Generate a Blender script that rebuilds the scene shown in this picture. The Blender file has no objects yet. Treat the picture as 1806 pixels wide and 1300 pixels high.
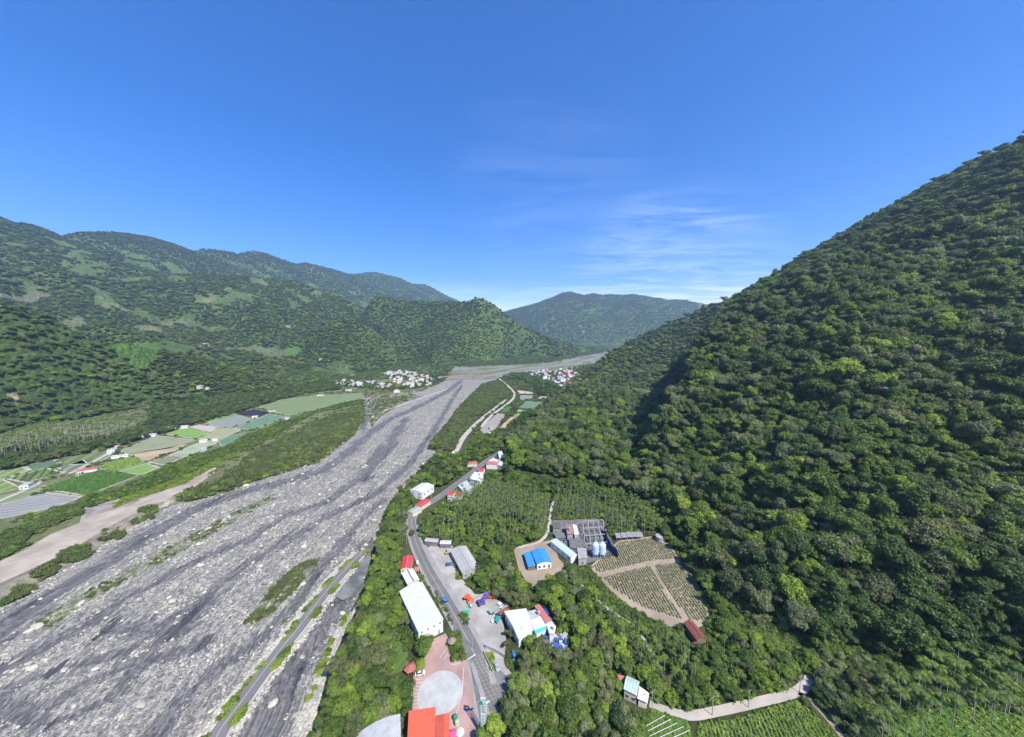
import bpy, bmesh, math, random, time
import numpy as np
from mathutils import Vector, Matrix, Euler
T0 = time.time()
random.seed(7); RNG = np.random.default_rng(11)
SC = bpy.context.scene
# ------------------------------------------------------------------ camera
FPX, PITCH, HCAM = 600.0, math.radians(5.2), 158.0
cam_d = bpy.data.cameras.new('camera'); cam = bpy.data.objects.new('camera', cam_d)
SC.collection.objects.link(cam); SC.camera = cam
cam_d.sensor_fit = 'HORIZONTAL'; cam_d.sensor_width = 36.0; cam_d.lens = 36.0 * FPX / 1806.0
cam_d.clip_start = 1.0; cam_d.clip_end = 40000.0
cam.location = (0, 0, HCAM); cam.rotation_euler = (math.pi / 2 - PITCH, 0, 0)
# ------------------------------------------------------------------ light
SUN_AZ, SUN_EL = math.radians(142), math.radians(50)      # azimuth clockwise from +Y
world = bpy.data.worlds.new('World'); SC.world = world; world.use_nodes = True
SKY_STRENGTH, SUN_STRENGTH, EXPOSURE, HAZE = 0.125, 5.0, 0.90, 9.0e-5
sun_d = bpy.data.lights.new('sun', 'SUN'); sun_d.energy = SUN_STRENGTH; sun_d.angle = math.radians(0.5); sun_d.color = (1.0, .95, .87)
sun = bpy.data.objects.new('sun', sun_d); SC.collection.objects.link(sun)
sdir = Vector((math.sin(SUN_AZ) * math.cos(SUN_EL), math.cos(SUN_AZ) * math.cos(SUN_EL), math.sin(SUN_EL)))
sun.rotation_euler = (-sdir).to_track_quat('-Z', 'Y').to_euler(); sun.location = (0, 0, 900)
def world_nodes():
    nt = world.node_tree; n = nt.nodes; L = nt.links; n.clear()
    out = n.new('ShaderNodeOutputWorld'); bg = n.new('ShaderNodeBackground'); bg.inputs[1].default_value = SKY_STRENGTH
    sky = n.new('ShaderNodeTexSky'); sky.sky_type = 'NISHITA'; sky.sun_disc = False
    sky.sun_elevation = SUN_EL; sky.sun_rotation = SUN_AZ; sky.altitude = 1200; sky.air_density = 1.0; sky.dust_density = 0.15; sky.ozone_density = 3.2
    hsv = n.new('ShaderNodeHueSaturation'); hsv.inputs['Saturation'].default_value = 1.42; hsv.inputs['Hue'].default_value = 0.515; hsv.inputs['Value'].default_value = 1.05
    L.new(sky.outputs[0], hsv.inputs['Color'])
    # thin cirrus: noise on the sky direction flattened to a high layer
    tc = n.new('ShaderNodeTexCoord'); sp = n.new('ShaderNodeSeparateXYZ'); L.new(tc.outputs['Generated'], sp.inputs[0])
    def m(op, a, b=None, c=None):
        k = n.new('ShaderNodeMath'); k.operation = op
        for i, v in enumerate((a, b, c)):
            if v is None: continue
            if isinstance(v, (int, float)): k.inputs[i].default_value = v
            else: L.new(v, k.inputs[i])
        return k.outputs[0]
    zc = m('MAXIMUM', m('ADD', sp.outputs[2], .05), .02)
    cx = m('DIVIDE', sp.outputs[0], zc); cy = m('DIVIDE', sp.outputs[1], zc)
    cb = n.new('ShaderNodeCombineXYZ'); L.new(cx, cb.inputs[0]); L.new(cy, cb.inputs[1])
    def noise(scale, loc, sc, det, dist, rough=.6):
        mp = n.new('ShaderNodeMapping'); mp.inputs['Location'].default_value = loc; mp.inputs['Scale'].default_value = sc
        mp.inputs['Rotation'].default_value = (0, 0, math.radians(-14)); L.new(cb.outputs[0], mp.inputs[0])
        t = n.new('ShaderNodeTexNoise'); t.inputs['Scale'].default_value = scale; t.inputs['Detail'].default_value = det
        t.inputs['Roughness'].default_value = rough; t.inputs['Distortion'].default_value = dist; L.new(mp.outputs[0], t.inputs[0]); return t.outputs[0]
    n1 = noise(1.25, (3.3, 1.4, 0), (.6, 1.7, 1), 10, 1.3, .66); n2 = noise(.22, (9.1, 4.0, 0), (1, 1.3, 1), 2, .2)
    def ss(v, a, b):
        k = n.new('ShaderNodeMapRange'); k.interpolation_type = 'SMOOTHSTEP'; k.inputs[1].default_value = a; k.inputs[2].default_value = b; L.new(v, k.inputs[0]); return k.outputs[0]
    def lobe(px, py, a, b):                       # soft patch of sky around one direction
        d = Vector((px - 903, 600 * math.cos(PITCH) - (py - 650) * math.sin(PITCH), -600 * math.sin(PITCH) - (py - 650) * math.cos(PITCH))).normalized()
        k = n.new('ShaderNodeVectorMath'); k.operation = 'DOT_PRODUCT'; L.new(tc.outputs['Generated'], k.inputs[0]); k.inputs[1].default_value = d; return ss(k.outputs['Value'], a, b)
    bank = m('MULTIPLY', ss(sp.outputs[2], .26, .10), .95)
    patch = m('ADD', m('MULTIPLY', lobe(1180, 520, .955, .996), .26), m('MULTIPLY', lobe(970, 345, .955, .995), .05))
    low = m('MINIMUM', m('ADD', m('MULTIPLY', ss(sp.outputs[2], .17, .09), .45), patch), 1.)
    veil = m('MULTIPLY', m('MULTIPLY', ss(sp.outputs[2], .17, .04), .62), ss(n2, .25, .6))
    c = m('ADD', m('MULTIPLY', ss(n1, .38, .66), low), veil)
    mx = n.new('ShaderNodeMix'); mx.data_type = 'RGBA'
    L.new(m('MINIMUM', c, .8), mx.inputs[0]); L.new(hsv.outputs[0], mx.inputs[6]); mx.inputs[7].default_value = (6.6, 7.1, 7.6, 1)
    L.new(mx.outputs[2], bg.inputs[0]); L.new(bg.outputs[0], out.inputs[0])
world_nodes()
SC.view_settings.view_transform = 'Standard'; SC.view_settings.look = 'None'; SC.view_settings.gamma = 1; SC.view_settings.exposure = EXPOSURE
SC.view_settings.use_curve_mapping = False
SC.render.engine = 'CYCLES'; cy = SC.cycles
cy.max_bounces = 4; cy.diffuse_bounces = 2; cy.glossy_bounces = 1; cy.transmission_bounces = 1; cy.volume_bounces = 0; cy.transparent_max_bounces = 4
cy.caustics_reflective = False; cy.caustics_refractive = False; cy.use_denoising = True; cy.use_adaptive_sampling = True; cy.adaptive_threshold = 0.02
# ------------------------------------------------------------------ maths
def ray(px, py):
    u = np.asarray(px, float) - 903.; v = np.asarray(py, float) - 650.
    return np.stack([u, FPX * math.cos(PITCH) - v * math.sin(PITCH), -FPX * math.sin(PITCH) - v * math.cos(PITCH)], -1)
def G(px, py, z=8.):                         # where the sight line through a point of the photograph meets the level z
    d = ray(px, py); t = (z - HCAM) / d[..., 2]; return d[..., 0] * t, d[..., 1] * t
def g2(px, py, z=8.):
    x, y = G(px, py, z); return np.array([float(x), float(y)])
def el(px, py, D):
    d = ray(px, py); k = D / math.hypot(d[0], d[1]); return (d[0] * k, d[1] * k, HCAM + d[2] * k)
def project(x, y, z):
    dz = z - HCAM; zc = y * math.cos(PITCH) - dz * math.sin(PITCH); up = y * math.sin(PITCH) + dz * math.cos(PITCH)
    zc = np.maximum(zc, 1e-3); return 903 + FPX * x / zc, 650 - FPX * up / zc, zc
def poly(pts, z=8.): return [tuple(g2(a, b, z)) for a, b in pts]
def pip(P, x, y):
    x = np.asarray(x); y = np.asarray(y); r = np.zeros(x.shape, bool); n = len(P)
    for i in range(n):
        x1, y1 = P[i]; x2, y2 = P[(i + 1) % n]
        if y1 == y2: continue
        c = ((y1 > y) != (y2 > y)) & (x < (x2 - x1) * (y - y1) / (y2 - y1) + x1); r ^= c
    return r
def pdist(L, x, y, closed=False, val=None, arc=False):
    best = np.full(x.shape, 1e12); v = np.zeros(x.shape); s = np.zeros(x.shape); sg = np.zeros(x.shape)
    n = len(L); acc = 0.
    for i in range(n if closed else n - 1):
        ax, ay = L[i][0], L[i][1]; bx, by = L[(i + 1) % n][0], L[(i + 1) % n][1]
        dx, dy = bx - ax, by - ay; l2 = dx * dx + dy * dy + 1e-9
        t = np.clip(((x - ax) * dx + (y - ay) * dy) / l2, 0, 1); ex = x - ax - t * dx; ey = y - ay - t * dy
        d = ex * ex + ey * ey; k = d < best; best = np.where(k, d, best)
        if val is not None: v = np.where(k, val[i] + t * (val[(i + 1) % n] - val[i]), v)
        if arc:
            s = np.where(k, acc + t * math.sqrt(l2), s); sg = np.where(k, np.sign(dx * (y - ay) - dy * (x - ax)), sg)
        acc += math.sqrt(l2)
    best = np.sqrt(best)
    if arc: return best, s, sg
    return (best, v) if val is not None else best
_perm = np.random.default_rng(3).permutation(512)
def perlin(x, y):
    xi = np.floor(x).astype(np.int64); yi = np.floor(y).astype(np.int64); xf = x - xi; yf = y - yi
    u = xf ** 3 * (xf * (xf * 6 - 15) + 10); v = yf ** 3 * (yf * (yf * 6 - 15) + 10)
    def gr(a, b, fx, fy):
        h = _perm[(_perm[a & 511] + b) & 511] * (2 * math.pi / 512); return np.cos(h) * fx + np.sin(h) * fy
    n00 = gr(xi, yi, xf, yf); n10 = gr(xi + 1, yi, xf - 1, yf); n01 = gr(xi, yi + 1, xf, yf - 1); n11 = gr(xi + 1, yi + 1, xf - 1, yf - 1)
    return (n00 * (1 - u) + n10 * u) * (1 - v) + (n01 * (1 - u) + n11 * u) * v * 1.0
def fbm(x, y, o=4, ridged=False):
    s = 0; a = 1.; t = 0
    for i in range(o):
        q = perlin(x * 2 ** i + 17.3 * i, y * 2 ** i - 9.1 * i)
        s = s + a * ((1 - 2.4 * np.abs(q)) if ridged else q * 1.5); t += a; a *= .5
    return s / t
def sstep(a, b, v):
    t = np.clip((v - a) / (b - a), 0, 1); return t * t * (3 - 2 * t)
# ------------------------------------------------------------------ terrain
def rise(y): return 0.0155 * np.maximum(0, y - 1250.) ** 1.0
RIVER = [g2(*p, 0.) for p in [(-260,1230),(0,1068),(55,1035),(120,1000),(180,962),(240,920),(300,892),(340,884),(400,868),(440,852),(510,832),(565,815),(605,785),(635,757),(642,735),(640,712),(648,700),(668,703),(655,735),(662,742),(700,715),(740,700),(720,694),(690,702),(700,696),(745,690),(775,677),(790,668),(800,650)]]
RIVER += [(-190, 1700.), (-110, 1780.), (60, 1830.), (250, 2000.), (520, 2500.), (900, 3150.), (1700, 4300.), (1850, 4200.), (1050, 2900.), (620, 2050.), (330, 1680.), (140, 1420.)]
RIVER += [g2(*p, 0.) for p in [(893,664),(872,674),(845,682),(830,700),(808,722),(790,748),(770,772),(752,792),(772,796),(772,806),(745,830),(712,862),(690,882),(676,905),(668,940),(652,985),(645,1025),(628,1060),(612,1090),(590,1140),(565,1200),(545,1300),(520,1400),(480,1700)]]
RIVER += [(-60., 20.), (-60., -120.), (-260., -120.)]
RIVER = [tuple(map(float, p)) for p in RIVER]
CENTER = [(-200., -150.)] + [tuple(g2(*p, 0.)) for p in [(200,1330),(330,1140),(450,1010),(560,910),(660,820),(720,750),(780,710),(820,690),(835,668)]] + [(60., 1560.), (330, 1900.), (700, 2600.), (1600, 4100.)]
def W(pts, z0=None):
    return pts
M = []
def massif(ridge, foot, p=1.0, amp=45, wl=330, dz=0): M.append((ridge, foot, p, amp, wl, dz))
r1 = [el(*q) for q in [(2300,40,1000),(1960,150,1050),(1806,238,1100),(1700,292,1200),(1600,346,1300),(1500,403,1400),(1430,453,1450),(1350,497,1500),(1300,519,1550),(1240,541,1550),(1180,568,1500),(1120,594,1420),(1085,614,1330),(1052,640,1220),(1028,662,1150)]]
f1 = poly([(1012,672),(980,703),(945,745),(900,790),(915,835),(1000,845),(1090,862),(1150,895),(1203,950),(1230,1010),(1300,1090),(1400,1135),(1500,1150),(1580,1170),(1700,1200),(1900,1215)]) + [(420,120),(900,-150),(2600,200),(2800,2600),(1500,2900),(1000,2300),(600,1800),(400,1450)]
massif(r1, f1, 1.12, 72, 250, -12)
rs = [(700., -250., 420.), (520., -80., 330.), (405., 15., 250.), (335., 55., 190.), (292., 72., 140.)]       # unseen spur added beyond the right edge to cast shade on the gully
massif(rs, [(250,66),(285,108),(350,128),(480,118),(800,40),(1100,-300),(700,-600),(300,-200),(238,0)], .9, 10, 200, 0)
r2 = [el(*q) for q in [(-500,430,1250),(-150,490,1150),(0,530,1120),(60,541,1130),(140,580,1140),(200,598,1180),(260,608,1230),(350,630,1280),(420,652,1330),(480,672,1380)]]
f2 = poly([(-600,850),(-100,792),(0,762),(100,745),(200,725),(300,712),(400,700),(480,690),(540,680)], 3.) + [(-700,1400),(-1300,1500),(-2400,1200),(-2200,300)]
massif(r2, f2, .9, 22, 260, -6)
r3 = [el(*q) for q in [(-500,300,3600),(-300,330,3500),(-100,350,3450),(0,375,3500),(14,384,3520),(52,388,3600),(80,398,3650),(108,414,3700),(135,404,3800),(167,402,3900),(210,404,4050),(258,411,4200),(300,423,4400),(342,439,4600),(362,434,4700),(380,436,4750),(419,444,4900),(447,439,5000),(465,443,5050),(488,451,5150),(523,463,5280),(537,460,5320),(586,472,5550),(610,479,5700),(628,481,5800),(645,478,5950),(663,477,6100),(680,482,6200),(705,488,6350),(726,498,6500),(750,499,6650),(775,512,6850),(812,530,7100),(900,578,7500)]]
f3 = [(-4200,200),(-1500,350)] + poly([(0,775),(300,708),(480,688),(590,664),(650,652),(700,642)], 3.) + [(-300,3500),(0,5600),(300,8300),(-2500,8500),(-6500,6000),(-6500,1500)]
massif(r3, f3, 1.5, 240, 900, -26)
r3b = [el(*q) for q in [(60,500,2600),(150,488,2600),(330,480,2700),(420,484,2750),(520,494,2800),(600,522,2700),(650,545,2650)]]
f3b = [(x, y) for x, y in [(-2400,700),(-1300,1150),(-800,1450),(-750,2000),(-900,2700),(-1300,3300),(-2300,3300),(-3200,2000)]]
massif(r3b, f3b, 1.0, 95, 420, -12)
r4 = [el(*q) for q in [(640,548,2550),(662,520,2500),(720,531,2500),(790,531,2450),(822,530,2400),(845,522,2350),(870,533,2400),(900,556,2450),(940,583,2550),(980,602,2750),(1020,611,3000),(1050,615,3400)]]
f4 = poly([(700,643),(725,643),(760,646),(830,641),(880,638),(920,632)]) + [(330,2350),(640,2950),(1000,3600),(1150,4300),(300,4300),(-300,3500),(-1000,3300),(-1300,2500),(-800,1800)]
massif(r4, f4, .95, 55, 420, -8)
r4b = [el(*q) for q in [(520,612,1950),(545,585,1950),(580,562,1950),(610,556,1950),(650,572,1930),(690,605,1880),(712,628,1830)]]
f4b = poly([(470,650),(600,664),(690,652),(722,643)], 3.) + [(-450,2250),(-800,2400),(-1250,2200),(-1200,1700)]
massif(r4b, f4b, .9, 30, 260, -8)
r5 = [el(*q) for q in [(860,560,6700),(897,545,6500),(925,538,6300),(950,531,6100),(977,521,6000),(992,514,6000),(1008,512,6000),(1029,519,6050),(1047,515,6100),(1060,518,6150),(1075,517,6200),(1100,518,6250),(1116,516,6280),(1144,521,6350),(1165,531,6500),(1180,527,6600),(1200,526,6700),(1220,529,6750),(1245,535,6800),(1400,505,6500),(1700,480,6500)]]
f5 = [(-300,5300),(500,4700),(1000,4500),(1700,4450),(2300,4300),(3600,3900),(6500,3500),(7000,8000),(300,8400),(-600,7400)]
massif(r5, f5, .8, 190, 850, -26)
def base_h(x, y):
    inside = pip(RIVER, x, y); d = pdist(RIVER, x, y, True)
    _, s, sg = pdist(CENTER, x, y, arc=True)
    bank = np.where(sg > 0, 3.0, 8.0)
    lift = np.where(inside, 0, sstep(0, 9, d)) * bank
    return rise(y) + lift, inside, d, s, sg
def terrain(x, y):
    b, inside, dr, s, sg = base_h(x, y); h = b.copy(); hill = np.zeros(x.shape)
    for ridge, foot, p, amp, wl, dz in M:
        ins = pip(foot, x, y)
        if not ins.any(): continue
        X = x[ins]; Y = y[ins]
        df = pdist(foot, X, Y, True); dd, zr = pdist(ridge, X, Y, val=[q[2] + dz for q in ridge])
        t = df / (df + dd + 1e-6); b0 = b[ins]
        wx = fbm(X / wl + 3.7, Y / wl + 1.1, 2) * wl * .25
        nz = fbm((X + wx) / wl, (Y - wx) / wl, 5, True)
        env = 4 * t * (1 - t)
        if ridge is r1: amp = amp * (1 - .65 * sstep(170, 520, Y))
        z = b0 + (zr - b0) * t ** p + amp * (nz - .35) * (env * .85 + .02) + 4 * fbm(X / 40, Y / 40, 3) * np.minimum(1, t * 6) + amp * .20 * (fbm((X + wx) / (wl * .40), (Y - wx) / (wl * .40), 4, True) - .4) * np.minimum(1, env * 1.5)
        z = np.maximum(z, b0 + .02)
        hh = h[ins]; hl = hill[ins]; up = z > hh
        h[ins] = np.where(up, z, hh); hill[ins] = np.where(up & (z > b0 + 1.0), 1, hl)
    return h, hill, inside, dr, s, sg
A_MAX = math.radians(62.)
az = np.concatenate([np.linspace(-math.pi, -A_MAX, 40, endpoint=False), np.linspace(-A_MAX, A_MAX, 800), np.linspace(A_MAX, math.pi, 41)[1:]])
rad = np.concatenate([np.geomspace(2, 90, 14, endpoint=False), np.geomspace(90, 8600, 760)])
NA, NR = len(az), len(rad); NL = NA - 1
AZ, RR = np.meshgrid(az, rad, indexing='ij'); GX = RR * np.sin(AZ); GY = RR * np.cos(AZ)
HT, HILL, INR, DRIV, SFL, SGN = [a.reshape(GX.shape) for a in terrain(GX.ravel(), GY.ravel())]
lr = np.log(rad)
def _ij(x, y):
    a = np.arctan2(x, y); r = np.clip(np.hypot(x, y), 2.01, 8590)
    i = np.clip(np.searchsorted(az, a) - 1, 0, NA - 2); j = np.clip(np.searchsorted(rad, r) - 1, 0, NR - 2)
    return i, j, np.clip((a - az[i]) / (az[i + 1] - az[i]), 0, 1), np.clip((r - rad[j]) / (rad[j + 1] - rad[j]), 0, 1)
def height(x, y):
    x = np.asarray(x, float); y = np.asarray(y, float); i, j, u, v = _ij(x, y)
    return (HT[i, j] * (1 - u) + HT[i + 1, j] * u) * (1 - v) + (HT[i, j + 1] * (1 - u) + HT[i + 1, j + 1] * u) * v
def hz(x, y): return float(height(np.array([x]), np.array([y]))[0])
def hit(px, py):
    d = ray(px, py); hd = math.hypot(d[0], d[1]); D = np.geomspace(92, 8500, 1600)
    x = d[0] / hd * D; y = d[1] / hd * D; z = HCAM + d[2] / hd * D; k = np.nonzero(z <= height(x, y))[0]
    if len(k) == 0: return (x[-1], y[-1], z[-1])
    k = k[0]; return (x[k], y[k], float(height(x[k:k+1], y[k:k+1])[0]))
def hpoly(pts): return [hit(*p)[:2] for p in pts]
# ------------------------------------------------------------------ helpers
def link(o): SC.collection.objects.link(o); return o
def tag(o, label=None, cat=None, group=None, kind=None):
    for k, v in (('label', label), ('category', cat), ('group', group), ('kind', kind)):
        if v: o[k] = v
    return o
def thing(name, label, cat, loc=(0, 0, 0), rz=0, group=None):
    o = link(bpy.data.objects.new(name, None)); o.location = loc; o.rotation_euler = (0, 0, rz); o.empty_display_size = .5
    return tag(o, label, cat, group)
def mesh(name, verts, faces, mats=None, mi=None, smooth=False):
    me = bpy.data.meshes.new(name); me.from_pydata([tuple(v) for v in verts], [], [tuple(f) for f in faces])
    for m in (mats or []): me.materials.append(m)
    if mi is not None: me.polygons.foreach_set('material_index', np.asarray(mi, np.int32))
    if smooth: me.polygons.foreach_set('use_smooth', np.ones(len(me.polygons), bool))
    me.update(); return me
def npmesh(name, V, Fq, m=None, smooth=False):      # fast: V (n,3), Fq (k,4) or (k,3)
    me = bpy.data.meshes.new(name); V = np.asarray(V, np.float32); Fq = np.asarray(Fq, np.int32); k = Fq.shape[1]
    me.vertices.add(len(V)); me.vertices.foreach_set('co', V.ravel()); me.loops.add(Fq.size); me.loops.foreach_set('vertex_index', Fq.ravel())
    me.polygons.add(len(Fq)); me.polygons.foreach_set('loop_start', np.arange(0, Fq.size, k, dtype=np.int32)); me.polygons.foreach_set('loop_total', np.full(len(Fq), k, np.int32))
    if smooth: me.polygons.foreach_set('use_smooth', np.ones(len(Fq), bool))
    if m: me.materials.append(m)
    me.update(); me.validate(); return me
def ob(name, me, parent=None, loc=(0, 0, 0), rot=(0, 0, 0), scale=None):
    o = link(bpy.data.objects.new(name, me)); o.location = loc; o.rotation_euler = rot
    if scale is not None: o.scale = scale
    if parent: o.parent = parent
    return o
class MB:
    def __init__(s): s.v = []; s.f = []
    def add(s, vs, fs):
        n = len(s.v); s.v += [tuple(v) for v in vs]; s.f += [tuple(i + n for i in f) for f in fs]; return s
    def box(s, cx, cy, cz, sx, sy, sz, rz=0, taper=1.):
        c, q = math.cos(rz), math.sin(rz); vs = []
        for z, k in ((-.5, 1.), (.5, taper)):
            for a, b in ((-.5, -.5), (.5, -.5), (.5, .5), (-.5, .5)):
                x, y = a * sx * k, b * sy * k; vs.append((cx + x * c - y * q, cy + x * q + y * c, cz + z * sz))
        return s.add(vs, [(3, 2, 1, 0), (4, 5, 6, 7), (0, 1, 5, 4), (1, 2, 6, 5), (2, 3, 7, 6), (3, 0, 4, 7)])
    def tube(s, p, q, r, r2=None, n=8, cap=True):
        p = Vector(p); q = Vector(q); r2 = r if r2 is None else r2; d = (q - p).normalized(); a = d.orthogonal().normalized(); b = d.cross(a); vs = []
        for c, rr in ((p, r), (q, r2)):
            for i in range(n):
                t = 2 * math.pi * i / n; vs.append(c + a * (math.cos(t) * rr) + b * (math.sin(t) * rr))
        fs = [(i, (i + 1) % n, n + (i + 1) % n, n + i) for i in range(n)]
        if cap: fs += [tuple(range(n - 1, -1, -1)), tuple(range(n, 2 * n))]
        return s.add(vs, fs)
    def lathe(s, prof, n=16, c=(0, 0, 0)):
        vs = []; m = len(prof)
        for r, z in prof:
            for i in range(n):
                t = 2 * math.pi * i / n; vs.append((c[0] + r * math.cos(t), c[1] + r * math.sin(t), c[2] + z))
        fs = [(k * n + i, k * n + (i + 1) % n, (k + 1) * n + (i + 1) % n, (k + 1) * n + i) for k in range(m - 1) for i in range(n)]
        fs += [tuple(range(n - 1, -1, -1)), tuple((m - 1) * n + i for i in range(n))]
        return s.add(vs, fs)
    def slab(s, P, th=.12):                     # a plate: P = 3-D corners of the top
        n = len(P); vs = list(P) + [(x, y, z - th) for x, y, z in P]
        return s.add(vs, [tuple(range(n)), tuple(range(2 * n - 1, n - 1, -1))] + [(i, n + i, n + (i + 1) % n, (i + 1) % n) for i in range(n)])
    def mesh(s, name, m, smooth=False): return mesh(name, s.v, s.f, [m] if m else None, smooth=smooth)
    def ob(s, name, m, parent=None, loc=(0, 0, 0), rot=(0, 0, 0), smooth=False):
        o = ob(name, s.mesh(name, m, smooth), parent, loc, rot); return o
# ------------------------------------------------------------------ materials
class NT:
    def __init__(s, name):
        s.m = bpy.data.materials.new(name); s.m.use_nodes = True; s.t = s.m.node_tree; s.n = s.t.nodes; s.L = s.t.links
        s.b = s.n['Principled BSDF']; s.b.inputs['Specular IOR Level'].default_value = .25
    def node(s, k, **p):
        x = s.n.new(k)
        for a, b in p.items(): setattr(x, a, b)
        return x
    def put(s, sock, v):
        if v is None: return
        if hasattr(v, 'links') or isinstance(v, bpy.types.NodeSocket): s.L.new(v, sock)
        elif isinstance(v, (tuple, list)) and len(v) == 3 and len(sock.default_value) == 4: sock.default_value = (*v, 1)
        else: sock.default_value = v
    def math(s, op, a, b=None, c=None):
        x = s.node('ShaderNodeMath', operation=op)
        for i, v in enumerate((a, b, c)): s.put(x.inputs[i], v)
        return x.outputs[0]
    def pos(s): return s.node('ShaderNodeNewGeometry').outputs['Position']
    def obj(s): return s.node('ShaderNodeTexCoord').outputs['Object']
    def attr(s, name, out='Fac'): return s.node('ShaderNodeAttribute', attribute_name=name).outputs[out]
    def mapping(s, v, sc=(1, 1, 1), rz=0, loc=(0, 0, 0)):
        x = s.node('ShaderNodeMapping'); s.L.new(v, x.inputs[0]); x.inputs['Scale'].default_value = sc; x.inputs['Rotation'].default_value = (0, 0, rz); x.inputs['Location'].default_value = loc; return x.outputs[0]
    def noise(s, v, scale, det=3, rough=.55, dist=0, col=False):
        x = s.node('ShaderNodeTexNoise'); s.L.new(v, x.inputs[0]); x.inputs['Scale'].default_value = scale; x.inputs['Detail'].default_value = det
        x.inputs['Roughness'].default_value = rough; x.inputs['Distortion'].default_value = dist; return x.outputs[1 if col else 0]
    def voro(s, v, scale, out=0, feat='F1', rnd=1.):
        x = s.node('ShaderNodeTexVoronoi', feature=feat); s.L.new(v, x.inputs[0]); x.inputs['Scale'].default_value = scale; x.inputs['Randomness'].default_value = rnd; return x.outputs[out]
    def mix(s, f, a, b, blend='MIX'):
        x = s.node('ShaderNodeMix', data_type='RGBA', blend_type=blend); s.put(x.inputs[0], f); s.put(x.inputs[6], a); s.put(x.inputs[7], b); return x.outputs[2]
    def ss(s, v, a, b, lo=0., hi=1.):
        x = s.node('ShaderNodeMapRange', interpolation_type='SMOOTHSTEP'); s.put(x.inputs[0], v); x.inputs[1].default_value = a; x.inputs[2].default_value = b; x.inputs[3].default_value = lo; x.inputs[4].default_value = hi; return x.outputs[0]
    def ramp(s, v, stops):
        x = s.node('ShaderNodeValToRGB'); s.L.new(v, x.inputs[0]); e = x.color_ramp.elements
        while len(e) < len(stops): e.new(.5)
        for k, (p, c) in enumerate(stops): e[k].position = p; e[k].color = (*c, 1)
        return x.outputs[0]
    def rnd(s): return s.node('ShaderNodeObjectInfo').outputs['Random']
    def bump(s, h, st=.5, dist=.1):
        x = s.node('ShaderNodeBump'); x.inputs['Strength'].default_value = st; x.inputs['Distance'].default_value = dist; s.L.new(h, x.inputs['Height']); s.L.new(x.outputs[0], s.b.inputs['Normal'])
    def done(s, col, rough=.8, metal=0, spec=None):
        s.put(s.b.inputs['Base Color'], col); s.put(s.b.inputs['Roughness'], rough); s.b.inputs['Metallic'].default_value = metal
        if spec is not None: s.b.inputs['Specular IOR Level'].default_value = spec
        return s.m
def sc_(c, k): return tuple(min(1, x * k) for x in c)
_mc = {}
def paint(name, c, rough=.6, var=.12, sc=.6, metal=0, dirt=.25, bump=0, spec=.3):
    if name in _mc: return _mc[name]
    t = NT(name); p = t.obj(); n = t.noise(p, sc, 5, .6); a = t.mix(t.ss(n, .3, .7), sc_(c, 1 - var), sc_(c, 1 + var * .6))
    n2 = t.noise(t.mapping(p, (1, 1, .3)), sc * 2.7, 6, .65); a = t.mix(t.math('MULTIPLY', t.ss(n2, .55, .8), dirt), a, sc_((.25, .21, .16), .8))
    r = t.rnd(); a = t.mix(1., a, t.ramp(r, [(0, (.88, .88, .88)), (1, (1, 1, 1))]), 'MULTIPLY')
    if bump: t.bump(t.noise(p, 6, 4), bump, .05)
    _mc[name] = t.done(a, rough, metal, spec); return _mc[name]
def corrugated(name, c, axis=0, pitch=.9, rough=.5, dirt=.25, var=.1, rust=0.):
    if name in _mc: return _mc[name]
    t = NT(name); p = t.obj(); sp = t.node('ShaderNodeSeparateXYZ'); t.L.new(p, sp.inputs[0])
    w = t.math('SINE', t.math('MULTIPLY', sp.outputs[axis], 2 * math.pi / pitch)); t.bump(w, .5, .06)
    n = t.noise(p, .35, 5, .65); a = t.mix(t.ss(n, .3, .7), sc_(c, 1 - var), sc_(c, 1 + var))
    n2 = t.noise(t.mapping(p, (1.8, .5, 1) if axis == 0 else (.5, 1.8, 1)), .9, 6, .7); a = t.mix(t.math('MULTIPLY', t.ss(n2, .52, .78), dirt), a, (.2, .17, .13))
    if rust: a = t.mix(t.ss(t.noise(p, .5, 6, .7), .62 - rust * .3, .7 - rust * .3), a, (.17, .07, .04))
    a = t.mix(1., a, t.ramp(t.rnd(), [(0, (.9, .9, .9)), (1, (1, 1, 1))]), 'MULTIPLY')
    _mc[name] = t.done(a, rough, 0, .35); return _mc[name]
GLASS = paint('dark_window_glass', (.03, .04, .05), .15, .1, dirt=.05, spec=.6)
CONC = paint('weathered_concrete', (.34, .33, .31), .85, .2, .5, dirt=.5, bump=.3)
CONC_D = paint('stained_dark_concrete', (.16, .155, .15), .9, .3, .4, dirt=.5, bump=.3)
WHITEW = paint('white_plaster_wall', (.72, .71, .68), .8, .08, .4, dirt=.25)
CREAM = paint('cream_plaster_wall', (.62, .56, .46), .8, .1, .4, dirt=.3)
STEEL = paint('galvanised_steel', (.45, .46, .47), .4, .1, metal=.4, dirt=.2)
DARK = paint('dark_rubber', (.02, .02, .02), .7)
WOOD = paint('weathered_timber', (.22, .17, .12), .85, .3, 2)
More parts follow.
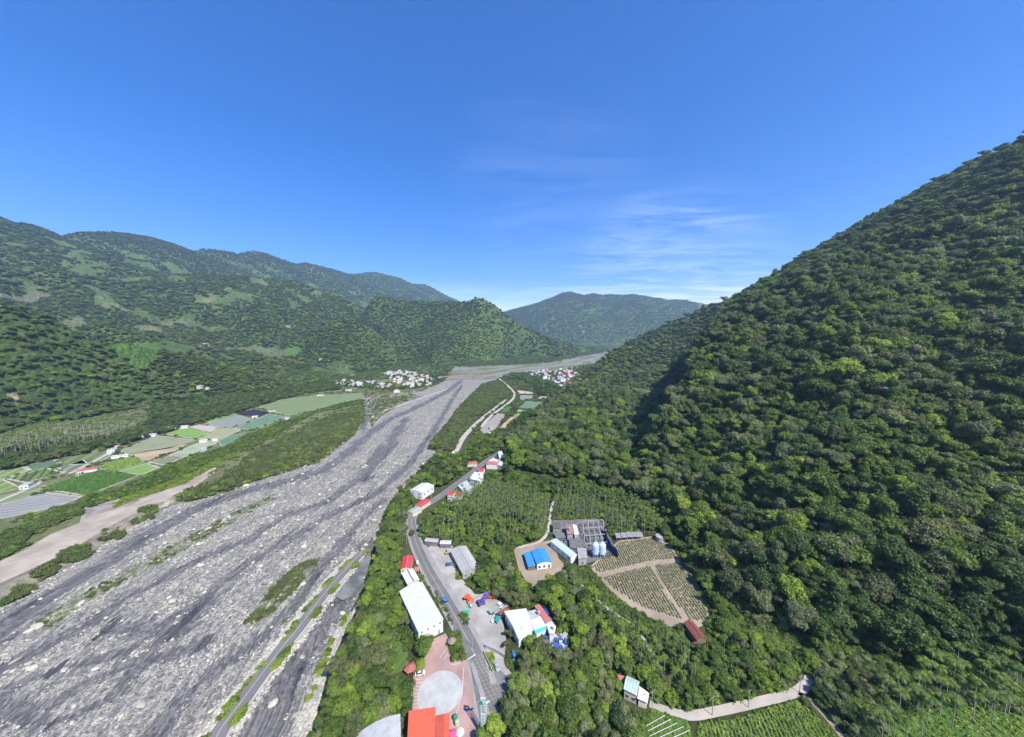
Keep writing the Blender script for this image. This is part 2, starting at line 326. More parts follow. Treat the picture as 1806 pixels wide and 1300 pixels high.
# ------------------------------------------------------------------ river channels and land cover on the terrain grid
CH = [([(-40,1140),(0,1115),(90,1050),(180,998),(250,952),(330,905),(420,870),(500,850),(570,830),(612,800),(650,765),(690,738),(740,716),(790,690),(812,672)], 9),
      ([(-60,1215),(0,1182),(143,1108),(194,1077),(217,1054),(271,1030),(349,988),(426,957),(504,910),(581,883),(640,840),(700,780)], 5.),
      ([(194,1108),(271,1108),(310,1116),(349,1077),(388,1027),(465,976),(581,910),(659,872),(720,820),(750,780),(780,735),(800,700),(815,680)], 5.5),
      ([(-30,1240),(23,1251),(78,1279),(194,1232),(271,1139),(300,1116)], 3.5),
      ([(240,1330),(271,1290),(322,1224),(465,1120),(515,1069),(620,938),(675,880)], 4.0),
      ([(440,1320),(455,1290),(504,1197),(543,1131),(601,1054),(632,1000),(650,960)], 9),
      ([(640,845),(660,812),(700,765),(715,740)], 9),
      ([(0,1215),(100,1180),(220,1150),(330,1070),(400,1040)], 2.5),
      ([(100,1240),(200,1180),(330,1145),(350,1135)], 4.0),
      ([(640,712),(645,740),(638,757)], 5)]
mud = np.zeros(GX.shape); sel = INR & (RR > 60)
X = GX[sel]; Y = GY[sel]; mm = np.full(X.shape, -3.)
wob = fbm(X / 25, Y / 25, 3) * 4
for L, hw in CH:
    mm = np.maximum(mm, 1 - (pdist([g2(*p, 0.) for p in L], X, Y) + wob) / hw)
mm = np.where(Y > 1300, -.4, mm)
mud[sel] = np.clip(mm, -1.2, 1)
VEGI = [[(60,1100),(150,1046),(260,985),(360,932),(430,898),(480,872),(486,880),(440,905),(350,960),(250,1012),(160,1062),(80,1115)],
        [(430,1100),(470,1048),(520,1000),(562,984),(560,1000),(520,1042),(475,1088),(440,1106)],
        [(652,742),(642,712),(655,702),(700,704),(745,698),(700,716),(668,738),(655,755)],
        [(480,1110),(530,1050),(620,965),(640,940),(632,960),(560,1040),(500,1106)]]
veg = np.zeros(GX.shape); vv = np.zeros(X.shape)
for P, w in zip(VEGI, (1, .9, .8, .25)): vv = np.maximum(vv, pip(poly(P, 0.), X, Y) * w)
far_i = Y > 1330
Sx, Tx = SFL[sel], SGN[sel] * np.minimum(pdist(CENTER, X, Y), 900)
fi = fbm(Sx / 260 + 3, Tx / 40, 4)
vv = np.where(far_i, 2 * sstep(-.03, .03, fi) * sstep(0, 30, pdist(CENTER, X, Y)), vv)
veg[sel] = vv
HT[sel] += fbm(Sx / 22, Tx / 5, 4) * 1.1 * np.where(far_i, .5, 1) - np.clip(mm, -.5, 1) * .5 + vv * .5
TFL = SGN * 0.; TFL[sel] = Tx
# cover colour
COL = np.zeros(GX.shape + (3,)); COL[:] = (.060, .075, .030)
nz1 = fbm(GX / 60, GY / 60, 4)
COL += (nz1[..., None] * np.array([.03, .03, .012]))
hm = HILL > .5
big = fbm(GX / 420 + 9, GY / 420, 4); sm = fbm(GX / 90, GY / 90, 4)
forest = np.stack([.080 + .030 * big + .016 * sm, .125 + .036 * big + .020 * sm, .036 + .008 * big], -1)
COL = np.where(hm[..., None], forest, COL)
# clearings, orchards and terraces on the western slopes
west = hm & (GX < 200) & (RR > 1500); pt = fbm(GX / 230 + 40, GY / 150, 4); elev = HT
clr = sstep(.07, .20, pt) * sstep(1100, 200, elev) * west * (GY < 4600) * sstep(-.1, .1, 1 - GX / 200.)
clr = np.where((GY > 1450) & (GX > -1300), clr * 0, clr)
COL = COL * (1 - clr[..., None]) + clr[..., None] * np.where((sm > .24)[..., None], np.array([.16, .165, .095]), np.array([.088, .135, .045]))
CLEAR = [([(232,606),(262,604),(286,608),(302,617),(290,628),(270,640),(255,652),(240,654),(224,640),(205,626),(190,616)], (.085, .155, .034)),
         ([(300,444),(330,448),(342,455),(318,456),(300,452)], (.11, .15, .05)), ([(195,452),(208,455),(206,462),(196,460)], (.24, .20, .13)),
         ([(14,700),(28,690),(36,700),(30,712),(12,712)], (.40, .31, .22)), ([(0,518),(60,514),(120,520),(90,526),(0,524)], (.16, .17, .11)),
         ([(500,572),(520,574),(528,580),(508,580)], (.22, .20, .15)), ([(390,612),(470,615),(540,622),(500,628),(400,622)], (.13, .15, .085)),
         ([(500,618),(535,620),(520,630),(500,626)], (.085, .17, .05)), ([(0,765),(40,748),(110,744),(240,738),(262,742),(240,756),(150,775),(60,785),(0,800)], (.10, .15, .045)),
         ([(130,752),(180,742),(238,738),(262,741),(230,750),(170,760),(140,762)], (.15, .27, .035)),
         ([(340,640),(375,635),(380,645),(350,650)], (.12, .18, .06)), ([(60,560),(150,556),(180,560),(100,568)], (.16, .17, .10))]
CLEARW = [(hpoly(P), c) for P, c in CLEAR]
for P, c in CLEARW:
    k = pip(P, GX.ravel(), GY.ravel()).reshape(GX.shape) & (RR > 300); COL[k] = np.array(c) * (1 + .35 * sm[k][:, None])
NOFOREST = [P for P, c in CLEARW]
# erosion scars on the far eastern range
for (a, b) in [((960,572), (968,584)), ((905,560), (912,568)), ((1052,566), (1060,578)), ((1022,572), (1030,590))]:
    A = hit(*a); B = hit(*b)
    if math.hypot(A[0]-B[0], A[1]-B[1]) > 700 or A[1] < 4000: continue
    d = pdist([A[:2], B[:2]], GX.ravel(), GY.ravel()).reshape(GX.shape); k = (d < 16) & (fbm(GX / 40, GY / 40, 3) > -.12)
    COL[k] = (.20, .185, .16)
# low valley: dry grass, scrub ground, light tracks near the river
low = ~hm & ~INR; dry = low & (DRIV < 16) & (SGN > 0); COL[dry] = np.array([.20, .19, .15]) * (1 + .5 * fbm(GX[dry] / 5, GY[dry] / 5, 3)[:, None])
lp = low & (SGN > 0) & (DRIV >= 16) & (GY < 1500); COL[lp] = np.array([.125, .14, .065]) * (1 + .6 * nz1[lp][:, None])
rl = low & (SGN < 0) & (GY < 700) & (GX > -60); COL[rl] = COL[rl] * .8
COL = np.clip(COL, .004, 1)
def mat_ground():
    t = NT('ground_cover'); p = t.pos(); c = t.attr('cover', 'Color'); n = t.noise(p, .25, 6, .65); n2 = t.noise(p, 1.7, 4)
    a = t.mix(1., c, t.ramp(n, [(.25, (.62, .62, .6)), (.75, (1.35, 1.3, 1.25))]), 'MULTIPLY'); t.bump(t.math('ADD', n, t.math('MULTIPLY', n2, .4)), .8, .8); return t.done(a, .95, 0, .1)
def mat_hill():
    t = NT('forested_hillside'); p = t.pos(); c = t.attr('cover', 'Color')
    w = t.math('ADD', t.voro(p, .085), t.math('MULTIPLY', t.noise(p, .2, 5, .7), .8)); n = t.noise(p, .012, 5, .65); n3 = t.noise(p, .16, 4, .7)
    a = t.mix(1., c, t.ramp(n, [(.3, (.75, .78, .8)), (.72, (1.3, 1.25, 1.1))]), 'MULTIPLY'); a = t.mix(1., a, t.ramp(n3, [(.3, (.7, .7, .7)), (.7, (1.35, 1.35, 1.3))]), 'MULTIPLY')
    t.bump(t.math('MULTIPLY', w, -1.), 1., 9.); return t.done(a, .95, 0, .1)
def mat_river():
    t = NT('braided_riverbed'); fl = t.attr('flow', 'Vector'); p = t.pos(); md = t.attr('mud'); vg = t.attr('veg')
    st = t.noise(t.mapping(fl, (.028, .22, 1)), 1., 7, .62, .5); st2 = t.noise(t.mapping(fl, (.10, .7, 1), 0, (31, 7, 0)), 1., 6, .65, .4); fine = t.noise(p, .9, 5, .7)
    v = t.math('ADD', t.math('MULTIPLY', md, .55), t.math('MULTIPLY', t.math('SUBTRACT', st, .46), 3.0)); v = t.math('ADD', v, t.math('MULTIPLY', t.math('SUBTRACT', st2, .5), 1.7)); v = t.math('ADD', v, t.math('MULTIPLY', t.math('SUBTRACT', fine, .5), .45))
    m = t.ss(v, .05, .14)
    cob = t.voro(p, 1.25, 1); cob2 = t.node('ShaderNodeSeparateColor'); t.L.new(cob, cob2.inputs[0]); cell = cob2.outputs[0]
    g = t.mix(cell, (.135, .128, .111), (.315, .297, .252)); g = t.mix(t.ss(t.noise(p, .35, 5, .7), .45, .75), g, (.27, .265, .25)); g = t.mix(t.ss(t.voro(p, .45, 0), .0, .20), (.47, .445, .395), g); g = t.mix(1., g, t.ramp(t.noise(t.mapping(fl, (.03, .3, 1), 0, (3, 9, 0)), 1., 5, .6), [(.3, (.70, .70, .71)), (.66, (1.32, 1.30, 1.24))]), 'MULTIPLY')
    g = t.mix(t.ss(st2, .38, .62), t.mix(.5, g, (.20, .20, .205)), g)
    mc = t.mix(t.ss(st2, .35, .7), (.098, .094, .091), (.152, .146, .139)); mc = t.mix(t.ss(t.noise(t.mapping(fl, (.02, .1, 1), 0, (5, 5, 0)), 1., 5, .6), .54, .66), mc, (.055, .053, .054))
    spk = t.ss(t.voro(p, .55, 0), .10, .05); mc = t.mix(t.math('MULTIPLY', spk, .8), mc, (.45, .44, .41))
    a = t.mix(m, g, mc); sp1 = t.voro(t.mapping(fl, (.5, 1.0, 1)), 1., 1); s2 = t.node('ShaderNodeSeparateColor'); t.L.new(sp1, s2.inputs[0]); a = t.mix(1., a, t.ramp(s2.outputs[0], [(.0, (.62, .62, .63)), (.45, (.95, .95, .95)), (1, (1.45, 1.43, 1.38))]), 'MULTIPLY')
    a = t.mix(1., a, t.ramp(t.noise(p, .55, 6, .75), [(.34, (.66, .66, .66)), (.66, (1.32, 1.31, 1.28))]), 'MULTIPLY')
    vn = t.math('MAXIMUM', t.math('MULTIPLY', t.math('MINIMUM', vg, 1.), t.ss(t.noise(p, .45, 5, .7), .44, .54)), t.ss(vg, 1.2, 1.7)); a = t.mix(vn, a, (.12, .145, .055))
    h = t.math('MULTIPLY', t.math('SUBTRACT', 1., m), t.math('ADD', t.math('MULTIPLY', t.voro(p, 1.25), -1.), t.noise(p, 2.2, 3)))
    t.bump(h, .9, .45); return t.done(a, t.ss(m, 0, 1, .92, .6), 0, .3)
M_GROUND, M_HILL, M_RIV = mat_ground(), mat_hill(), mat_river()
def terrain_objects():
    V = np.stack([GX, GY, HT], -1).reshape(-1, 3); idx = np.arange(NA * NR).reshape(NA, NR)
    q = np.stack([idx[:-1, :-1], idx[:-1, 1:], idx[1:, 1:], idx[1:, :-1]], -1).reshape(-1, 4)[:, ::-1]
    cx = V[q, 0].mean(1); cyy = V[q, 1].mean(1)
    riv = INR.ravel()[q].sum(1) >= 3; hl = (HILL.ravel()[q].sum(1) >= 2) & ~riv; cls = np.where(riv, 0, np.where(hl, np.where((cx > 20) & (cyy < 2600), 2, 3), 1))
    for k, (nm, m, lab) in enumerate([('river_bed', M_RIV, 'wide braided river bed of pale rubble and dark grey silt'), ('ground', M_GROUND, 'valley floor between the river and the mountains'),
                                 ('mountain_slope', M_HILL, 'steep forested mountain slope filling the right side'), ('hills', M_HILL, 'forested hills and mountain ranges behind the valley')]):
        f = q[cls == k]; u, inv = np.unique(f, return_inverse=True); me = npmesh(nm, V[u], inv.reshape(-1, 4), m, True)
        at = me.attributes.new('cover', 'FLOAT_COLOR', 'POINT'); at.data.foreach_set('color', np.concatenate([COL.reshape(-1, 3)[u], np.ones((len(u), 1))], 1).astype(np.float32).ravel())
        if k == 0:
            a = me.attributes.new('mud', 'FLOAT', 'POINT'); a.data.foreach_set('value', mud.ravel()[u].astype(np.float32))
            a = me.attributes.new('veg', 'FLOAT', 'POINT'); a.data.foreach_set('value', veg.ravel()[u].astype(np.float32))
            a = me.attributes.new('flow', 'FLOAT_VECTOR', 'POINT'); a.data.foreach_set('vector', np.stack([SFL.ravel()[u], TFL.ravel()[u], np.zeros(len(u))], -1).astype(np.float32).ravel())
        tag(ob(nm, me), lab, kind='structure')
terrain_objects()
print('terrain meshes', round(time.time() - T0, 1))
# ------------------------------------------------------------------ fields, roads and paved ground
KEEP = []
def keep(P, g=1.5, front=0.):
    KEEP.append((P, g))
    if front:
        cx = sum(p[0] for p in P) / len(P); cyy = sum(p[1] for p in P) / len(P); d = math.hypot(cx, cyy); KEEP.append(([(p[0] - cx / d * front, p[1] - cyy / d * front) for p in P], g * .5))
def field_mat(name, a, b, ang, pitch, c=None, wob=.3, patch=.5, duty=0.):
    t = NT(name); p = t.mapping(t.pos(), (1, 1, 1), math.radians(ang)); sp = t.node('ShaderNodeSeparateXYZ'); t.L.new(p, sp.inputs[0])
    n = t.noise(t.pos(), .35, 4); w = t.math('SINE', t.math('MULTIPLY', t.math('ADD', sp.outputs[0], t.math('MULTIPLY', n, wob)), 2 * math.pi / pitch))
    big = t.noise(t.pos(), .045, 5, .6); fine = t.noise(t.pos(), 2.2, 4, .7)
    m = t.ss(t.math('ADD', w, t.math('MULTIPLY', t.math('SUBTRACT', fine, .5), 1.2)), duty - .35, duty + .35)
    col = t.mix(m, a, b); col = t.mix(t.math('MULTIPLY', t.ss(big, .45, .68), patch), col, c or sc_(a, .75)); col = t.mix(1., col, t.ramp(fine, [(.3, (.7, .7, .7)), (.7, (1.28, 1.28, 1.28))]), 'MULTIPLY')
    t.bump(t.math('ADD', t.math('MULTIPLY', m, .6), fine), .6, .25); return t.done(col, .9, 0, .15)
def sheet(name, P, z, m, label=None, th=0.05, sub=None):
    c = (sum(p[0] for p in P) / len(P), sum(p[1] for p in P) / len(P)); b = MB().slab([(x, y, z) for x, y in P], th); o = b.ob(name, m); tag(o, label, kind='structure'); return o
def drape(name, P, off, m, label=None, z0=None):
    """a patch laid on the ground: its outline is cut finely and follows the land"""
    bm = bmesh.new(); vs = []
    for i in range(len(P)):
        a, b = P[i], P[(i + 1) % len(P)]; k = max(1, int(math.hypot(b[0] - a[0], b[1] - a[1]) / 12))
        for j in range(k): x, y = a[0] + (b[0] - a[0]) * j / k, a[1] + (b[1] - a[1]) * j / k; vs.append(bm.verts.new((x, y, 0)))
    f = bm.faces.new(vs); f.normal_update()
    if f.normal.z < 0: f.normal_flip()
    bmesh.ops.triangulate(bm, faces=[f])
    for _ in range(3): 
        ed = [e for e in bm.edges if e.calc_length() > 14]
        if not ed: break
        bmesh.ops.subdivide_edges(bm, edges=ed, cuts=1); bmesh.ops.triangulate(bm, faces=bm.faces[:])
    xs = np.array([v.co.x for v in bm.verts]); ys = np.array([v.co.y for v in bm.verts]); h = height(xs, ys)
    for v, z in zip(bm.verts, h): v.co.z = (z if z0 is None else z0) + off
    me = bpy.data.meshes.new(name); bm.to_mesh(me); bm.free(); me.materials.append(m); o = ob(name, me); return tag(o, label, kind='structure')
def smooth(pts, k=6):
    P = [np.array(p, float) for p in pts]; P = [2 * P[0] - P[1]] + P + [2 * P[-1] - P[-2]]; o = []
    for i in range(1, len(P) - 2):
        for j in range(k):
            t = j / k; a, b, c, d = P[i - 1], P[i], P[i + 1], P[i + 2]
            o.append(.5 * (2 * b + (c - a) * t + (2 * a - 5 * b + 4 * c - d) * t * t + (3 * b - a - 3 * c + d) * t ** 3))
    o.append(P[-2]); return np.array(o)
def normals(C):
    d = np.gradient(C, axis=0); d /= np.linalg.norm(d, axis=1)[:, None] + 1e-9; return np.stack([-d[:, 1], d[:, 0]], 1)
def ribbon(name, C, w, z, m, label=None, off=(0, 0), flat=True, th=.0, follow=False, kind='structure', parent=None):
    nrm = normals(C); w = np.broadcast_to(np.asarray(w, float), (len(C),))[:, None]; Lf = C + nrm * (w / 2 + off[0]); Rt = C + nrm * (-w / 2 + off[0])
    n = len(C)
    if follow: zl = height(Lf[:, 0], Lf[:, 1]) + z; zr = height(Rt[:, 0], Rt[:, 1]) + z; zl = zr = np.maximum(zl, zr)
    else: zl = zr = np.full(n, z)
    V = np.concatenate([np.c_[Lf, zl], np.c_[Rt, zr]]); F = [(i, n + i, n + i + 1, i + 1) for i in range(n - 1)]
    if th: V = np.concatenate([V, np.c_[Lf, zl - th], np.c_[Rt, zr - th]]); F += [(i, i + 1, 2 * n + i + 1, 2 * n + i) for i in range(n - 1)] + [(n + i, 3 * n + i, 3 * n + i + 1, n + i + 1) for i in range(n - 1)]
    o = ob(name, mesh(name, V, F, [m]), parent); tag(o, label, kind=kind if not parent else None); return o
Z0 = 8.
ASPH = paint('grey_asphalt', (.165, .160, .155), .9, .15, .15, dirt=.35); ASPH2 = paint('bleached_concrete_yard', (.38, .355, .315), .9, .24, .09, dirt=.6); SHOULD = paint('pale_road_shoulder', (.27, .26, .245), .9, .15, .2, dirt=.3)
LEVEE = paint('levee_road_asphalt', (.16, .155, .16), .9, .12, .1, dirt=.25); YEL = paint('yellow_road_paint', (.50, .41, .24), .7, .1, 1, dirt=.4); WHT = paint('white_road_paint', (.70, .70, .68), .7, .1, 1, dirt=.35)
DIRT = paint('tan_bare_soil', (.30, .24, .175), .95, .22, .06, dirt=.5, bump=.3); DIRT2 = paint('pale_gravel_track', (.42, .38, .33), .95, .15, .1, dirt=.35); DIRT3 = paint('sandy_river_terrace', (.35, .30, .24), .95, .28, .05, dirt=.8, bump=.3)
PLAZA = paint('red_brick_paving', (.36, .235, .205), .85, .2, .12, dirt=.3); DISC = paint('pale_disc_paving', (.44, .44, .42), .8, .16, .2, dirt=.4)
GRASSM = field_mat('lawn_grass', (.07, .125, .028), (.085, .15, .032), 20, 3, (.11, .12, .05))
main = smooth([g2(*p) for p in [(884,1420),(872,1340),(862,1268),(851,1212),(838,1158),(810,1101),(784,1054),(757,1008),(738,968),(729,940),(726,918),(734,902),(752,890),(775,876),(800,858),(830,835),(855,815),(886,795)]])
ribbon('road', main, 7.2, Z0 + .10, ASPH, 'grey asphalt road running past the long white hall', th=.3)
ribbon('pavement', main[18:58], 2.6, Z0 + .07, SHOULD, 'pale concrete shoulder beside the asphalt road', off=(-4.9, 0), th=.3)
ribbon('pavement', main[10:62], 1.1, Z0 + .145, SHOULD, 'narrow pale kerb on the river side of the road', off=(4.2, 0), th=.4)
for s in (.12, -.12): ribbon('road_marking', main[24:62], .11, Z0 + .112, YEL, 'double yellow centre line on the asphalt road', off=(s, 0))
for s in (3.3, -3.3): ribbon('road_marking', main[30:100], .13, Z0 + .112, WHT, 'white edge line on the asphalt road', off=(s, 0))
ribbon('road_marking', smooth([g2(*p) for p in [(826,1163),(840,1198),(854,1232),(862,1262)]]), .22, Z0 + .126, YEL, 'yellow edge line beside the hatched box')
ribbon('road_marking', np.array([g2(826,1163), g2(839,1154)]), .45, Z0 + .116, WHT, 'white stop line before the hatched box')
def hatch():
    P = poly([(829,1165),(851,1151),(868,1180),(880,1207),(872,1232),(860,1250),(851,1221)]); sheet('pavement', poly([(829,1165),(851,1151),(872,1170),(900,1200),(890,1240),(878,1300),(885,1420),(868,1330),(856,1245)]), Z0 + .05, ASPH, 'asphalt side road under the yellow hatched box', .3)
    b = MB(); x, y = zip(*P); cx, cyy = sum(x) / len(x), sum(y) / len(y)
    for ang in (math.radians(22), math.radians(-58)):
        d = np.array([math.cos(ang), math.sin(ang)]); nn = np.array([-d[1], d[0]])
        for k in range(-12, 13):
            o = np.array([cx, cyy]) + nn * k * 1.75; ts = np.linspace(-25, 25, 260); q = o[None] + d[None] * ts[:, None]; ins = pip(P, q[:, 0], q[:, 1])
            if ins.sum() < 3: continue
            a, c = q[ins][0], q[ins][-1]; w = nn * .045; b.add([(*(a - w), 0), (*(c - w), 0), (*(c + w), 0), (*(a + w), 0)], [(0, 1, 2, 3)])
    o = b.ob('road_marking', YEL, loc=(0, 0, Z0 + .120)); tag(o, 'yellow criss-cross box marking on the road by the plaza', kind='structure')
hatch()
yard = poly([(745,972),(760,962),(800,960),(806,1012),(838,1048),(858,1050),(900,1068),(886,1090),(893,1132),(888,1165),(906,1195),(890,1240),(872,1195),(850,1150),(815,1085),(792,1055),(768,1012)])
sheet('pavement', yard, Z0 + .04, ASPH2, 'bleached concrete yards between the road and the workshops', .3); keep(yard, .8, 0); keep([tuple(p) for p in np.concatenate([main[:104] + normals(main)[:104] * 4.6, (main[:104] - normals(main)[:104] * 4.6)[::-1]])], .8)
plaza = poly([(727,1420),(727,1250),(729,1192),(745,1170),(756,1140),(766,1126),(786,1117),(797,1140),(818,1163),(828,1172),(845,1227),(856,1275),(866,1330),(875,1420)])
sheet('pavement', plaza, Z0 + .06, PLAZA, 'red brick plaza around the pale round disc', .3); keep(plaza, 1., 0)
def plaza_details():
    cx, cyy = g2(776, 1221); b = MB(); n = 96; R = 9.4
    b.slab([(R * math.cos(2 * math.pi * i / n), R * math.sin(2 * math.pi * i / n), 0) for i in range(n)], .2); o = b.ob('pavement', DISC, loc=(cx, cyy, Z0 + .09)); tag(o, 'large pale round disc paved into the red plaza', kind='structure')
    for k in range(9):
        a = g2(731, 1199 + k * 6.2); c = g2(745 - (2 if 1 < k < 7 else 0), 1198 + k * 6.0); ribbon('parking_line', np.array([a, c]), .14, Z0 + .07, WHT, 'white parking bay line on the plaza')
    for A, B in [((795,1172),(811,1171)),((811,1171),(811,1165)),((783,1163),(793,1148)),((776,1160),(786,1146)),((811,1165),(806,1158)),((818,1178),(815,1225)),((815,1225),(800,1275))]:
        ribbon('parking_line', np.array([g2(*A), g2(*B)]), .14, Z0 + .07, WHT, 'white painted line beside the disc')
    ribbon('pavement', smooth([g2(*p) for p in [(826,1172),(840,1215),(853,1262),(864,1310)]]), 1.8, Z0 + .165, SHOULD, 'pale kerb strip dividing plaza and road', off=(1.6, 0), th=.2)
plaza_details()
lev = smooth([g2(*p, 1.2) for p in [(352,1400),(382,1300),(430,1232),(492,1149),(530,1103),(568,1052),(604,1010),(640,972)]], 8)
ribbon('road', lev, 6.2, 1.35, LEVEE, 'narrow asphalt levee road crossing the river bed', th=1.6); ribbon('road_marking', lev, .22, 1.362, YEL, 'faded yellow centre line on the levee road')
ribbon('embankment', lev, 8.6, .75, DIRT2, 'gravel embankment under the levee road', th=1.)
low_wall = smooth([g2(*p, 0.) for p in [(540,1300),(575,1200),(600,1130),(622,1090),(640,1060)]])
ribbon('ground', smooth([g2(*p, 0.) for p in [(560,1240),(590,1180),(608,1130),(630,1085)]]), 6.5, .9, paint('grey_silt_shelf', (.27, .265, .265), .95, .12, .1), 'smooth grey silt shelf below the wooded bank', th=1.2)
# dirt paths
for pts, w, m, lab in [([(976,884),(972,900),(969,922),(965,940),(952,955),(925,963),(902,968)], 2.6, DIRT2, 'pale dirt track climbing through the areca palms'),
    ([(1018,1020),(1035,1043),(1062,1066),(1090,1086),(1118,1104)], 2.0, DIRT2, 'narrow path along the upper edge of the palm grove'),
    ([(1128,1118),(1145,1142),(1168,1178),(1185,1200)], 1.8, DIRT2, 'narrow path winding between the palms'),
    ([(1146,1240),(1170,1252),(1215,1262),(1262,1255),(1330,1240),(1400,1222),(1420,1208),(1432,1193)], 3.8, DIRT2, 'pale concrete lane above the green field'),
    ([(1408,1222),(1430,1236),(1455,1262),(1486,1300),(1560,1400)], 2.2, DIRT, 'tan dirt track beside the green field'),
    ([(800,800),(806,792),(815,775),(830,757),(850,738),(872,721),(893,705)], 8, DIRT2, 'pale gravel road along the river scrub'),
    ([(868,765),(850,755),(868,732),(893,714),(907,700),(905,690),(893,678),(881,668),(887,667)], 6.5, DIRT2, 'pale farm road winding to the village')]:
    C = smooth([g2(*p) for p in pts]); ribbon('path', C, w, .06, m, lab, follow=True); keep([tuple(p) for p in np.concatenate([C + normals(C) * (w / 2 + .6), (C - normals(C) * (w / 2 + .6))[::-1]])], .3)
for pts, w, m, lab in [([(-60,905),(0,838+45),(58,858),(75,848),(120,836),(150,822),(180,806),(197,796),(208,784),(225,776)], 4.5, DIRT2, 'pale farm lane between the western fields'),
    ([(212,778),(250,766),(300,752),(350,738),(400,724),(460,710),(520,697),(600,690)], 5, DIRT2, 'pale lane below the wooded belt'),
    ([(0,968),(45,928),(80,912),(108,902)], 7, DIRT2, 'pale sandy track at the left edge'),
    ([(655,735),(700,715),(745,700),(790,684)], 8, DIRT2, 'gravel track near the bridge'), ([(590,690),(640,684),(690,680)], 5, DIRT2, 'village lane'), ([(0,748),(30,742),(60,738),(90,735)], 6, DIRT, 'dirt road cut into the western hillside')]:
    C = smooth([g2(*p, 3.) for p in pts]); ribbon('path', C, w, .12, m, lab, follow=True)
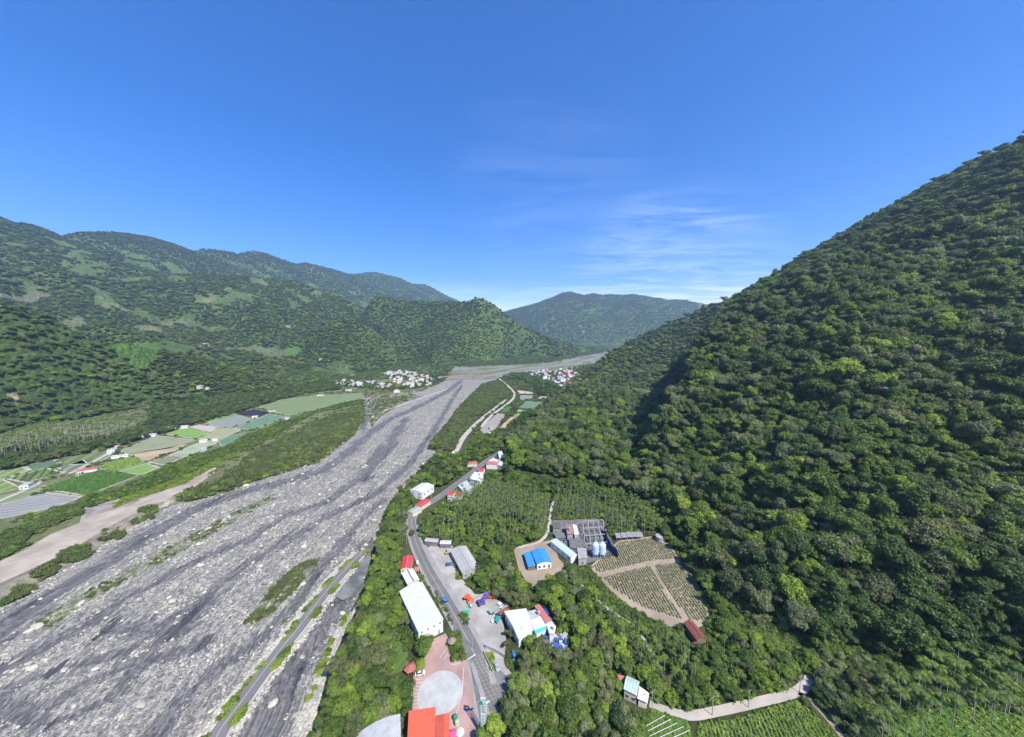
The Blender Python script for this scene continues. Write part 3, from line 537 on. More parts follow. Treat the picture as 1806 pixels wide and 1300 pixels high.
# bare soil and crop fields
soil = poly([(905,966),(950,957),(975,952),(985,985),(1000,1000),(985,1012),(948,1036),(935,1035),(915,1005)]); drape('ground', soil, .03, DIRT, 'bare tan soil around the blue roofed house'); keep(soil, .2)
plant_yard = poly([(968,918),(1062,914),(1072,940),(1090,978),(1040,992),(1000,992),(975,950)]); drape('ground', plant_yard, .035, CONC_D, 'dark stained concrete yard of the plant'); keep(plant_yard, .5, 3)
nearf = poly([(1040,1000),(1075,968),(1092,953),(1150,946),(1182,960),(1198,986),(1228,1022),(1245,1062),(1252,1098),(1225,1110),(1180,1105),(1125,1080),(1080,1045)]); drape('field', nearf, .03, DIRT, 'tan soil plot planted with rows of young crops'); keep(nearf, 1.)
LFIELDS = [
    ([(0,891),(80,869),(143,876),(133,881),(93,896),(0,915),(-120,935),(-120,910)], ('grey_mulch_film', (.20,.195,.185), (.26,.255,.24), 62, 7.5, (0.288,0.288,0.276)), 'pale grey mulched field at the left edge'),
    ([(0,875),(58,865),(78,868),(0,889),(-120,909),(-120,893)], ('green_seedling_rows', (0.120,0.192,0.069), (0.204,0.240,0.138), 62, 6.0, (0.108,0.156,0.057)), 'green seedling strip above the grey field'),
    ([(64,862),(176,828),(244,839),(152,874),(100,866)], ('vivid_green_crop', (0.054,0.162,0.034), (0.072,0.198,0.040), 40, 9.0, (0.048,0.120,0.034)), 'vivid green field beside the hedge'),
    ([(170,825),(236,803),(256,815),(201,832)], ('light_green_crop', (0.144,0.264,0.052), (0.192,0.300,0.081), 65, 5.2, (0.120,0.216,0.046)), 'light green field with fine rows'),
    ([(259,817),(280,825),(248,838),(206,833)], ('light_green_crop', 0, 0, 0, 0, 0), 'light green field below the pale field line'),
    ([(0,844),(36,860),(0,870),(-120,900),(-120,860)], ('yellow_green_rows', (0.132,0.204,0.052), (0.228,0.252,0.115), -28, 10.5, (0.108,0.156,0.046)), 'yellow green row field at the left edge'),
    ([(12,844),(83,826),(114,834),(44,851)], ('wide_row_crop', (0.120,0.180,0.052), (0.054,0.078,0.032), -40, 16.5, (0.168,0.192,0.069)), 'field of wide dark and light green rows'),
    ([(44,821),(95,811),(106,820),(56,830)], ('blue_green_crop', (0.078,0.138,0.069), (0.102,0.156,0.086), 60, 7.5, (0.060,0.108,0.057)), 'blue green field under the wooded belt'),
    ([(99,809),(190,790),(195,804),(167,818),(108,820)], ('olive_rows', (0.144,0.186,0.069), (0.090,0.120,0.052), -35, 13.5, (0.180,0.204,0.103)), 'olive row field near the white shed'),
    ([(102,825),(146,811),(160,822),(117,833)], ('dark_film_rows', (0.102,0.144,0.092), (0.204,0.240,0.172), -30, 12.0, (0.084,0.120,0.075)), 'dark field with pale furrows'),
    ([(0,830),(38,822),(51,830),(14,843),(-100,866),(-100,850)], ('yellow_green_rows', 0, 0, 0, 0, 0), 'yellow green field by the left edge'),
    ([(212,796),(276,768),(345,776),(300,791),(226,802)], ('grey_olive_stubble', (0.204,0.228,0.127), (0.240,0.252,0.161), 66, 9.0, (0.156,0.180,0.092)), 'grey olive stubble field'),
    ([(290,766),(330,754),(362,760),(371,764),(347,774)], ('light_green_crop', 0, 0, 0, 0, 0), 'light green plot by the pale strip'),
    ([(331,754),(351,749),(385,753),(371,763)], ('pink_grey_soil', (0.408,0.360,0.299), (0.360,0.324,0.276), 60, 7.5, (0.336,0.300,0.253)), 'bare pinkish plot'),
    ([(360,748),(417,732),(446,738),(407,755),(380,752)], ('blue_grey_crop', (0.180,0.210,0.172), (0.228,0.252,0.213), 60, 7.5, (0.144,0.180,0.138)), 'blue grey plot next to the black net'),
    ([(369,746),(363,742),(415,730),(420,731)], ('light_green_crop', 0, 0, 0, 0, 0), 'narrow light green strip'),
    ([(411,756),(472,731),(508,735),(449,757)], ('teal_crop', (0.102,0.180,0.109), (0.132,0.216,0.138), 60, 7.5, (0.084,0.144,0.086)), 'teal green plot beyond the net'),
    ([(480,727),(457,718),(499,704),(560,697),(640,693),(642,703),(560,722),(511,733)], ('far_olive_crop', (0.144,0.192,0.086), (0.180,0.222,0.103), 58, 9.0, (0.120,0.156,0.069)), 'large olive field towards the village'),
    ([(348,774),(387,755),(427,758),(399,770),(379,778)], ('tan_stubble', (0.300,0.276,0.161), (0.240,0.264,0.138), 50, 9.0, (0.204,0.216,0.115)), 'tan stubble plot'),
    ([(385,778),(402,770),(450,760),(448,766),(392,790)], ('teal_crop', 0, 0, 0, 0, 0), 'teal plot along the hedge'),
    ([(296,804),(357,778),(384,777),(379,783),(321,808)], ('speckled_cabbage', (0.192,0.264,0.149), (0.360,0.396,0.287), 60, 4.5, (0.108,0.168,0.069)), 'speckled cabbage field'),
    ([(212,803),(280,792),(328,784),(314,793),(262,812)], ('tan_orange_soil', (0.432,0.312,0.196), (0.360,0.276,0.184), 60, 13.5, (0.144,0.168,0.069)), 'bare orange tan soil strip'),
    ([(262,815),(296,805),(319,808),(292,821)], ('brown_stubble', (0.204,0.204,0.115), (0.168,0.180,0.092), 60, 7.5, (0.132,0.156,0.069)), 'brown stubble plot')]
_fm = {}
LKEEP = []; BUND = paint('pale_field_bund', (.38, .37, .30), .95, .3, .3)
for P, spec, lab in LFIELDS:
    if spec[0] not in _fm: _fm[spec[0]] = field_mat(*spec)
    Q = poly(P, 3.); drape('field', Q, .10, _fm[spec[0]], lab); LKEEP.append(Q); C = np.array([np.array(a) * (1 - t) + np.array(b) * t for a, b in zip(Q, Q[1:] + Q[:1]) for t in (0, .34, .67)]); C = np.concatenate([C, C[:1]]); ribbon('path', C, 2.4 if len(LKEEP) % 2 else 1.4, .14, BUND, 'pale bund around a field', follow=True)
drape('shade_net_field', poly([(418,728),(447,722),(476,727),(446,735)], 5.), 0, paint('black_shade_net', (.022, .022, .035), .9, .1, .2, dirt=.05), 'black shade net stretched over a plot', z0=5.)
drape('ground', poly([(-140,1095),(0,1052),(0,990),(40,972),(90,942),(140,922),(150,893),(200,882),(240,872),(300,858),(360,826),(382,824),(378,834),(345,858),(305,874),(296,888),(240,905),(200,925),(150,955),(110,978),(60,1015),(0,1052)][0:20], 3.), .05, DIRT3, 'bare sandy river terrace along the left bank')
drape('ground', poly([(150,892),(200,881),(250,869),(262,876),(230,892),(180,905),(150,915)], 3.), .09, paint('rough_brown_rubble', (.27, .235, .20), .95, .35, .12, dirt=.6, bump=.6), 'rough brown rubble on the river terrace')
for P, spec, lab in [
    ([(846,757),(877,729),(892,730),(879,754),(853,766)], ('far_grey_field', (.30,.27,.245), (.26,.235,.21), 30, 7, (.24,.22,.2)), 'greyish bare field beside the gravel road'),
    ([(880,754),(902,735),(912,736),(890,755)], ('tan_orange_soil', 0, 0, 0, 0, 0), 'tan plot next to the grey field'), ([(884,726),(893,717),(905,719),(893,728)], ('vivid_green_crop', 0, 0, 0, 0, 0), 'bright green plot'),
    ([(915,719),(928,707),(958,709),(955,716),(938,722)], ('teal_crop', 0, 0, 0, 0, 0), 'teal green plot below the village'), ([(916,705),(918,697),(941,697),(937,705)], ('blue_grey_crop', 0, 0, 0, 0, 0), 'blue grey plot below the village'),
    ([(912,688),(942,692),(939,696),(915,695)], ('pink_grey_soil', 0, 0, 0, 0, 0), 'reddish plot by the village edge'), ([(948,703),(954,699),(971,700),(974,704)], ('pink_grey_soil', 0, 0, 0, 0, 0), 'pale bare plot under the trees'),
    ([(908,727),(915,722),(937,724),(930,728)], ('tan_stubble', 0, 0, 0, 0, 0), 'tan plot below the teal field'), ([(905,733),(915,728),(920,730),(908,737)], ('light_green_crop', 0, 0, 0, 0, 0), 'small light green plot'),
    ([(1232,1276),(1300,1268),(1400,1236),(1416,1242),(1484,1306),(1560,1420),(1225,1420)], ('trellis_field_green', (.075,.15,.022), (.15,.20,.05), 27, 3.1, (.05,.10,.02)), 'bright green terraced field at the bottom'),
    ([(1150,1248),(1172,1258),(1212,1270),(1222,1300),(1222,1420),(1125,1420),(1128,1290)], ('young_green_field', (.06,.12,.022), (.085,.15,.03), 27, 3.1, (.05,.09,.02)), 'small green field with white row pipes'),
    ([(1545,1420),(1560,1285),(1610,1250),(1700,1245),(1806,1262),(2000,1290),(2000,1420)], ('palm_meadow_grass', (.05,.105,.02), (.075,.14,.028), 10, 4, (.13,.12,.06)), 'grassy knoll under the tall palms')]:
    if spec[0] not in _fm: _fm[spec[0]] = field_mat(*spec)
    z = poly(P); drape('field', z, .10, _fm[spec[0]], lab); keep(z, .5)
FIELD_B = poly([(1232,1276),(1300,1268),(1400,1236),(1416,1242),(1484,1306),(1560,1420),(1225,1420)]); FIELD_A = poly([(1150,1248),(1172,1258),(1212,1270),(1222,1300),(1222,1420),(1125,1420),(1128,1290)])
for P, spec, lab, zz in [([(715,655),(745,648),(775,650),(783,655),(745,662),(720,662)], ('far_olive_crop', 0,0,0,0,0), 'pale terraced plots behind the left village', 3), ]:
    drape('field', poly(P, 3.), .3, _fm[spec[0]], lab)
sheetlawn = poly([(692,1152),(706,1132),(716,1140),(722,1165),(716,1180),(700,1188),(688,1190)]); drape('lawn', sheetlawn, .04, GRASSM, 'small lawn behind the white hall'); keep(sheetlawn, .2)
ISLAND = poly([(795,1120),(808,1116),(820,1150),(822,1162),(808,1165),(795,1156),(789,1140)])
sheet('planting_bed', ISLAND, Z0 + .16, GRASSM, 'planted island between the plaza and the road', .4)
# ------------------------------------------------------------------ buildings
def rect(px, z):
    P = [g2(*p, z) for p in px]; a, b, c, d = P; u = ((b - a) + (c - d)) / 2; v = ((d - a) + (c - b)) / 2; ang = math.atan2(u[1], u[0]); m = (a + b + c + d) / 4
    n = np.array([-math.sin(ang), math.cos(ang)]); return m, ang, float(np.linalg.norm(u)), abs(float(v @ n))
def foot(m, ang, w, l, g=0):
    c, s = math.cos(ang), math.sin(ang); return [(m[0] + x * c - y * s, m[1] + x * s + y * c) for x, y in ((-w/2-g, -l/2-g), (w/2+g, -l/2-g), (w/2+g, l/2+g), (-w/2-g, l/2+g))]
WINF, WINP = {}, {}
def window(parent, x, y, z, w, h, ang, fm=None, mull=1):
    """frame with a pane behind it; set on a wall facing direction ang"""
    k = (round(w, 1), round(h, 1), mull)
    if k not in WINF:
        b = MB(); t = .09
        for sx, sz, cx, cz in ((w, t, 0, h/2), (w, t, 0, -h/2), (t, h, -w/2, 0), (t, h, w/2, 0)): b.box(cx, 0, cz, sx, .08, sz)
        for i in range(mull): b.box(-w/2 + w * (i + 1) / (mull + 1), 0, 0, .06, .07, h)
        WINF[k] = b.mesh('window', fm or STEEL); WINP[k] = MB().box(0, .015, 0, w - .05, .03, h - .05).mesh('pane', GLASS)
    f = ob('window', WINF[k], parent, (x, y, z), (0, 0, ang)); ob('pane', WINP[k], f, (0, 0, 0)); return f
def wall_windows(root, w, l, side, n, ww, wh, z, mull=1):
    L = w if side in 'SN' else l
    for i in range(n):
        q = -L/2 + L * (i + .5) / n
        if side == 'S': window(root, q, -l/2 - .04, z, ww, wh, 0, mull=mull)
        if side == 'N': window(root, q, l/2 + .04, z, ww, wh, math.pi, mull=mull)
        if side == 'W': window(root, -w/2 - .04, q, z, ww, wh, -math.pi/2, mull=mull)
        if side == 'E': window(root, w/2 + .04, q, z, ww, wh, math.pi/2, mull=mull)
def door(root, x, y, w, h, ang, m):
    d = MB().box(0, 0, h/2, w, .08, h).ob('door', m, root, (x, y, 0), (0, 0, ang)); MB().box(w * .35, -.07, h * .45, .12, .06, .12).ob('handle', STEEL, d)
def walls_gable(w, l, e, r, ridge, arch=False):
    b = MB(); 
    if ridge == 'v': pr = [(-w/2, 0), (w/2, 0), (w/2, e), (0, e + r), (-w/2, e)]; 
    else: pr = [(-l/2, 0), (l/2, 0), (l/2, e), (0, e + r), (-l/2, e)]
    if arch:
        W_ = w if ridge == 'v' else l; pr = [(-W_/2, 0), (W_/2, 0)] + [(W_/2 * math.cos(t), e + r * math.sin(t)) for t in np.linspace(0, math.pi, 13)]
    n = len(pr); V = []
    for s in (-1, 1):
        for (a, z) in pr: V.append((a, s * l/2, z) if ridge == 'v' else (s * w/2, a, z))
    return b.add(V, [tuple(range(n)), tuple(range(2*n-1, n-1, -1))] + [(i, n + i, n + (i+1) % n, (i+1) % n) for i in range(n)])
def gable(name, label, cat, px, eave, rise, rm, wm, ridge='v', over=.5, panels=0, arch=False, z=Z0, wins=(), doors=(), cap=None, group=None, openw=False, front=4., cut=.03):
    m, ang, W_, L_ = rect(px, z + eave); root = thing(name, label, cat, (m[0], m[1], z), ang, group); w, l = W_ - 2 * over, L_ - 2 * over; keep(foot(m, ang, W_, L_), 1., front)
    if not openw: walls_gable(w, l, eave - .05, rise * (w if ridge == 'v' else l) / (W_ if ridge == 'v' else L_) - .05, ridge, arch).ob('wall', wm, root)
    else:
        for sx in (-1, 1):
            for k in range(openw): MB().box(0, 0, eave/2, .25, .25, eave).ob('post', STEEL, root, (sx * w/2, -l/2 + l * k / (openw - 1), 0) if ridge == 'v' else (-w/2 + w * k / (openw - 1), sx * l/2, 0))
    A = W_ if ridge == 'v' else L_; B = L_ if ridge == 'v' else W_; n = max(1, panels)
    segs = [(-A/2, 0, 0, rise), (0, rise, A/2, 0)] if not arch else None
    if arch:
        ts = np.linspace(math.pi, 0, 9); q = [(A/2 * math.cos(t), rise * math.sin(t)) for t in ts]; segs = [(q[i][0], q[i][1], q[i+1][0], q[i+1][1]) for i in range(8)]
    pw = B / n
    for (a0, z0, a1, z1) in segs:
        dl = math.hypot(a1 - a0, z1 - z0); c = cut if n > 1 else 0
        b = MB()
        if ridge == 'v': b.slab([(a0, -pw/2 + c, z0 + .08), (a1, -pw/2 + c, z1 + .08), (a1, pw/2 - c, z1 + .08), (a0, pw/2 - c, z0 + .08)], .1)
        else: b.slab([(-pw/2 + c, a0, z0 + .08), (pw/2 - c, a0, z0 + .08), (pw/2 - c, a1, z1 + .08), (-pw/2 + c, a1, z1 + .08)], .1)
        if n > 1:   # raised seam along one edge
            y = pw/2 - c
            if ridge == 'v': b.slab([(a0, y - .07, z0 + .15), (a1, y - .07, z1 + .15), (a1, y, z1 + .15), (a0, y, z0 + .15)], .08)
            else: b.slab([(y - .07, a0, z0 + .15), (y, a0, z0 + .15), (y, a1, z1 + .15), (y - .07, a1, z1 + .15)], .08)
        me = b.mesh('roof_panel', rm)
        for k in range(n):
            q = -B/2 + pw * (k + .5); ob('roof_panel' if n > 1 else 'roof', me, root, (0, q, eave) if ridge == 'v' else (q, 0, eave))
    if not arch:
        b = MB(); b.box(0, 0, 0, .5 if ridge == 'v' else W_, L_ if ridge == 'v' else .5, .1); b.ob('ridge_cap', cap or rm, root, (0, 0, eave + rise + .1))
    for side, k, ww, wh, zz, mu in wins: wall_windows(root, w, l, side, k, ww, wh, zz, mu)
    for x, side, dw, dh, dm in doors:
        if side == 'S': door(root, x, -l/2 - .05, dw, dh, 0, dm)
        if side == 'N': door(root, x, l/2 + .05, dw, dh, math.pi, dm)
        if side == 'E': door(root, w/2 + .05, x, dw, dh, math.pi/2, dm)
        if side == 'W': door(root, -w/2 - .05, x, dw, dh, -math.pi/2, dm)
    return root
def slabs(name, label, cat, roofs, wm, z=Z0, inset=.5, posts=False, group=None, front=3.):
    """building of flat or lean-to roofs; roofs = [(corners (px,py,height), material, label)]"""
    allp = []; R = []
    for pts, m, lab in roofs:
        q = [(*g2(a, b, z + h), h) for a, b, h in pts]; R.append((q, m, lab)); allp += q
    cx = sum(p[0] for p in allp) / len(allp); cyy = sum(p[1] for p in allp) / len(allp); root = thing(name, label, cat, (cx, cyy, z), 0, group)
    for q, m, lab in R:
        P = [(x - cx, y - cyy, h) for x, y, h in q]; keep([(x, y) for x, y, h in q], .8, front)
        area = sum(P[i][0] * P[(i+1) % len(P)][1] - P[(i+1) % len(P)][0] * P[i][1] for i in range(len(P)))
        if area < 0: P = P[::-1]
        o = MB().slab([(x, y, h + .06) for x, y, h in P], .14).ob('roof', m, root)
        if lab: o['label'] = lab
        mx, my = sum(p[0] for p in P) / len(P), sum(p[1] for p in P) / len(P); Q = []
        for x, y, h in P:
            d = math.hypot(x - mx, y - my); k = (d - inset * 1.3) / d; Q.append((mx + (x - mx) * k, my + (y - my) * k, h - .1))
        if posts:
            for x, y, h in Q: MB().box(x, y, h/2, .18, .18, h).ob('post', STEEL, root)
        else:
            n = len(Q); b = MB().add([(x, y, 0) for x, y, h in Q] + list(Q), [tuple(range(n-1, -1, -1)), tuple(range(n, 2*n))] + [(i, (i+1) % n, n + (i+1) % n, n + i) for i in range(n)]); b.ob('wall', wm, root)
            for i in range(n):                               # windows on the camera-facing sides
                a, c = np.array(Q[i]), np.array(Q[(i+1) % n]); d = (c - a)[:2]; L = np.linalg.norm(d); nn = np.array([d[1], -d[0]]) / max(L, .01); mid = (a + c)[:2] / 2 + [cx, cyy]
                if L > 3.2 and min(a[2], c[2]) > 2.4 and nn @ (-mid) > 0 and nn @ mid < -.25 * np.linalg.norm(mid):
                    k = max(1, int(L / 3.4))
                    for j in range(k):
                        p = a[:2] + d * (j + .5) / k + nn * .05; window(root, p[0], p[1], 1.6, 1.3, 1.1, math.atan2(d[1], d[0]))
    return root
WROOF = corrugated('white_metal_roof', (.55, .56, .57), 1, 1.0, .5, dirt=.3, var=.07); WROOF2 = corrugated('off_white_metal_roof', (.44, .44, .43), 0, .9, .5, dirt=.3)
RROOF = corrugated('red_metal_roof', (.50, .060, .062), 1, .9, .5, dirt=.15); RROOF2 = corrugated('faded_pink_red_roof', (.46, .15, .13), 1, .9, .6, dirt=.3)
OROOF = corrugated('orange_red_metal_roof', (.62, .105, .055), 0, 1.1, .5, dirt=.08, var=.05); OROOF2 = corrugated('dull_orange_roof', (.40, .085, .05), 0, 1.1, .6, dirt=.3)
BROOF = corrugated('bright_blue_metal_roof', (.045, .24, .52), 1, .9, .45, dirt=.08, var=.06); GROOF = corrugated('pale_green_metal_roof', (.42, .53, .49), 1, .9, .5, dirt=.15); TROOF = corrugated('teal_metal_roof', (.03, .44, .36), 0, .9, .5, dirt=.08)
AROOF = corrugated('weathered_grey_sheet_roof', (.36, .35, .33), 1, 1.1, .8, dirt=.5, var=.2); RUST = corrugated('rusty_red_sheet_roof', (.32, .075, .06), 0, 1., .8, dirt=.4, rust=.7)
# the long white hall and its neighbours by the road
hall = gable('warehouse', 'long white metal-roofed hall between the road and the wooded bank', 'warehouse', [(705,1043),(746,1026),(781,1093),(736,1115)][0:4], 7.0, 1.7, WROOF, WHITEW, panels=13, over=.35,
    wins=(('W', 8, 1.6, 1.2, 4.6, 1), ('S', 4, .9, .7, 5.6, 0)), doors=((-2.5, 'S', 4., 3.4, WROOF2), (4.2, 'S', 1.2, 2.3, STEEL)))
gable('white_roofed_house', 'small house with two white roof slopes split by a dark gap beside the long hall', 'house', [(708,1010.6),(729,1002.7),(740,1022.3),(718,1031.5)], 4.6, .7, WROOF, CREAM, panels=4, over=.3, cap=DARK, wins=(('W', 3, 1.2, 1.2, 1.8, 1),))
gable('red_roofed_cottage', 'cottage with a glossy red roof north of the small white-roofed house', 'house', [(709.4,982.4),(727.7,980.5),(727,1002),(707.5,1004)], 3.4, 1.1, RROOF, CREAM, ridge='v', panels=4, over=.3, wins=(('S', 2, 1., 1., 1.7, 1),), cap=RROOF2)
slabs('striped_awning', 'faded red lean-to awning beside the roadside cottage', 'awning', [([(731,1000,2.8),(739.5,1000,2.4),(738.5,1008,2.4),(731,1006.6,2.8)], RROOF2, None)], None, posts=True, inset=.3)
slabs('arched_roof_hall', 'pale grey roofed hall cut off by the bottom edge, left of the orange roofs', 'hall', [([(706,1259,9),(687,1263,8.6),(689,1420,8.6),(710,1420,9)], WROOF2, None), ([(687,1263,8.6),(663,1273,7.2),(664,1420,7.2),(689,1420,8.6)], WROOF2, None), ([(663,1273,7.2),(640,1287,5.2),(640,1420,5.2),(664,1420,7.2)], WROOF2, None), ([(640,1287,5.2),(624,1302,3),(620,1420,3),(640,1420,5.2)], WROOF2, None)], WHITEW, inset=.3)
slabs('orange_roofed_shop', 'building with a big bright orange roof beside the round plaza', 'shop', [([(721,1254,7.5),(768,1247,7.5),(768,1420,6.4),(712,1420,6.4)], OROOF, None), ([(768.5,1262,5.6),(783,1259,5.),(785,1420,5.),(769,1420,5.6)], OROOF2, 'dull darker middle roof'), ([(783,1259,5.2),(792.5,1257,5.2),(794,1420,4.9),(785,1420,4.9)], OROOF, None)], CREAM, inset=.3, front=8)
gable('roadside_shed', 'long grey metal shed with pale curved skylights at the north end of the yard', 'shed', [(750,948),(774,951),(773,957),(751,955)], 3.2, .6, AROOF, CONC_D, ridge='h', panels=5, over=.2, arch=True)
gable('roadside_shed', 'shorter grey shed end standing next to the curved skylight shed', 'shed', [(777,953),(796,952),(797,961),(776,959)], 3.0, .9, WROOF2, CONC_D, ridge='h', panels=4, over=.2)
gable('grey_roofed_shed', 'large weathered grey sheet-roofed shed at the right side of the upper yard', 'shed', [(799,969),(826,962),(843,1003),(810,1015)], 4.0, 1.5, AROOF, CONC, panels=9, over=.3, cap=STEEL, wins=(('S', 3, 1.2, 1., 2., 1),))
WS = corrugated('bright_white_workshop_roof', (.68, .68, .68), 0, 1.0, .45, dirt=.2, var=.05)
slabs('workshop', 'workshop of patched white, teal and red roofs beside the cluttered yard', 'workshop', [([(889,1078,5.2),(928,1073,5.2),(936.6,1094,6.6),(904.6,1105,6.6)], WS, 'white upper roof slope'), ([(904.6,1105,6.6),(936.6,1094,6.6),(941,1112,5.),(914,1127,5.)], WROOF2, 'greyish lower roof slope'),
    ([(929,1079,4.6),(944,1075,4.6),(954,1088,5.2),(937,1094,5.2)], WROOF2, None), ([(937,1094,5.2),(954,1088,5.2),(963,1103.7,4.4),(942,1111,4.4)], WS, None), ([(942,1111,4.3),(963,1103.7,4.3),(966,1109,3.6),(945,1118.5,3.6)], TROOF, 'teal roof strip'),
    ([(942.5,1068,5.4),(951,1065.5,5.2),(973.5,1094,5.2),(963,1100,5.4)], RROOF2, 'faded red roof strip'), ([(963,1101,4.6),(973,1096,4.6),(979,1104,4.6),(978,1118,4.6),(969,1117,4.6)], WHITEW, None)], WHITEW)
slabs('rusty_canopy', 'rusty brown canopy between the flatbed lorry and the workshop', 'canopy', [([(877,1079,3.4),(893,1071,3.4),(900,1075,3.2),(882,1085,3.2)], RUST, None)], None, posts=True, inset=.3)
gable('blue_roofed_house', 'white house with a bright blue gabled roof on bare soil', 'house', [(937,971.5),(962.4,967),(972.6,992),(945.8,995)], 4.2, 1.1, BROOF, WHITEW, panels=6, over=.35, wins=(('S', 3, 1.4, 1.5, 1.8, 1), ('E', 3, 1.2, 1.2, 1.9, 1)), doors=((3.4, 'S', 1.1, 2.2, WOOD),))
slabs('blue_lean_to', 'low bright blue lean-to along the left side of the blue gabled house', 'lean-to', [([(923.6,974.8,3.),(936.5,972.2,3.5),(944.6,998,3.5),(931.4,1000.3,3.)], BROOF, None)], WOOD)
gable('pale_green_shed', 'narrow curved pale green roof shed between the blue house and the plant', 'shed', [(979,950.5),(990,948),(1010,981),(998,989)], 4.4, .7, GROOF, WHITEW, panels=9, over=.25, arch=True, wins=(('W', 4, 1.2, 1., 2.4, 1),))
gable('white_gabled_warehouse', 'white two-storey warehouse beside the river, beyond the bend in the road', 'warehouse', [(728.5,861),(750,848),(760,860),(738.5,874)], 6.6, 1.3, WROOF, WHITEW, ridge='h', panels=6, over=.25, wins=(('S', 3, 1.4, 1.3, 4.2, 1), ('W', 2, 1.5, 1.5, 4.6, 1), ('W', 2, 1.5, 1.5, 1.8, 1)))
for n_, args in enumerate([('red_roofed_shed', 'long shed with a rounded red roof at the bend in the road', [(732,890),(749,880),(759,883.5),(742,895)], 3.6, .9, RROOF, 'h', True), ('grey_roofed_annex', 'dull grey annex attached at the near end of the rounded red shed', [(731,892),(741,896),(731.5,907.5),(720,903)], 3.2, .6, AROOF, 'v', False)]):
    gable(args[0], args[1], 'shed', args[2], args[3], args[4], args[5], CREAM, ridge=args[6], panels=5, over=.2, arch=args[7])
gable('red_roofed_house', 'two-storey white house with a red roof at the near end of the roadside row', 'house', [(788,873),(795,866),(803,867),(799.6,874)], 6.2, .9, RROOF, WHITEW, panels=3, over=.25, wins=(('S', 1, 1.5, 1.4, 4.2, 1), ('S', 1, 1.5, 1.4, 1.6, 1), ('W', 2, 1.2, 1.3, 4.2, 1)))
gable('red_roofed_house', 'house with a broken red roof half hidden by palms, second in the roadside row', 'house', [(802,867.5),(807,864),(815,870),(811,875)], 5.5, .8, RROOF, CREAM, panels=3, over=.25, wins=(('S', 2, 1.1, 1.2, 3.6, 1),))
slabs('white_roofed_house', 'cluster of flat pale roofs between the palms and the road, third in the row', 'house', [([(812,853,4.5),(823,847,4.5),(832,855,4.2),(822,863,4.2)], WROOF2, None), ([(808,857,3.6),(811,853.5,3.6),(822,864,3.6),(818,868,3.6)], GROOF, None), ([(820,866,4),(833,856,4),(836,860,4),(824,869,4)], WROOF, None)], WHITEW)
slabs('white_villa', 'tall plain white villa with dark windows facing the road, in the middle of the row', 'house', [([(827.6,844,7),(837.4,832,7),(849.6,834.5,7),(841,848,7)], WROOF, None), ([(841,846,5),(849,836,5),(853,839,5),(846,849,5)], WHITEW, None)], WHITEW)
gable('red_roofed_house', 'small bright red roof just behind the white villa', 'house', [(842.3,831.4),(847,825.5),(854.5,826),(852.5,832)], 5, .8, RROOF, WHITEW, panels=3, over=.2, wins=(('S', 1, 1., 1., 3, 1),))
gable('red_roofed_house', 'wide white house under a dusty pink roof near the far end of the row', 'house', [(856,820),(861,814.5),(879,815),(877.5,820.5)], 5, 1., RROOF2, WHITEW, ridge='h', panels=5, over=.3, wins=(('S', 4, 1.2, 1.2, 2.8, 1),))
slabs('white_roofed_house', 'large flat white roof behind the dusty pink roof', 'house', [([(861,813,4.5),(870,807.5,4.5),(889,815.6,4.5),(884,822,4.5)], WROOF, None)], WHITEW)
slabs('white_roofed_house', 'pale roofed house at the far end of the road under the mountain', 'house', [([(878,797,4),(885,795,4),(889,806,4),(880,807,4)], WROOF, None)], WHITEW)
gable('riverside_shed', 'low red-roofed shed across the road from the villas', 'shed', [(823.5,818.5),(825,814.5),(842,816),(841,820)], 3., .8, RROOF2, CREAM, ridge='h', panels=4, over=.2)
gable('pale_green_house', 'house with a pale green gabled roof at the lower palm grove', 'house', [(1100,1213),(1106,1190),(1128,1204),(1123,1230)][0:4], 4.4, 1.2, GROOF, CREAM, ridge='v', panels=5, over=.3, wins=(('S', 2, 1.2, 1.2, 1.8, 1), ('W', 2, 1.1, 1.1, 1.8, 1)))
slabs('house_annex', 'off-white flat roofed annex on the right of the pale green house', 'annex', [([(1127.5,1210,3.8),(1145,1223,3.4),(1142,1240,3.4),(1124,1232,3.8)], WS, None), ([(1089,1190,3.2),(1101,1192,3.2),(1098,1208,3.),(1093,1207,3.)], RROOF2, 'maroon lean-to roof')], CREAM)
gable('rusty_roofed_barn', 'old barn with a rusty red ribbed roof at the corner of the tan crop field', 'barn', [(1210,1097),(1228,1096),(1242,1128),(1224,1131)], 3.4, 1.4, RUST, WOOD, panels=9, over=.3)
gable('rusty_lean_to', 'small collapsed rusty shed below the ribbed barn', 'shed', [(1221,1134),(1231,1133),(1234,1143),(1224,1145)], 2.4, .5, RUST, WOOD, panels=3, over=.2)
# concrete plant
slabs('plant_building', 'soot-dark flat roofed shed at the upper left corner of the concrete plant', 'shed', [([(974.6,920,4.2),(987.5,921.6,4.2),(987.5,932.4,4.2),(975,932.4,4.2)], paint('dark_brown_roof', (.13, .11, .10), .9), None)], CONC)
slabs('plant_building', 'plant block with a terracotta flat roof and a white roof strip', 'building', [([(997.6,927,5.),(1009,924.5,5.),(1012,941.5,5.),(1000.5,942.5,5.)], paint('terracotta_roof', (.30, .17, .13), .9, .2, .4), None), ([(1010,925,5.4),(1016.5,926,5.4),(1021,942,5.),(1013.5,943.5,5.)], WS, None)], CONC)
slabs('plant_platform', 'broad grey concrete platform in the middle of the plant', 'platform', [([(1003,949,2.4),(1026.4,950.4,2.4),(1036,962,2.4),(1033,969,2.4),(1005,966,2.4)], CONC_D, None), ([(975,938,2.6),(995,940,2.6),(998,948,2.6),(982,950,2.6)], CONC_D, None)], CONC_D)
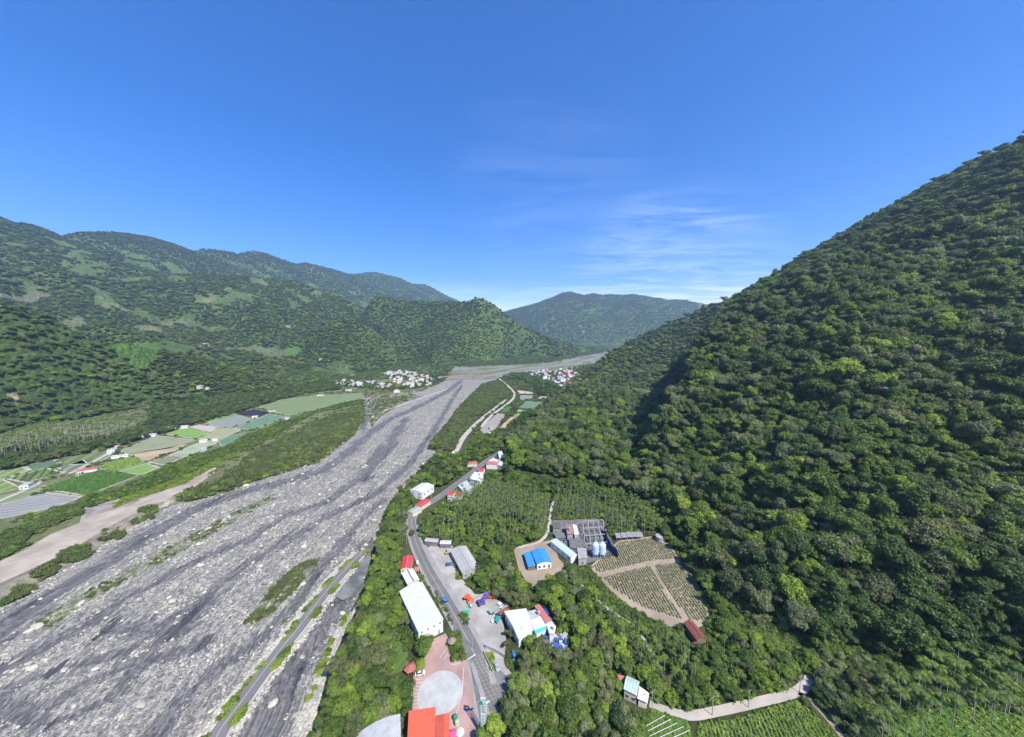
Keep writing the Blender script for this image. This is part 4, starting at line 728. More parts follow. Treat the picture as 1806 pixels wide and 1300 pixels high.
slabs('plant_tower_block', 'roofless two-level concrete block at the lower edge of the plant', 'building', [([(1018,966,5),(1034,967,5),(1036,984,5),(1020,986,5)], CONC, None)], CONC)
def frame_yard():
    A = [g2(*p, Z0 + 5) for p in [(1028,919),(1064,917),(1072,950),(1032,954)]]; m = sum(A) / 4; root = thing('concrete_frame', 'open concrete frame of beams and settling bays at the back of the plant', 'structure', (m[0], m[1], Z0), 0)
    for i in range(5):
        for j in range(4):
            u, v = i / 4, j / 3; p = (A[0] * (1-u) + A[1] * u) * (1-v) + (A[3] * (1-u) + A[2] * u) * v - m; h = 5 - 2.4 * v
            MB().box(p[0], p[1], h/2, .45, .45, h).ob('column', CONC, root)
            if i < 4: q = (A[0] * (1-u-.25) + A[1] * (u+.25)) * (1-v) + (A[3] * (1-u-.25) + A[2] * (u+.25)) * v - m; MB().tube((*p, h), (*q, h), .28, n=4).ob('beam', CONC, root)
            if j < 3: v2 = v + 1/3; q = (A[0] * (1-u) + A[1] * u) * (1-v2) + (A[3] * (1-u) + A[2] * u) * v2 - m; MB().tube((*p, h), (*q, 5 - 2.4 * v2), .22, n=4).ob('beam', CONC, root)
    for k in range(3): p = (A[0] * (.8 - .25*k) + A[1] * (.2 + .25*k)) * .4 + (A[3] * (.8 - .25*k) + A[2] * (.2 + .25*k)) * .6 - m; MB().box(p[0], p[1], .8, 5, 9, 1.6).box(p[0], p[1], 1.62, 4.4, 8.4, .05).ob('settling_basin', CONC_D, root)
frame_yard()
SILO = paint('blue_white_silo_steel', (.42, .55, .72), .45, .15, .5, dirt=.35); REDP = paint('red_silo_base', (.50, .05, .035), .5)
for px, lab in ((1049.5, 'left of the pair of blue and white silos with red cones at the plant'), (1061.5, 'right of the pair of blue and white silos with red cones at the plant')):
    x, y = g2(px, 983); r = thing('silo', lab, 'silo', (x, y, Z0), 0); keep([(x-4, y-6), (x+4, y-6), (x+4, y+3), (x-4, y+3)], 0)
    MB().lathe([(2.35, 3.2), (2.4, 9.2), (2.2, 9.6), (.7, 11.4)], 20).ob('tank', SILO, r, smooth=False); MB().lathe([(.4, .9), (.6, 1.2), (2.3, 3.18)], 16).ob('cone', REDP, r); MB().tube((0, 0, 11.3), (0, 0, 14.2), .55, .5, 10).ob('filter', STEEL, r)
    for a in range(4): MB().tube((2.1 * math.cos(a * 1.571 + .78), 2.1 * math.sin(a * 1.571 + .78), 0), (2.1 * math.cos(a * 1.571 + .78), 2.1 * math.sin(a * 1.571 + .78), 3.4), .14, n=6).ob('leg', SILO, r)
    MB().tube((2.5, 0, .2), (2.5, 0, 9.6), .1, n=5).ob('pipe', STEEL, r)
    for k in range(2): MB().lathe([(2.5, 5 + 3 * k), (2.5, 5.15 + 3 * k)], 20).ob('band', WHT, r)
def tarp_wall():
    C = smooth([g2(*p) for p in [(1066,938),(1069,952),(1077,970),(1090,985)]]); m = C.mean(0); r = thing('tarpaulin_screen', 'dark blue tarpaulin screen curving along the right side of the plant', 'screen', (m[0], m[1], Z0)); b = MB(); n = len(C)
    V = [(*(c - m), 0) for c in C] + [(*(c - m + [.35 * math.sin(i * 1.3), 0]), 5.2) for i, c in enumerate(C)]; N = normals(C) * .12
    V += [(x + N[i % n][0], y + N[i % n][1], z) for i, (x, y, z) in enumerate(V)]
    F = [(i, i+1, n+i+1, n+i) for i in range(n-1)] + [(2*n+i, 3*n+i, 3*n+i+1, 2*n+i+1) for i in range(n-1)] + [(n+i, n+i+1, 3*n+i+1, 3*n+i) for i in range(n-1)]
    b.add(V, F).ob('sheet', paint('blue_tarpaulin', (.018, .045, .19), .55, .25, 1.2, dirt=.1, bump=.4), r)
    for i in range(0, n, 4): MB().tube((*(C[i] - m + [.4, 0]), 0), (*(C[i] - m + [.4, 0]), 5.3), .08, n=6).ob('post', STEEL, r)
tarp_wall()
for i, (px, py) in enumerate([(1090.5, 945.5), (1100.5, 944.8), (1110, 944), (1119.3, 943.6), (1128.6, 943.4)]):
    x, y = g2(px, py, Z0 + 3); r = thing('panel_canopy', ('leftmost', 'second', 'middle', 'fourth', 'rightmost')[i] + ' of the five grey panel canopies above the tan crop field', 'canopy', (x, y, Z0), math.radians(-4), 'row of panel canopies'); keep([(x-4, y-5), (x+4, y-5), (x+4, y+4), (x-4, y+4)], 0, 4)
    for k in range(2): MB().slab([(-2., -2.4 + 2.45*k, 3 + .55*k), (1.8, -2.4 + 2.45*k, 3 + .55*k), (1.8, -.05 + 2.45*k, 3.5 + .55*k), (-2., -.05 + 2.45*k, 3.5 + .55*k)], .08).ob('panel', paint('grey_panel_glass', (.26, .265, .28), .35, .1, .4, dirt=.2), r)
    for a in (-1.8, 1.6):
        for c, h in ((-2.2, 3.), (2.1, 4.)): MB().tube((a, c, 0), (a, c, h - .1), .09, n=6).ob('post', STEEL, r)
x, y = g2(1164, 954); r = thing('water_tank', 'round pale concrete water tank at the far right corner of the tan crop field', 'tank', (x, y, Z0)); keep([(x-5, y-8), (x+5, y-8), (x+5, y+4), (x-5, y+4)], 0)
MB().lathe([(3.1, 0), (3.1, 3.6), (3.25, 3.62), (3.25, 3.85), (.3, 4.15)], 28).ob('wall', CONC, r); MB().box(.9, .4, 4.2, .8, .8, .25).ob('hatch', STEEL, r); MB().tube((3.3, -.6, 0), (3.3, -.6, 4.), .07, n=6).ob('pipe', STEEL, r)
# gazebo, sign tower, parasols, thatched shelter
x, y = g2(724, 1187); r = thing('gazebo', 'small gazebo with a reddish hipped roof beside the parked white car', 'gazebo', (x, y, Z0), .4); keep([(x-4, y-6), (x+4, y-6), (x+4, y+4), (x-4, y+4)], 0)
GT = paint('reddish_roof_tiles', (.36, .13, .10), .8, .25, 1.5)
for k in range(6):
    a0, a1 = k * math.pi / 3, (k + 1) * math.pi / 3; MB().slab([(2.9 * math.cos(a0), 2.9 * math.sin(a0), 2.7), (2.9 * math.cos(a1), 2.9 * math.sin(a1), 2.7), (.12 * math.cos(a1), .12 * math.sin(a1), 4.2), (.12 * math.cos(a0), .12 * math.sin(a0), 4.2)], .12).ob('roof_panel', GT, r)
    MB().tube((2.3 * math.cos(a0), 2.3 * math.sin(a0), 0), (2.3 * math.cos(a0), 2.3 * math.sin(a0), 2.9), .1, n=6).ob('post', WOOD, r)
MB().lathe([(.22, 4.1), (.1, 4.6)], 8).ob('finial', GT, r)
def sign_tower():
    x, y = g2(853, 1297); r = thing('sign_tower', 'tall white and green lattice sign tower between plaza and hatched road', 'sign', (x, y, Z0), math.radians(-8)); keep([(x-3, y-10), (x+3, y-10), (x+3, y+3), (x-3, y+3)], 0)
    GP = paint('pale_green_steel', (.45, .55, .50), .5, .1, 1, dirt=.2); GG = paint('green_letter_paint', (.02, .25, .14), .5)
    for sx in (-.9, .9):
        for sy in (-.5, .5): MB().tube((sx, sy, 0), (sx, sy, 13), .11, n=6).ob('post', GP, r)
    for k in range(12): b = MB(); z = .8 + k; b.tube((-.9, -.5, z), (.9, -.5, z), .05, n=4); b.tube((-.9, .5, z), (.9, .5, z), .05, n=4); b.tube((-.9, -.5, z), (-.9, .5, z), .05, n=4); b.tube((.9, -.5, z), (.9, .5, z), .05, n=4); b.ob('brace', GP, r)
    MB().box(0, -.62, 6.2, 1.3, .12, 7.2).ob('sign_panel', paint('pale_sign_panel', (.55, .60, .56), .5), r)
    for k in range(5): b = MB(); z = 8.9 - k * 1.35; b.box(0, -.71, z + .35, .8, .04, .14); b.box(0, -.71, z, .6, .04, .12); b.box(0, -.71, z - .1, .13, .04, .9); b.box(-.25, -.71, z - .35, .3, .04, .12); b.ob('character', GG, r)
    b = MB(); b.box(-.2, 0, 13.6, 3.6, .5, .3); b.box(.7, 0, 14.6, .35, .5, 2.2); b.box(-.9, 0, 14.4, .35, .5, 1.6); b.box(-.1, 0, 15.4, 2., .5, .3); b.box(1.6, 0, 14.2, 1.6, .4, .35, .5); b.ob('emblem', GP, r)
    MB().lathe([(.8, 0), (.8, .12)], 20).ob('disc', GG, r, loc=(-.8, -.4, 13.9), rot=(math.pi/2, 0, 0)); MB().box(0, 0, .2, 2.6, 1.8, .4).ob('base', CONC, r)
sign_tower()
def parasol(px, py, m, lab, R=1.7):
    x, y = g2(px, py, Z0 + 2.3); r = thing('parasol', lab, 'parasol', (x, y, Z0)); MB().tube((0, 0, 0), (0, 0, 2.5), .04, n=6).ob('pole', STEEL, r); MB().lathe([(.35, 0), (.35, .1)], 10).ob('base', CONC, r)
    for k in range(8):
        a, c = k * math.pi/4, (k+1) * math.pi/4; MB().slab([(R * math.cos(a), R * math.sin(a), 2.1), (R * math.cos(c), R * math.sin(c), 2.1), (0, 0, 2.7)], .04).ob('canopy_panel', m, r)
parasol(800.5, 1292, paint('pink_canvas', (.72, .10, .22), .8), 'pink parasol beside the orange roof')
parasol(811, 1290, paint('cream_canvas', (.74, .72, .60), .8), 'cream parasol to the right of the pink one')
x, y = g2(797, 1137); r = thing('thatched_shelter', 'round thatched shelter in the planted island', 'shelter', (x, y, Z0 + .1)); MB().lathe([(2.2, 2.), (1.5, 2.7), (.7, 3.3), (.1, 3.7)], 14).ob('roof', paint('grey_thatch', (.26, .22, .18), .95, .3, 3, bump=.6), r)
for k in range(5): MB().tube((1.5 * math.cos(k * 1.257), 1.5 * math.sin(k * 1.257), 0), (1.5 * math.cos(k * 1.257), 1.5 * math.sin(k * 1.257), 2.4), .09, n=6).ob('post', WOOD, r)
def mascotish():
    for (px, py, lab, c) in [(803, 1270, 'green topped planter figure by the plaza kerb', (.04, .22, .08)), (806, 1279, 'white and green planter beside the parasols', (.35, .5, .35))]:
        x, y = g2(px, py); r = thing('planter', lab, 'planter', (x, y, Z0)); MB().lathe([(.6, 0), (.85, .7), (.9, .8), (.75, .82)], 12).ob('pot', paint('white_pot', (.6, .6, .58), .7), r); MB().lathe([(.5, .8), (1., 1.2), (.9, 1.9), (.3, 2.4)], 9).ob('clipped_bush', paint('topiary_' + lab[:5], c, .9, .4, 3, bump=1), r)
mascotish()
# ------------------------------------------------------------------ vehicles
def car(px, py, face, c, lab, kind='car', z=None, L=4.3, Wd=1.75, h=1.45):
    x, y = g2(px, py, (z or Z0) + .6); r = thing('parked_' + kind if 'parked' in lab else kind, lab, kind, (x, y, (z or Z0) + .12), face); cm = paint('car_paint_' + lab.split()[0] + lab.split()[1], c, .25, .02, 1, dirt=.03, spec=.6)
    prof = [(-.5, .30), (-.5, .62), (-.47, .78), (-.30, .84), (-.27, .86), (.42, .88), (.5, .78), (.5, .30)]; b = MB()
    n = len(prof); V = [(a * L, s * Wd/2, q * 1.0) for s in (-1, 1) for a, q in prof]; b.add(V, [tuple(range(n)), tuple(range(2*n-1, n-1, -1))] + [(i, (i+1) % n, n + (i+1) % n, n + i) for i in range(n)][::1]); b.ob('body', cm, r)
    rp = [(-.26, .85), (-.12, h - .04), (.24, h), (.42, .87)] if kind == 'car' else [(-.48, .85), (-.40, 1.75), (-.14, 1.8), (-.12, .85)]
    V = [(a * L, s * Wd/2 * (.94 if q < 1 else .80), q) for s in (-1, 1) for a, q in rp]; MB().add(V, [(0,1,2,3), (7,6,5,4), (0,4,5,1), (1,5,6,2), (2,6,7,3)]).ob('glasshouse', GLASS, r)
    MB().slab([(rp[1][0] * L, -Wd * .39, rp[1][1] + .03), (rp[2][0] * L, -Wd * .39, rp[2][1] + .03), (rp[2][0] * L, Wd * .39, rp[2][1] + .03), (rp[1][0] * L, Wd * .39, rp[1][1] + .03)], .05).ob('roof', cm, r)
    for s in (-1, 1):
        MB().box(-L * .495, s * Wd * .36, .62, .08, .32, .16).ob('headlight', paint('headlamp_glass', (.7, .7, .68), .2), r); MB().box(L * .497, s * Wd * .38, .68, .06, .25, .16).ob('tail_light', paint('tail_lamp_red', (.4, .02, .02), .3), r)
        for a in (-.31, .31):
            w = MB().lathe([(.32, -.11), (.34, -.07), (.34, .07), (.32, .11)], 14).ob('wheel', DARK, r, loc=(a * L, s * Wd * .46, .32), rot=(math.pi/2, 0, 0)); MB().lathe([(.19, -.125), (.19, .125)], 10).ob('rim', STEEL, w)
        MB().box(-L * .2, s * (Wd/2 + .1), .95, .16, .2, .13).ob('mirror', cm, r)
    if kind == 'truck':
        bd = MB(); 
        for bx, by, sx, sy in ((.19, Wd/2 - .04, L * .58, .06), (.19, -Wd/2 + .04, L * .58, .06), (.49 , 0, .06, Wd)): bd.box(bx * L, by, 1.08, sx, sy, .45)
        bd.box(-.10 * L, 0, 1.08, .06, Wd, .45); bd.ob('cargo_bed', cm, r)
    return r
RD = math.atan2(*(g2(800,1082) - g2(757,1008))[::-1])
car(741, 1187.5, math.radians(190), (.72, .72, .72), 'white hatchback parked at the left edge of the red plaza')
car(784.5, 1060, RD + math.pi, (.07, .22, .48), 'blue small truck driving on the road beside the long hall', 'truck', z=Z0 + .0, L=4.6)
car(714, 1111, RD, (.03, .04, .06), 'dark parked car in the shade behind the long hall')
car(907, 1156, math.radians(95), (.03, .20, .50), 'bright blue small truck parked under the trees south of the workshop', 'truck')
car(876, 1176, math.radians(115), (.30, .38, .42), 'grey parked car in deep shade right of the hatched box')
car(791, 996, math.radians(12), (.04, .09, .32), 'dark blue parked pickup at the edge of the upper yard', 'truck', L=4.)
def lorry():
    A, B = g2(860, 1082, Z0 + 1.5), g2(886, 1065, Z0 + 1.5); m = (A + B) / 2; L = 8.2; r = thing('flatbed_lorry', 'flatbed lorry with a pale grey-green bed and white cab in the cluttered yard', 'lorry', (m[0], m[1], Z0 + .1), math.atan2(*(B - A)[::-1])); bm = paint('grey_green_bed', (.26, .33, .31), .7, .2, 1)
    MB().box(-.9, 0, 1.15, 6.3, 2.3, .25).ob('bed', bm, r)
    for s in (-1, 1): MB().box(-.9, s * 1.13, 1.6, 6.3, .08, .65).ob('side_board', bm, r)
    MB().box(-4.05, 0, 1.6, .08, 2.3, .65).ob('tailgate', bm, r)
    c = MB().box(3.25, 0, 1.7, 1.9, 2.2, 2.1, taper=.9).ob('cab', paint('white_cab', (.7, .7, .68), .35), r); MB().box(4.16, 0, 2.05, .06, 1.9, .8).ob('windscreen', GLASS, r)
    for s in (-1, 1): MB().box(3.3, s * 1.06, 2.1, 1.1, .06, .6).ob('side_window', GLASS, r)
    for a in (-2.9, -1.8, 3.1):
        for s in (-1, 1): MB().lathe([(.45, -.15), (.48, -.1), (.48, .1), (.45, .15)], 14).ob('wheel', DARK, r, loc=(a, s * 1., .48), rot=(math.pi/2, 0, 0))
lorry()
def excavator():
    x, y = g2(787, 977); r = thing('mini_excavator', 'small yellow excavator at the top of the upper yard', 'excavator', (x, y, Z0 + .1), .3); ym = paint('machine_yellow', (.58, .36, .05), .5)
    for s in (-1, 1): MB().box(0, s * .7, .3, 2.4, .4, .55).ob('track', DARK, r)
    MB().box(0, 0, .95, 1.9, 1.6, .7).ob('body', ym, r); MB().box(.2, .3, 1.75, 1., .9, 1.).ob('cab', GLASS, r); MB().tube((.9, -.3, 1.1), (2.3, -.3, 2.5), .15, n=5).ob('boom', ym, r); MB().tube((2.3, -.3, 2.5), (2.9, -.3, .9), .12, n=5).ob('arm', ym, r); MB().box(2.9, -.3, .6, .5, .6, .5, taper=.7).ob('bucket', STEEL, r)
excavator()
# ------------------------------------------------------------------ piles of rafts, crates and tarps round the yard
def raft(x, y, z, rz, c, lab, L=3.4, W_=1.6, tilt=0, grp=None):
    r = thing('inflatable_raft', lab, 'raft', (x, y, z), rz, grp); r.rotation_euler = (tilt, 0, rz); m = paint('raft_' + '_'.join(str(int(k * 99)) for k in c), c, .5, .1, 1, dirt=.1)
    P = [(L/2 * math.cos(t) * (1 if abs(math.cos(t)) > .5 else 1), W_/2 * math.sin(t)) for t in np.linspace(0, 2 * math.pi, 15)[:-1]]; P = [(np.sign(a) * L/2 * abs(a / (L/2)) ** .55, np.sign(b_) * W_/2 * abs(b_ / (W_/2)) ** .55) for a, b_ in P]; b = MB()
    for i in range(len(P)): q, s = P[i], P[(i+1) % len(P)]; b.tube((*q, .28), (*s, .28), .27, n=8)
    b.ob('tube', m, r); MB().slab([(a * .9, b_ * .9, .2) for a, b_ in P], .1).ob('floor', m, r)
    for k in (-.6, .3): MB().tube((k, -W_/2 + .15, .38), (k, W_/2 - .15, .38), .16, n=8).ob('thwart', m, r)
def heaps():
    rg = random.Random(5)
    for (px, py, c, word, n, place) in [(827,1060,(.62,.11,.03),'orange',5,'on the red and white rack at the left of the yard'), (849,1066,(.10,.08,.26),'purple',6,'in the heap nearest the road'), (858,1055,(.15,.10,.30),'violet',4,'in the heap under the blue sheet'), (870,1052,(.68,.12,.02),'bright orange',6,'at the back of the yard'), (893,1061,(.02,.10,.11),'dark teal',4,'right of the white cab')]:
        for k in range(n):
            x, y = g2(px + rg.uniform(-4, 4), py + rg.uniform(-3, 3)); raft(x, y, Z0 + .1 + .5 * k, rg.uniform(0, 3), c, f'{word} inflatable raft stacked {place}', tilt=rg.uniform(-.15, .15), grp=f'{word} rafts in the yard')
    for (px, py, c, lab, h, w) in [(822,1079,(.03,.36,.22),'green tarpaulin tent at the left corner of the yard',2.2,3.6), (829,1068,(.35,.50,.45),'pale green tarpaulin tent behind the green one',1.8,2.6), (875,1092,(.02,.24,.25),'teal tarpaulin tent under the rusty canopy',2.2,3.8), (869,1095,(.45,.62,.58),'pale teal sheet tent beside the teal one',1.4,2.),
                              (963,1080,(.03,.12,.50),'blue tarpaulin tent right of the red workshop roof',2.2,4.), (970,1091,(.03,.07,.30),'dark blue tarpaulin heap behind the workshop',1.6,3.2), (997,1132,(.06,.22,.60),'blue sheet tent at the corner of the scrap yard',2.4,3.), (893,1097,(.05,.25,.60),'narrow blue sheet beside the workshop wall',1.6,1.4), (824,1091,(.08,.35,.45),'small blue cover beside the yard entrance',1.,1.6)]:
        x, y = g2(px, py, Z0 + h/2); m = paint('sheet_' + '_'.join(str(int(k * 99)) for k in c), c, .5, .15, 1, dirt=.08, bump=.3); r = thing('tarpaulin_tent', lab, 'tent', (x, y, Z0), rg.uniform(0, 3))
        for s in (-1, 1): MB().slab([(-w/2, s * w * .42, .5), (w/2, s * w * .42, .45), (w/2, 0, h), (-w/2, 0, h + .1)], .05).ob('sheet', m, r)
        for a in (-1, 1): MB().tube((a * w/2, 0, 0), (a * w/2, 0, h), .06, n=5).ob('pole', STEEL, r)
        keep([(x-3, y-5), (x+3, y-5), (x+3, y+3), (x-3, y+3)], 0)
    scrap = poly([(958,1130),(968,1118),(985,1115),(1000,1122),(1006,1138),(998,1146),(962,1147)]); drape('ground', scrap, .05, CONC_D, 'cluttered scrap yard behind the workshop'); keep(scrap, .6, 4)
    cl = [(.6,.6,.58), (.3,.32,.33), (.05,.12,.35), (.45,.42,.36), (.12,.12,.12), (.25,.3,.28)]
    names = ['white', 'grey', 'blue', 'tan', 'black', 'green grey']
    for k in range(34):
        u, v = rg.random(), rg.random(); px = 961 + 40 * u; py = 1122 + 22 * v; x, y = g2(px, py); i = rg.randrange(6); s = rg.uniform(.8, 2.2); b = MB(); b.box(0, 0, s * .3, s, s * rg.uniform(.5, 1.2), s * .6); b.box(0, 0, s * .62, s * 1.06, .12, .06); b.box(0, 0, s * .3, .1, s * .9, s * .64)
        o = b.ob('crate', paint('crate_' + names[i], cl[i], .7, .2, 1), loc=(x, y, Z0 + .05), rot=(0, 0, rg.uniform(0, 3))); tag(o, f'{names[i]} crate in the scrap yard behind the workshop', 'crate', f'{names[i]} crates in the scrap yard')
    for k in range(14):
        px, py = rg.choice([(1000,957),(1012,958),(1022,961),(1025,975),(992,945),(1042,975),(1005,946),(985,927),(1030,975)]); x, y = g2(px + rg.uniform(-4, 4), py + rg.uniform(-3, 3)); s = rg.uniform(.8, 1.8); b = MB(); b.lathe([(s*.4, 0), (s*.42, s*.5), (s*.4, s), (s*.1, s*1.1)], 10)
        o = b.ob('drum', paint('drum_' + ('blue' if k % 2 else 'grey'), (.05,.14,.36) if k % 2 else (.42,.42,.42), .5), loc=(x, y, Z0 + .08)); tag(o, ('blue' if k % 2 else 'grey') + ' drum standing in the concrete plant yard', 'drum', ('blue' if k % 2 else 'grey') + ' drums at the plant')
heaps()
# wall along the raft yard, bus-stop kerb wall and yellow green bed
for pts, h, w, lab, m in [([(826,1068),(838,1057),(860,1049)], 1.6, .3, 'low wall behind the raft heaps', CONC), ([(700,1120),(688,1150),(680,1185)], 1.5, .3, 'low concrete wall around the small lawn', CONC), ([(856,1142),(878,1152),(890,1160)], 1.8, .8, 'angled concrete wall south of the cluttered yard', CONC), ([(853,1152),(862,1172),(868,1185)], 1.2, .3, 'low wall beside the yellow green hedge bed', CONC), ([(704,968),(703,990),(705,1008)], 1.6, .3, 'thin wall left of the red cottage', CONC)]:
    C = smooth([g2(*p) for p in pts]); o = ribbon('low_wall', C, w, Z0 + h, m, lab, th=h + .2, kind=None); tag(o, lab, 'wall')
# utility poles
def pole(px, py, h, lab, z=Z0, arms=True):
    x, y = g2(px, py, z); zz = hz(x, y); r = thing('utility_pole', lab, 'utility pole', (x, y, zz), .4); MB().tube((0, 0, -.5), (0, 0, h), .17, .11, 8).ob('pole', CONC, r)
    if arms: MB().box(0, 0, h - .6, 2., .12, .12).ob('crossarm', STEEL, r); b = MB(); [b.tube((a, 0, h - .55), (a, 0, h - .25), .07, n=6) for a in (-.8, 0, .8)]; b.ob('insulator', WHT, r)
    return Vector((x, y, zz + h - .3))
pl = [pole(*a) for a in [(1150,1252,8.5,'utility pole at the lane corner beside the pale green house annex'), (1256,1262,8.5,'utility pole on the lane above the bright green field'), (1320,1248,8.,'utility pole in the middle of the pale lane'), (1410,1222,8.,'utility pole where the lane meets the dirt track')]]
pole(717,962,9,'utility pole left of the road north of the red cottage'); pole(833,1143,7,'street pole by the yellow green hedge bed', arms=False); pole(804,890,11,'red and white mast among the roadside houses', arms=False); pole(761,884,9,'utility pole by the white riverside warehouse'); pole(1240,985,5,'short pole at the field edge', arms=False)
for i in range(3):
    a, c = pl[i], pl[i+1]; b = MB(); pts = [a.lerp(c, t) - Vector((0, 0, 1.2 * 4 * t * (1 - t))) for t in np.linspace(0, 1, 9)]
    for k in range(8): b.tube(pts[k], pts[k+1], .045, n=4, cap=False)
    tag(b.ob('power_cable', DARK), ('thin cable from the annex corner pole to the next pole', 'thin cable over the middle of the pale lane', 'thin cable ending at the dirt track pole')[i], 'cable')
# white pipes and row lines on the two bottom fields
rg = random.Random(3)
for k in range(5):
    A, B = g2(1140 + 3 * k, 1280 + 9 * k, Z0 + .9), g2(1172 + 11 * k, 1262 + 6.5 * k, Z0 + .9); b = MB(); b.tube((*(A), Z0 + .9), (*(B), Z0 + .9), .07, n=5)
    r = thing('trellis_row', ('topmost', 'second', 'middle', 'fourth', 'lowest')[k] + ' white pipe trellis row on the small green field', 'trellis', (A[0], A[1], Z0), 0, 'white trellis rows'); MB().tube((0, 0, .9), (B[0] - A[0], B[1] - A[1], .9), .08, n=5).ob('rail', WHT, r)
    for j in range(6): q = (B - A) * j / 5; MB().tube((q[0], q[1], 0), (q[0], q[1], .95), .05, n=5).ob('post', WHT, r)
for k in range(13):
    u = (k + .5) / 13; A = g2(1245 + (1412 - 1245) * u, 1276 + (1243 - 1276) * u + 3, Z0 + 1); d = g2(1300, 1400, Z0 + 1) - g2(1262, 1275, Z0 + 1); d = d / np.linalg.norm(d); L = 26 if k < 9 else 20
    r = thing('trellis_row', f'thin wire trellis row on the bright green terraced field', 'trellis', (A[0], A[1], Z0), 0, 'wire rows on the bright green field'); MB().tube((0, 0, 1.1), (d[0] * L, d[1] * L, 1.1), .05, n=4).ob('rail', STEEL, r)
    for j in range(7): MB().tube((d[0] * L * j / 6, d[1] * L * j / 6, 0), (d[0] * L * j / 6, d[1] * L * j / 6, 1.2), .05, n=4).ob('post', STEEL, r)
# ------------------------------------------------------------------ far villages and farm buildings
VR = [corrugated('village_red_roof', (.42, .09, .07), 1, 1, .6), corrugated('village_white_roof', (.42, .42, .41), 1, 1, .6), corrugated('village_grey_roof', (.33, .33, .34), 1, 1, .7), corrugated('village_pink_roof', (.48, .24, .19), 1, 1, .6), corrugated('village_blue_roof', (.15, .24, .38), 1, 1, .6)]
VRN = ['red', 'white', 'grey', 'dusty pink', 'blue']; _vm = {}
def vhouse(x, y, w, l, h, rz, ri, lab, grp, wm=None, flat=False):
    z = hz(x, y); k = (round(w), round(l), round(h), ri, flat, wm)
    if k not in _vm:
        W_, L_, H_ = round(w), round(l), round(h); b = walls_gable(W_, L_, H_, 0.02 if flat else W_ * .22, 'v'); rm = VR[ri]; R = MB()
        if flat: R.slab([(-W_/2-.2, -L_/2-.2, H_+.3), (W_/2+.2, -L_/2-.2, H_+.3), (W_/2+.2, L_/2+.2, H_+.3), (-W_/2-.2, L_/2+.2, H_+.3)], .35)
        else:
            e = W_/2 + .4; q = W_ * .22
            R.slab([(-e, -L_/2-.3, H_+.0), (0, -L_/2-.3, H_+q+.15), (0, L_/2+.3, H_+q+.15), (-e, L_/2+.3, H_+.0)], .15); R.slab([(0, -L_/2-.3, H_+q+.15), (e, -L_/2-.3, H_), (e, L_/2+.3, H_), (0, L_/2+.3, H_+q+.15)], .15)
        ws = []
        for s in range(max(1, H_ // 3)):
            for j in range(max(2, int(W_ // 3.5))): ws.append((-W_/2 + W_ * (j + .5) / max(2, int(W_ // 3.5)), -L_/2 - .04, 1.7 + 3 * s))
        _vm[k] = (b.mesh('wall', wm or WHITEW), R.mesh('roof', rm), MB().box(0, 0, 0, 1.3, .1, 1.3).mesh('window', GLASS), ws)
    a, c, d, ws = _vm[k]; r = thing('village_house', lab, 'house', (x, y, z), rz, grp); ob('wall', a, r); ob('roof', c, r)
    for p in ws: ob('window', d, r, p)
    KEEP.append((foot((x, y), rz, w, l), 2.)); return r
def village():
    rg = random.Random(21); used = []
    def place(P, n, z, grp, words, rot, weights):
        P = poly(P, z); xs = [p[0] for p in P]; ys = [p[1] for p in P]; k = 0; tries = 0
        while k < n and tries < 6000:
            tries += 1; x, y = rg.uniform(min(xs), max(xs)), rg.uniform(min(ys), max(ys))
            if not pip(P, np.array([x]), np.array([y]))[0] or any(abs(x - a) < 10.5 and abs(y - b) < 12.5 for a, b in used): continue
            used.append((x, y)); ri = rg.choices(range(5), weights)[0]; fl = rg.random() < .45 and ri in (1, 2); h = rg.choice((4, 7, 7, 10)) if rg.random() < .7 else 4
            vhouse(x, y, rg.choice((7, 9, 11)), rg.choice((9, 11, 14)), h, rot + rg.choice((0, math.pi/2)) + rg.uniform(-.08, .08), ri, f'{VRN[ri]} roofed {"tall" if h > 7 else "low" if h < 5 else "two-storey"} house {words}', f'{VRN[ri]} roofed {"tall" if h > 7 else "low" if h < 5 else "two-storey"} houses {words}', WHITEW if rg.random() < .7 else CREAM, fl); k += 1
    place([(938,656),(965,652),(1008,655),(1018,662),(1024,672),(1030,684),(1010,688),(985,682),(972,674),(936,666),(925,658)], 125, 8, 'g', 'in the village at the foot of the mountain', .35, (4, 9, 3, 4, 1))
    place([(688,656),(705,655),(735,660),(768,668),(766,678),(730,684),(700,684),(692,672),(680,660)], 78, 3, 'g', 'in the village left of the bridge', .1, (3, 10, 2, 2, 0))
    place([(586,674),(625,672),(660,675),(690,680),(688,686),(655,685),(615,681),(588,680)], 34, 3, 'g', 'in the strip of houses left of the village', .05, (2, 9, 2, 2, 0))
village()
def farm(name, label, px, py, z, w, l, h, rz, ri, flat=False, cat='shed'):
    x, y, zz = hit(px, py) if z is None else (*g2(px, py, z), 0); r = vhouse(x, y, max(4, w * .72), max(5, l * .72), h if z is None else max(3, h * .8), rz, ri, label, None, CREAM if (px + py) % 2 else WHITEW, flat); r.name = name; r['category'] = cat
farm('white_shed', 'white block-like shed on the lane above the grey field', 48, 860, 3, 9, 12, 5, .5, 1, True); farm('white_shed', 'white shed where the farm lane bends under the trees', 198, 798, 3, 10, 12, 5, .6, 1)
farm('red_roofed_shed', 'long low red-roofed shed between the dark rows and the vivid green field', 156, 832, 3, 7, 22, 3, -1.05, 0); farm('greenhouse', 'white tunnel greenhouse beside the light green field', 213, 807, 3, 6, 22, 3, -1.15, 1)
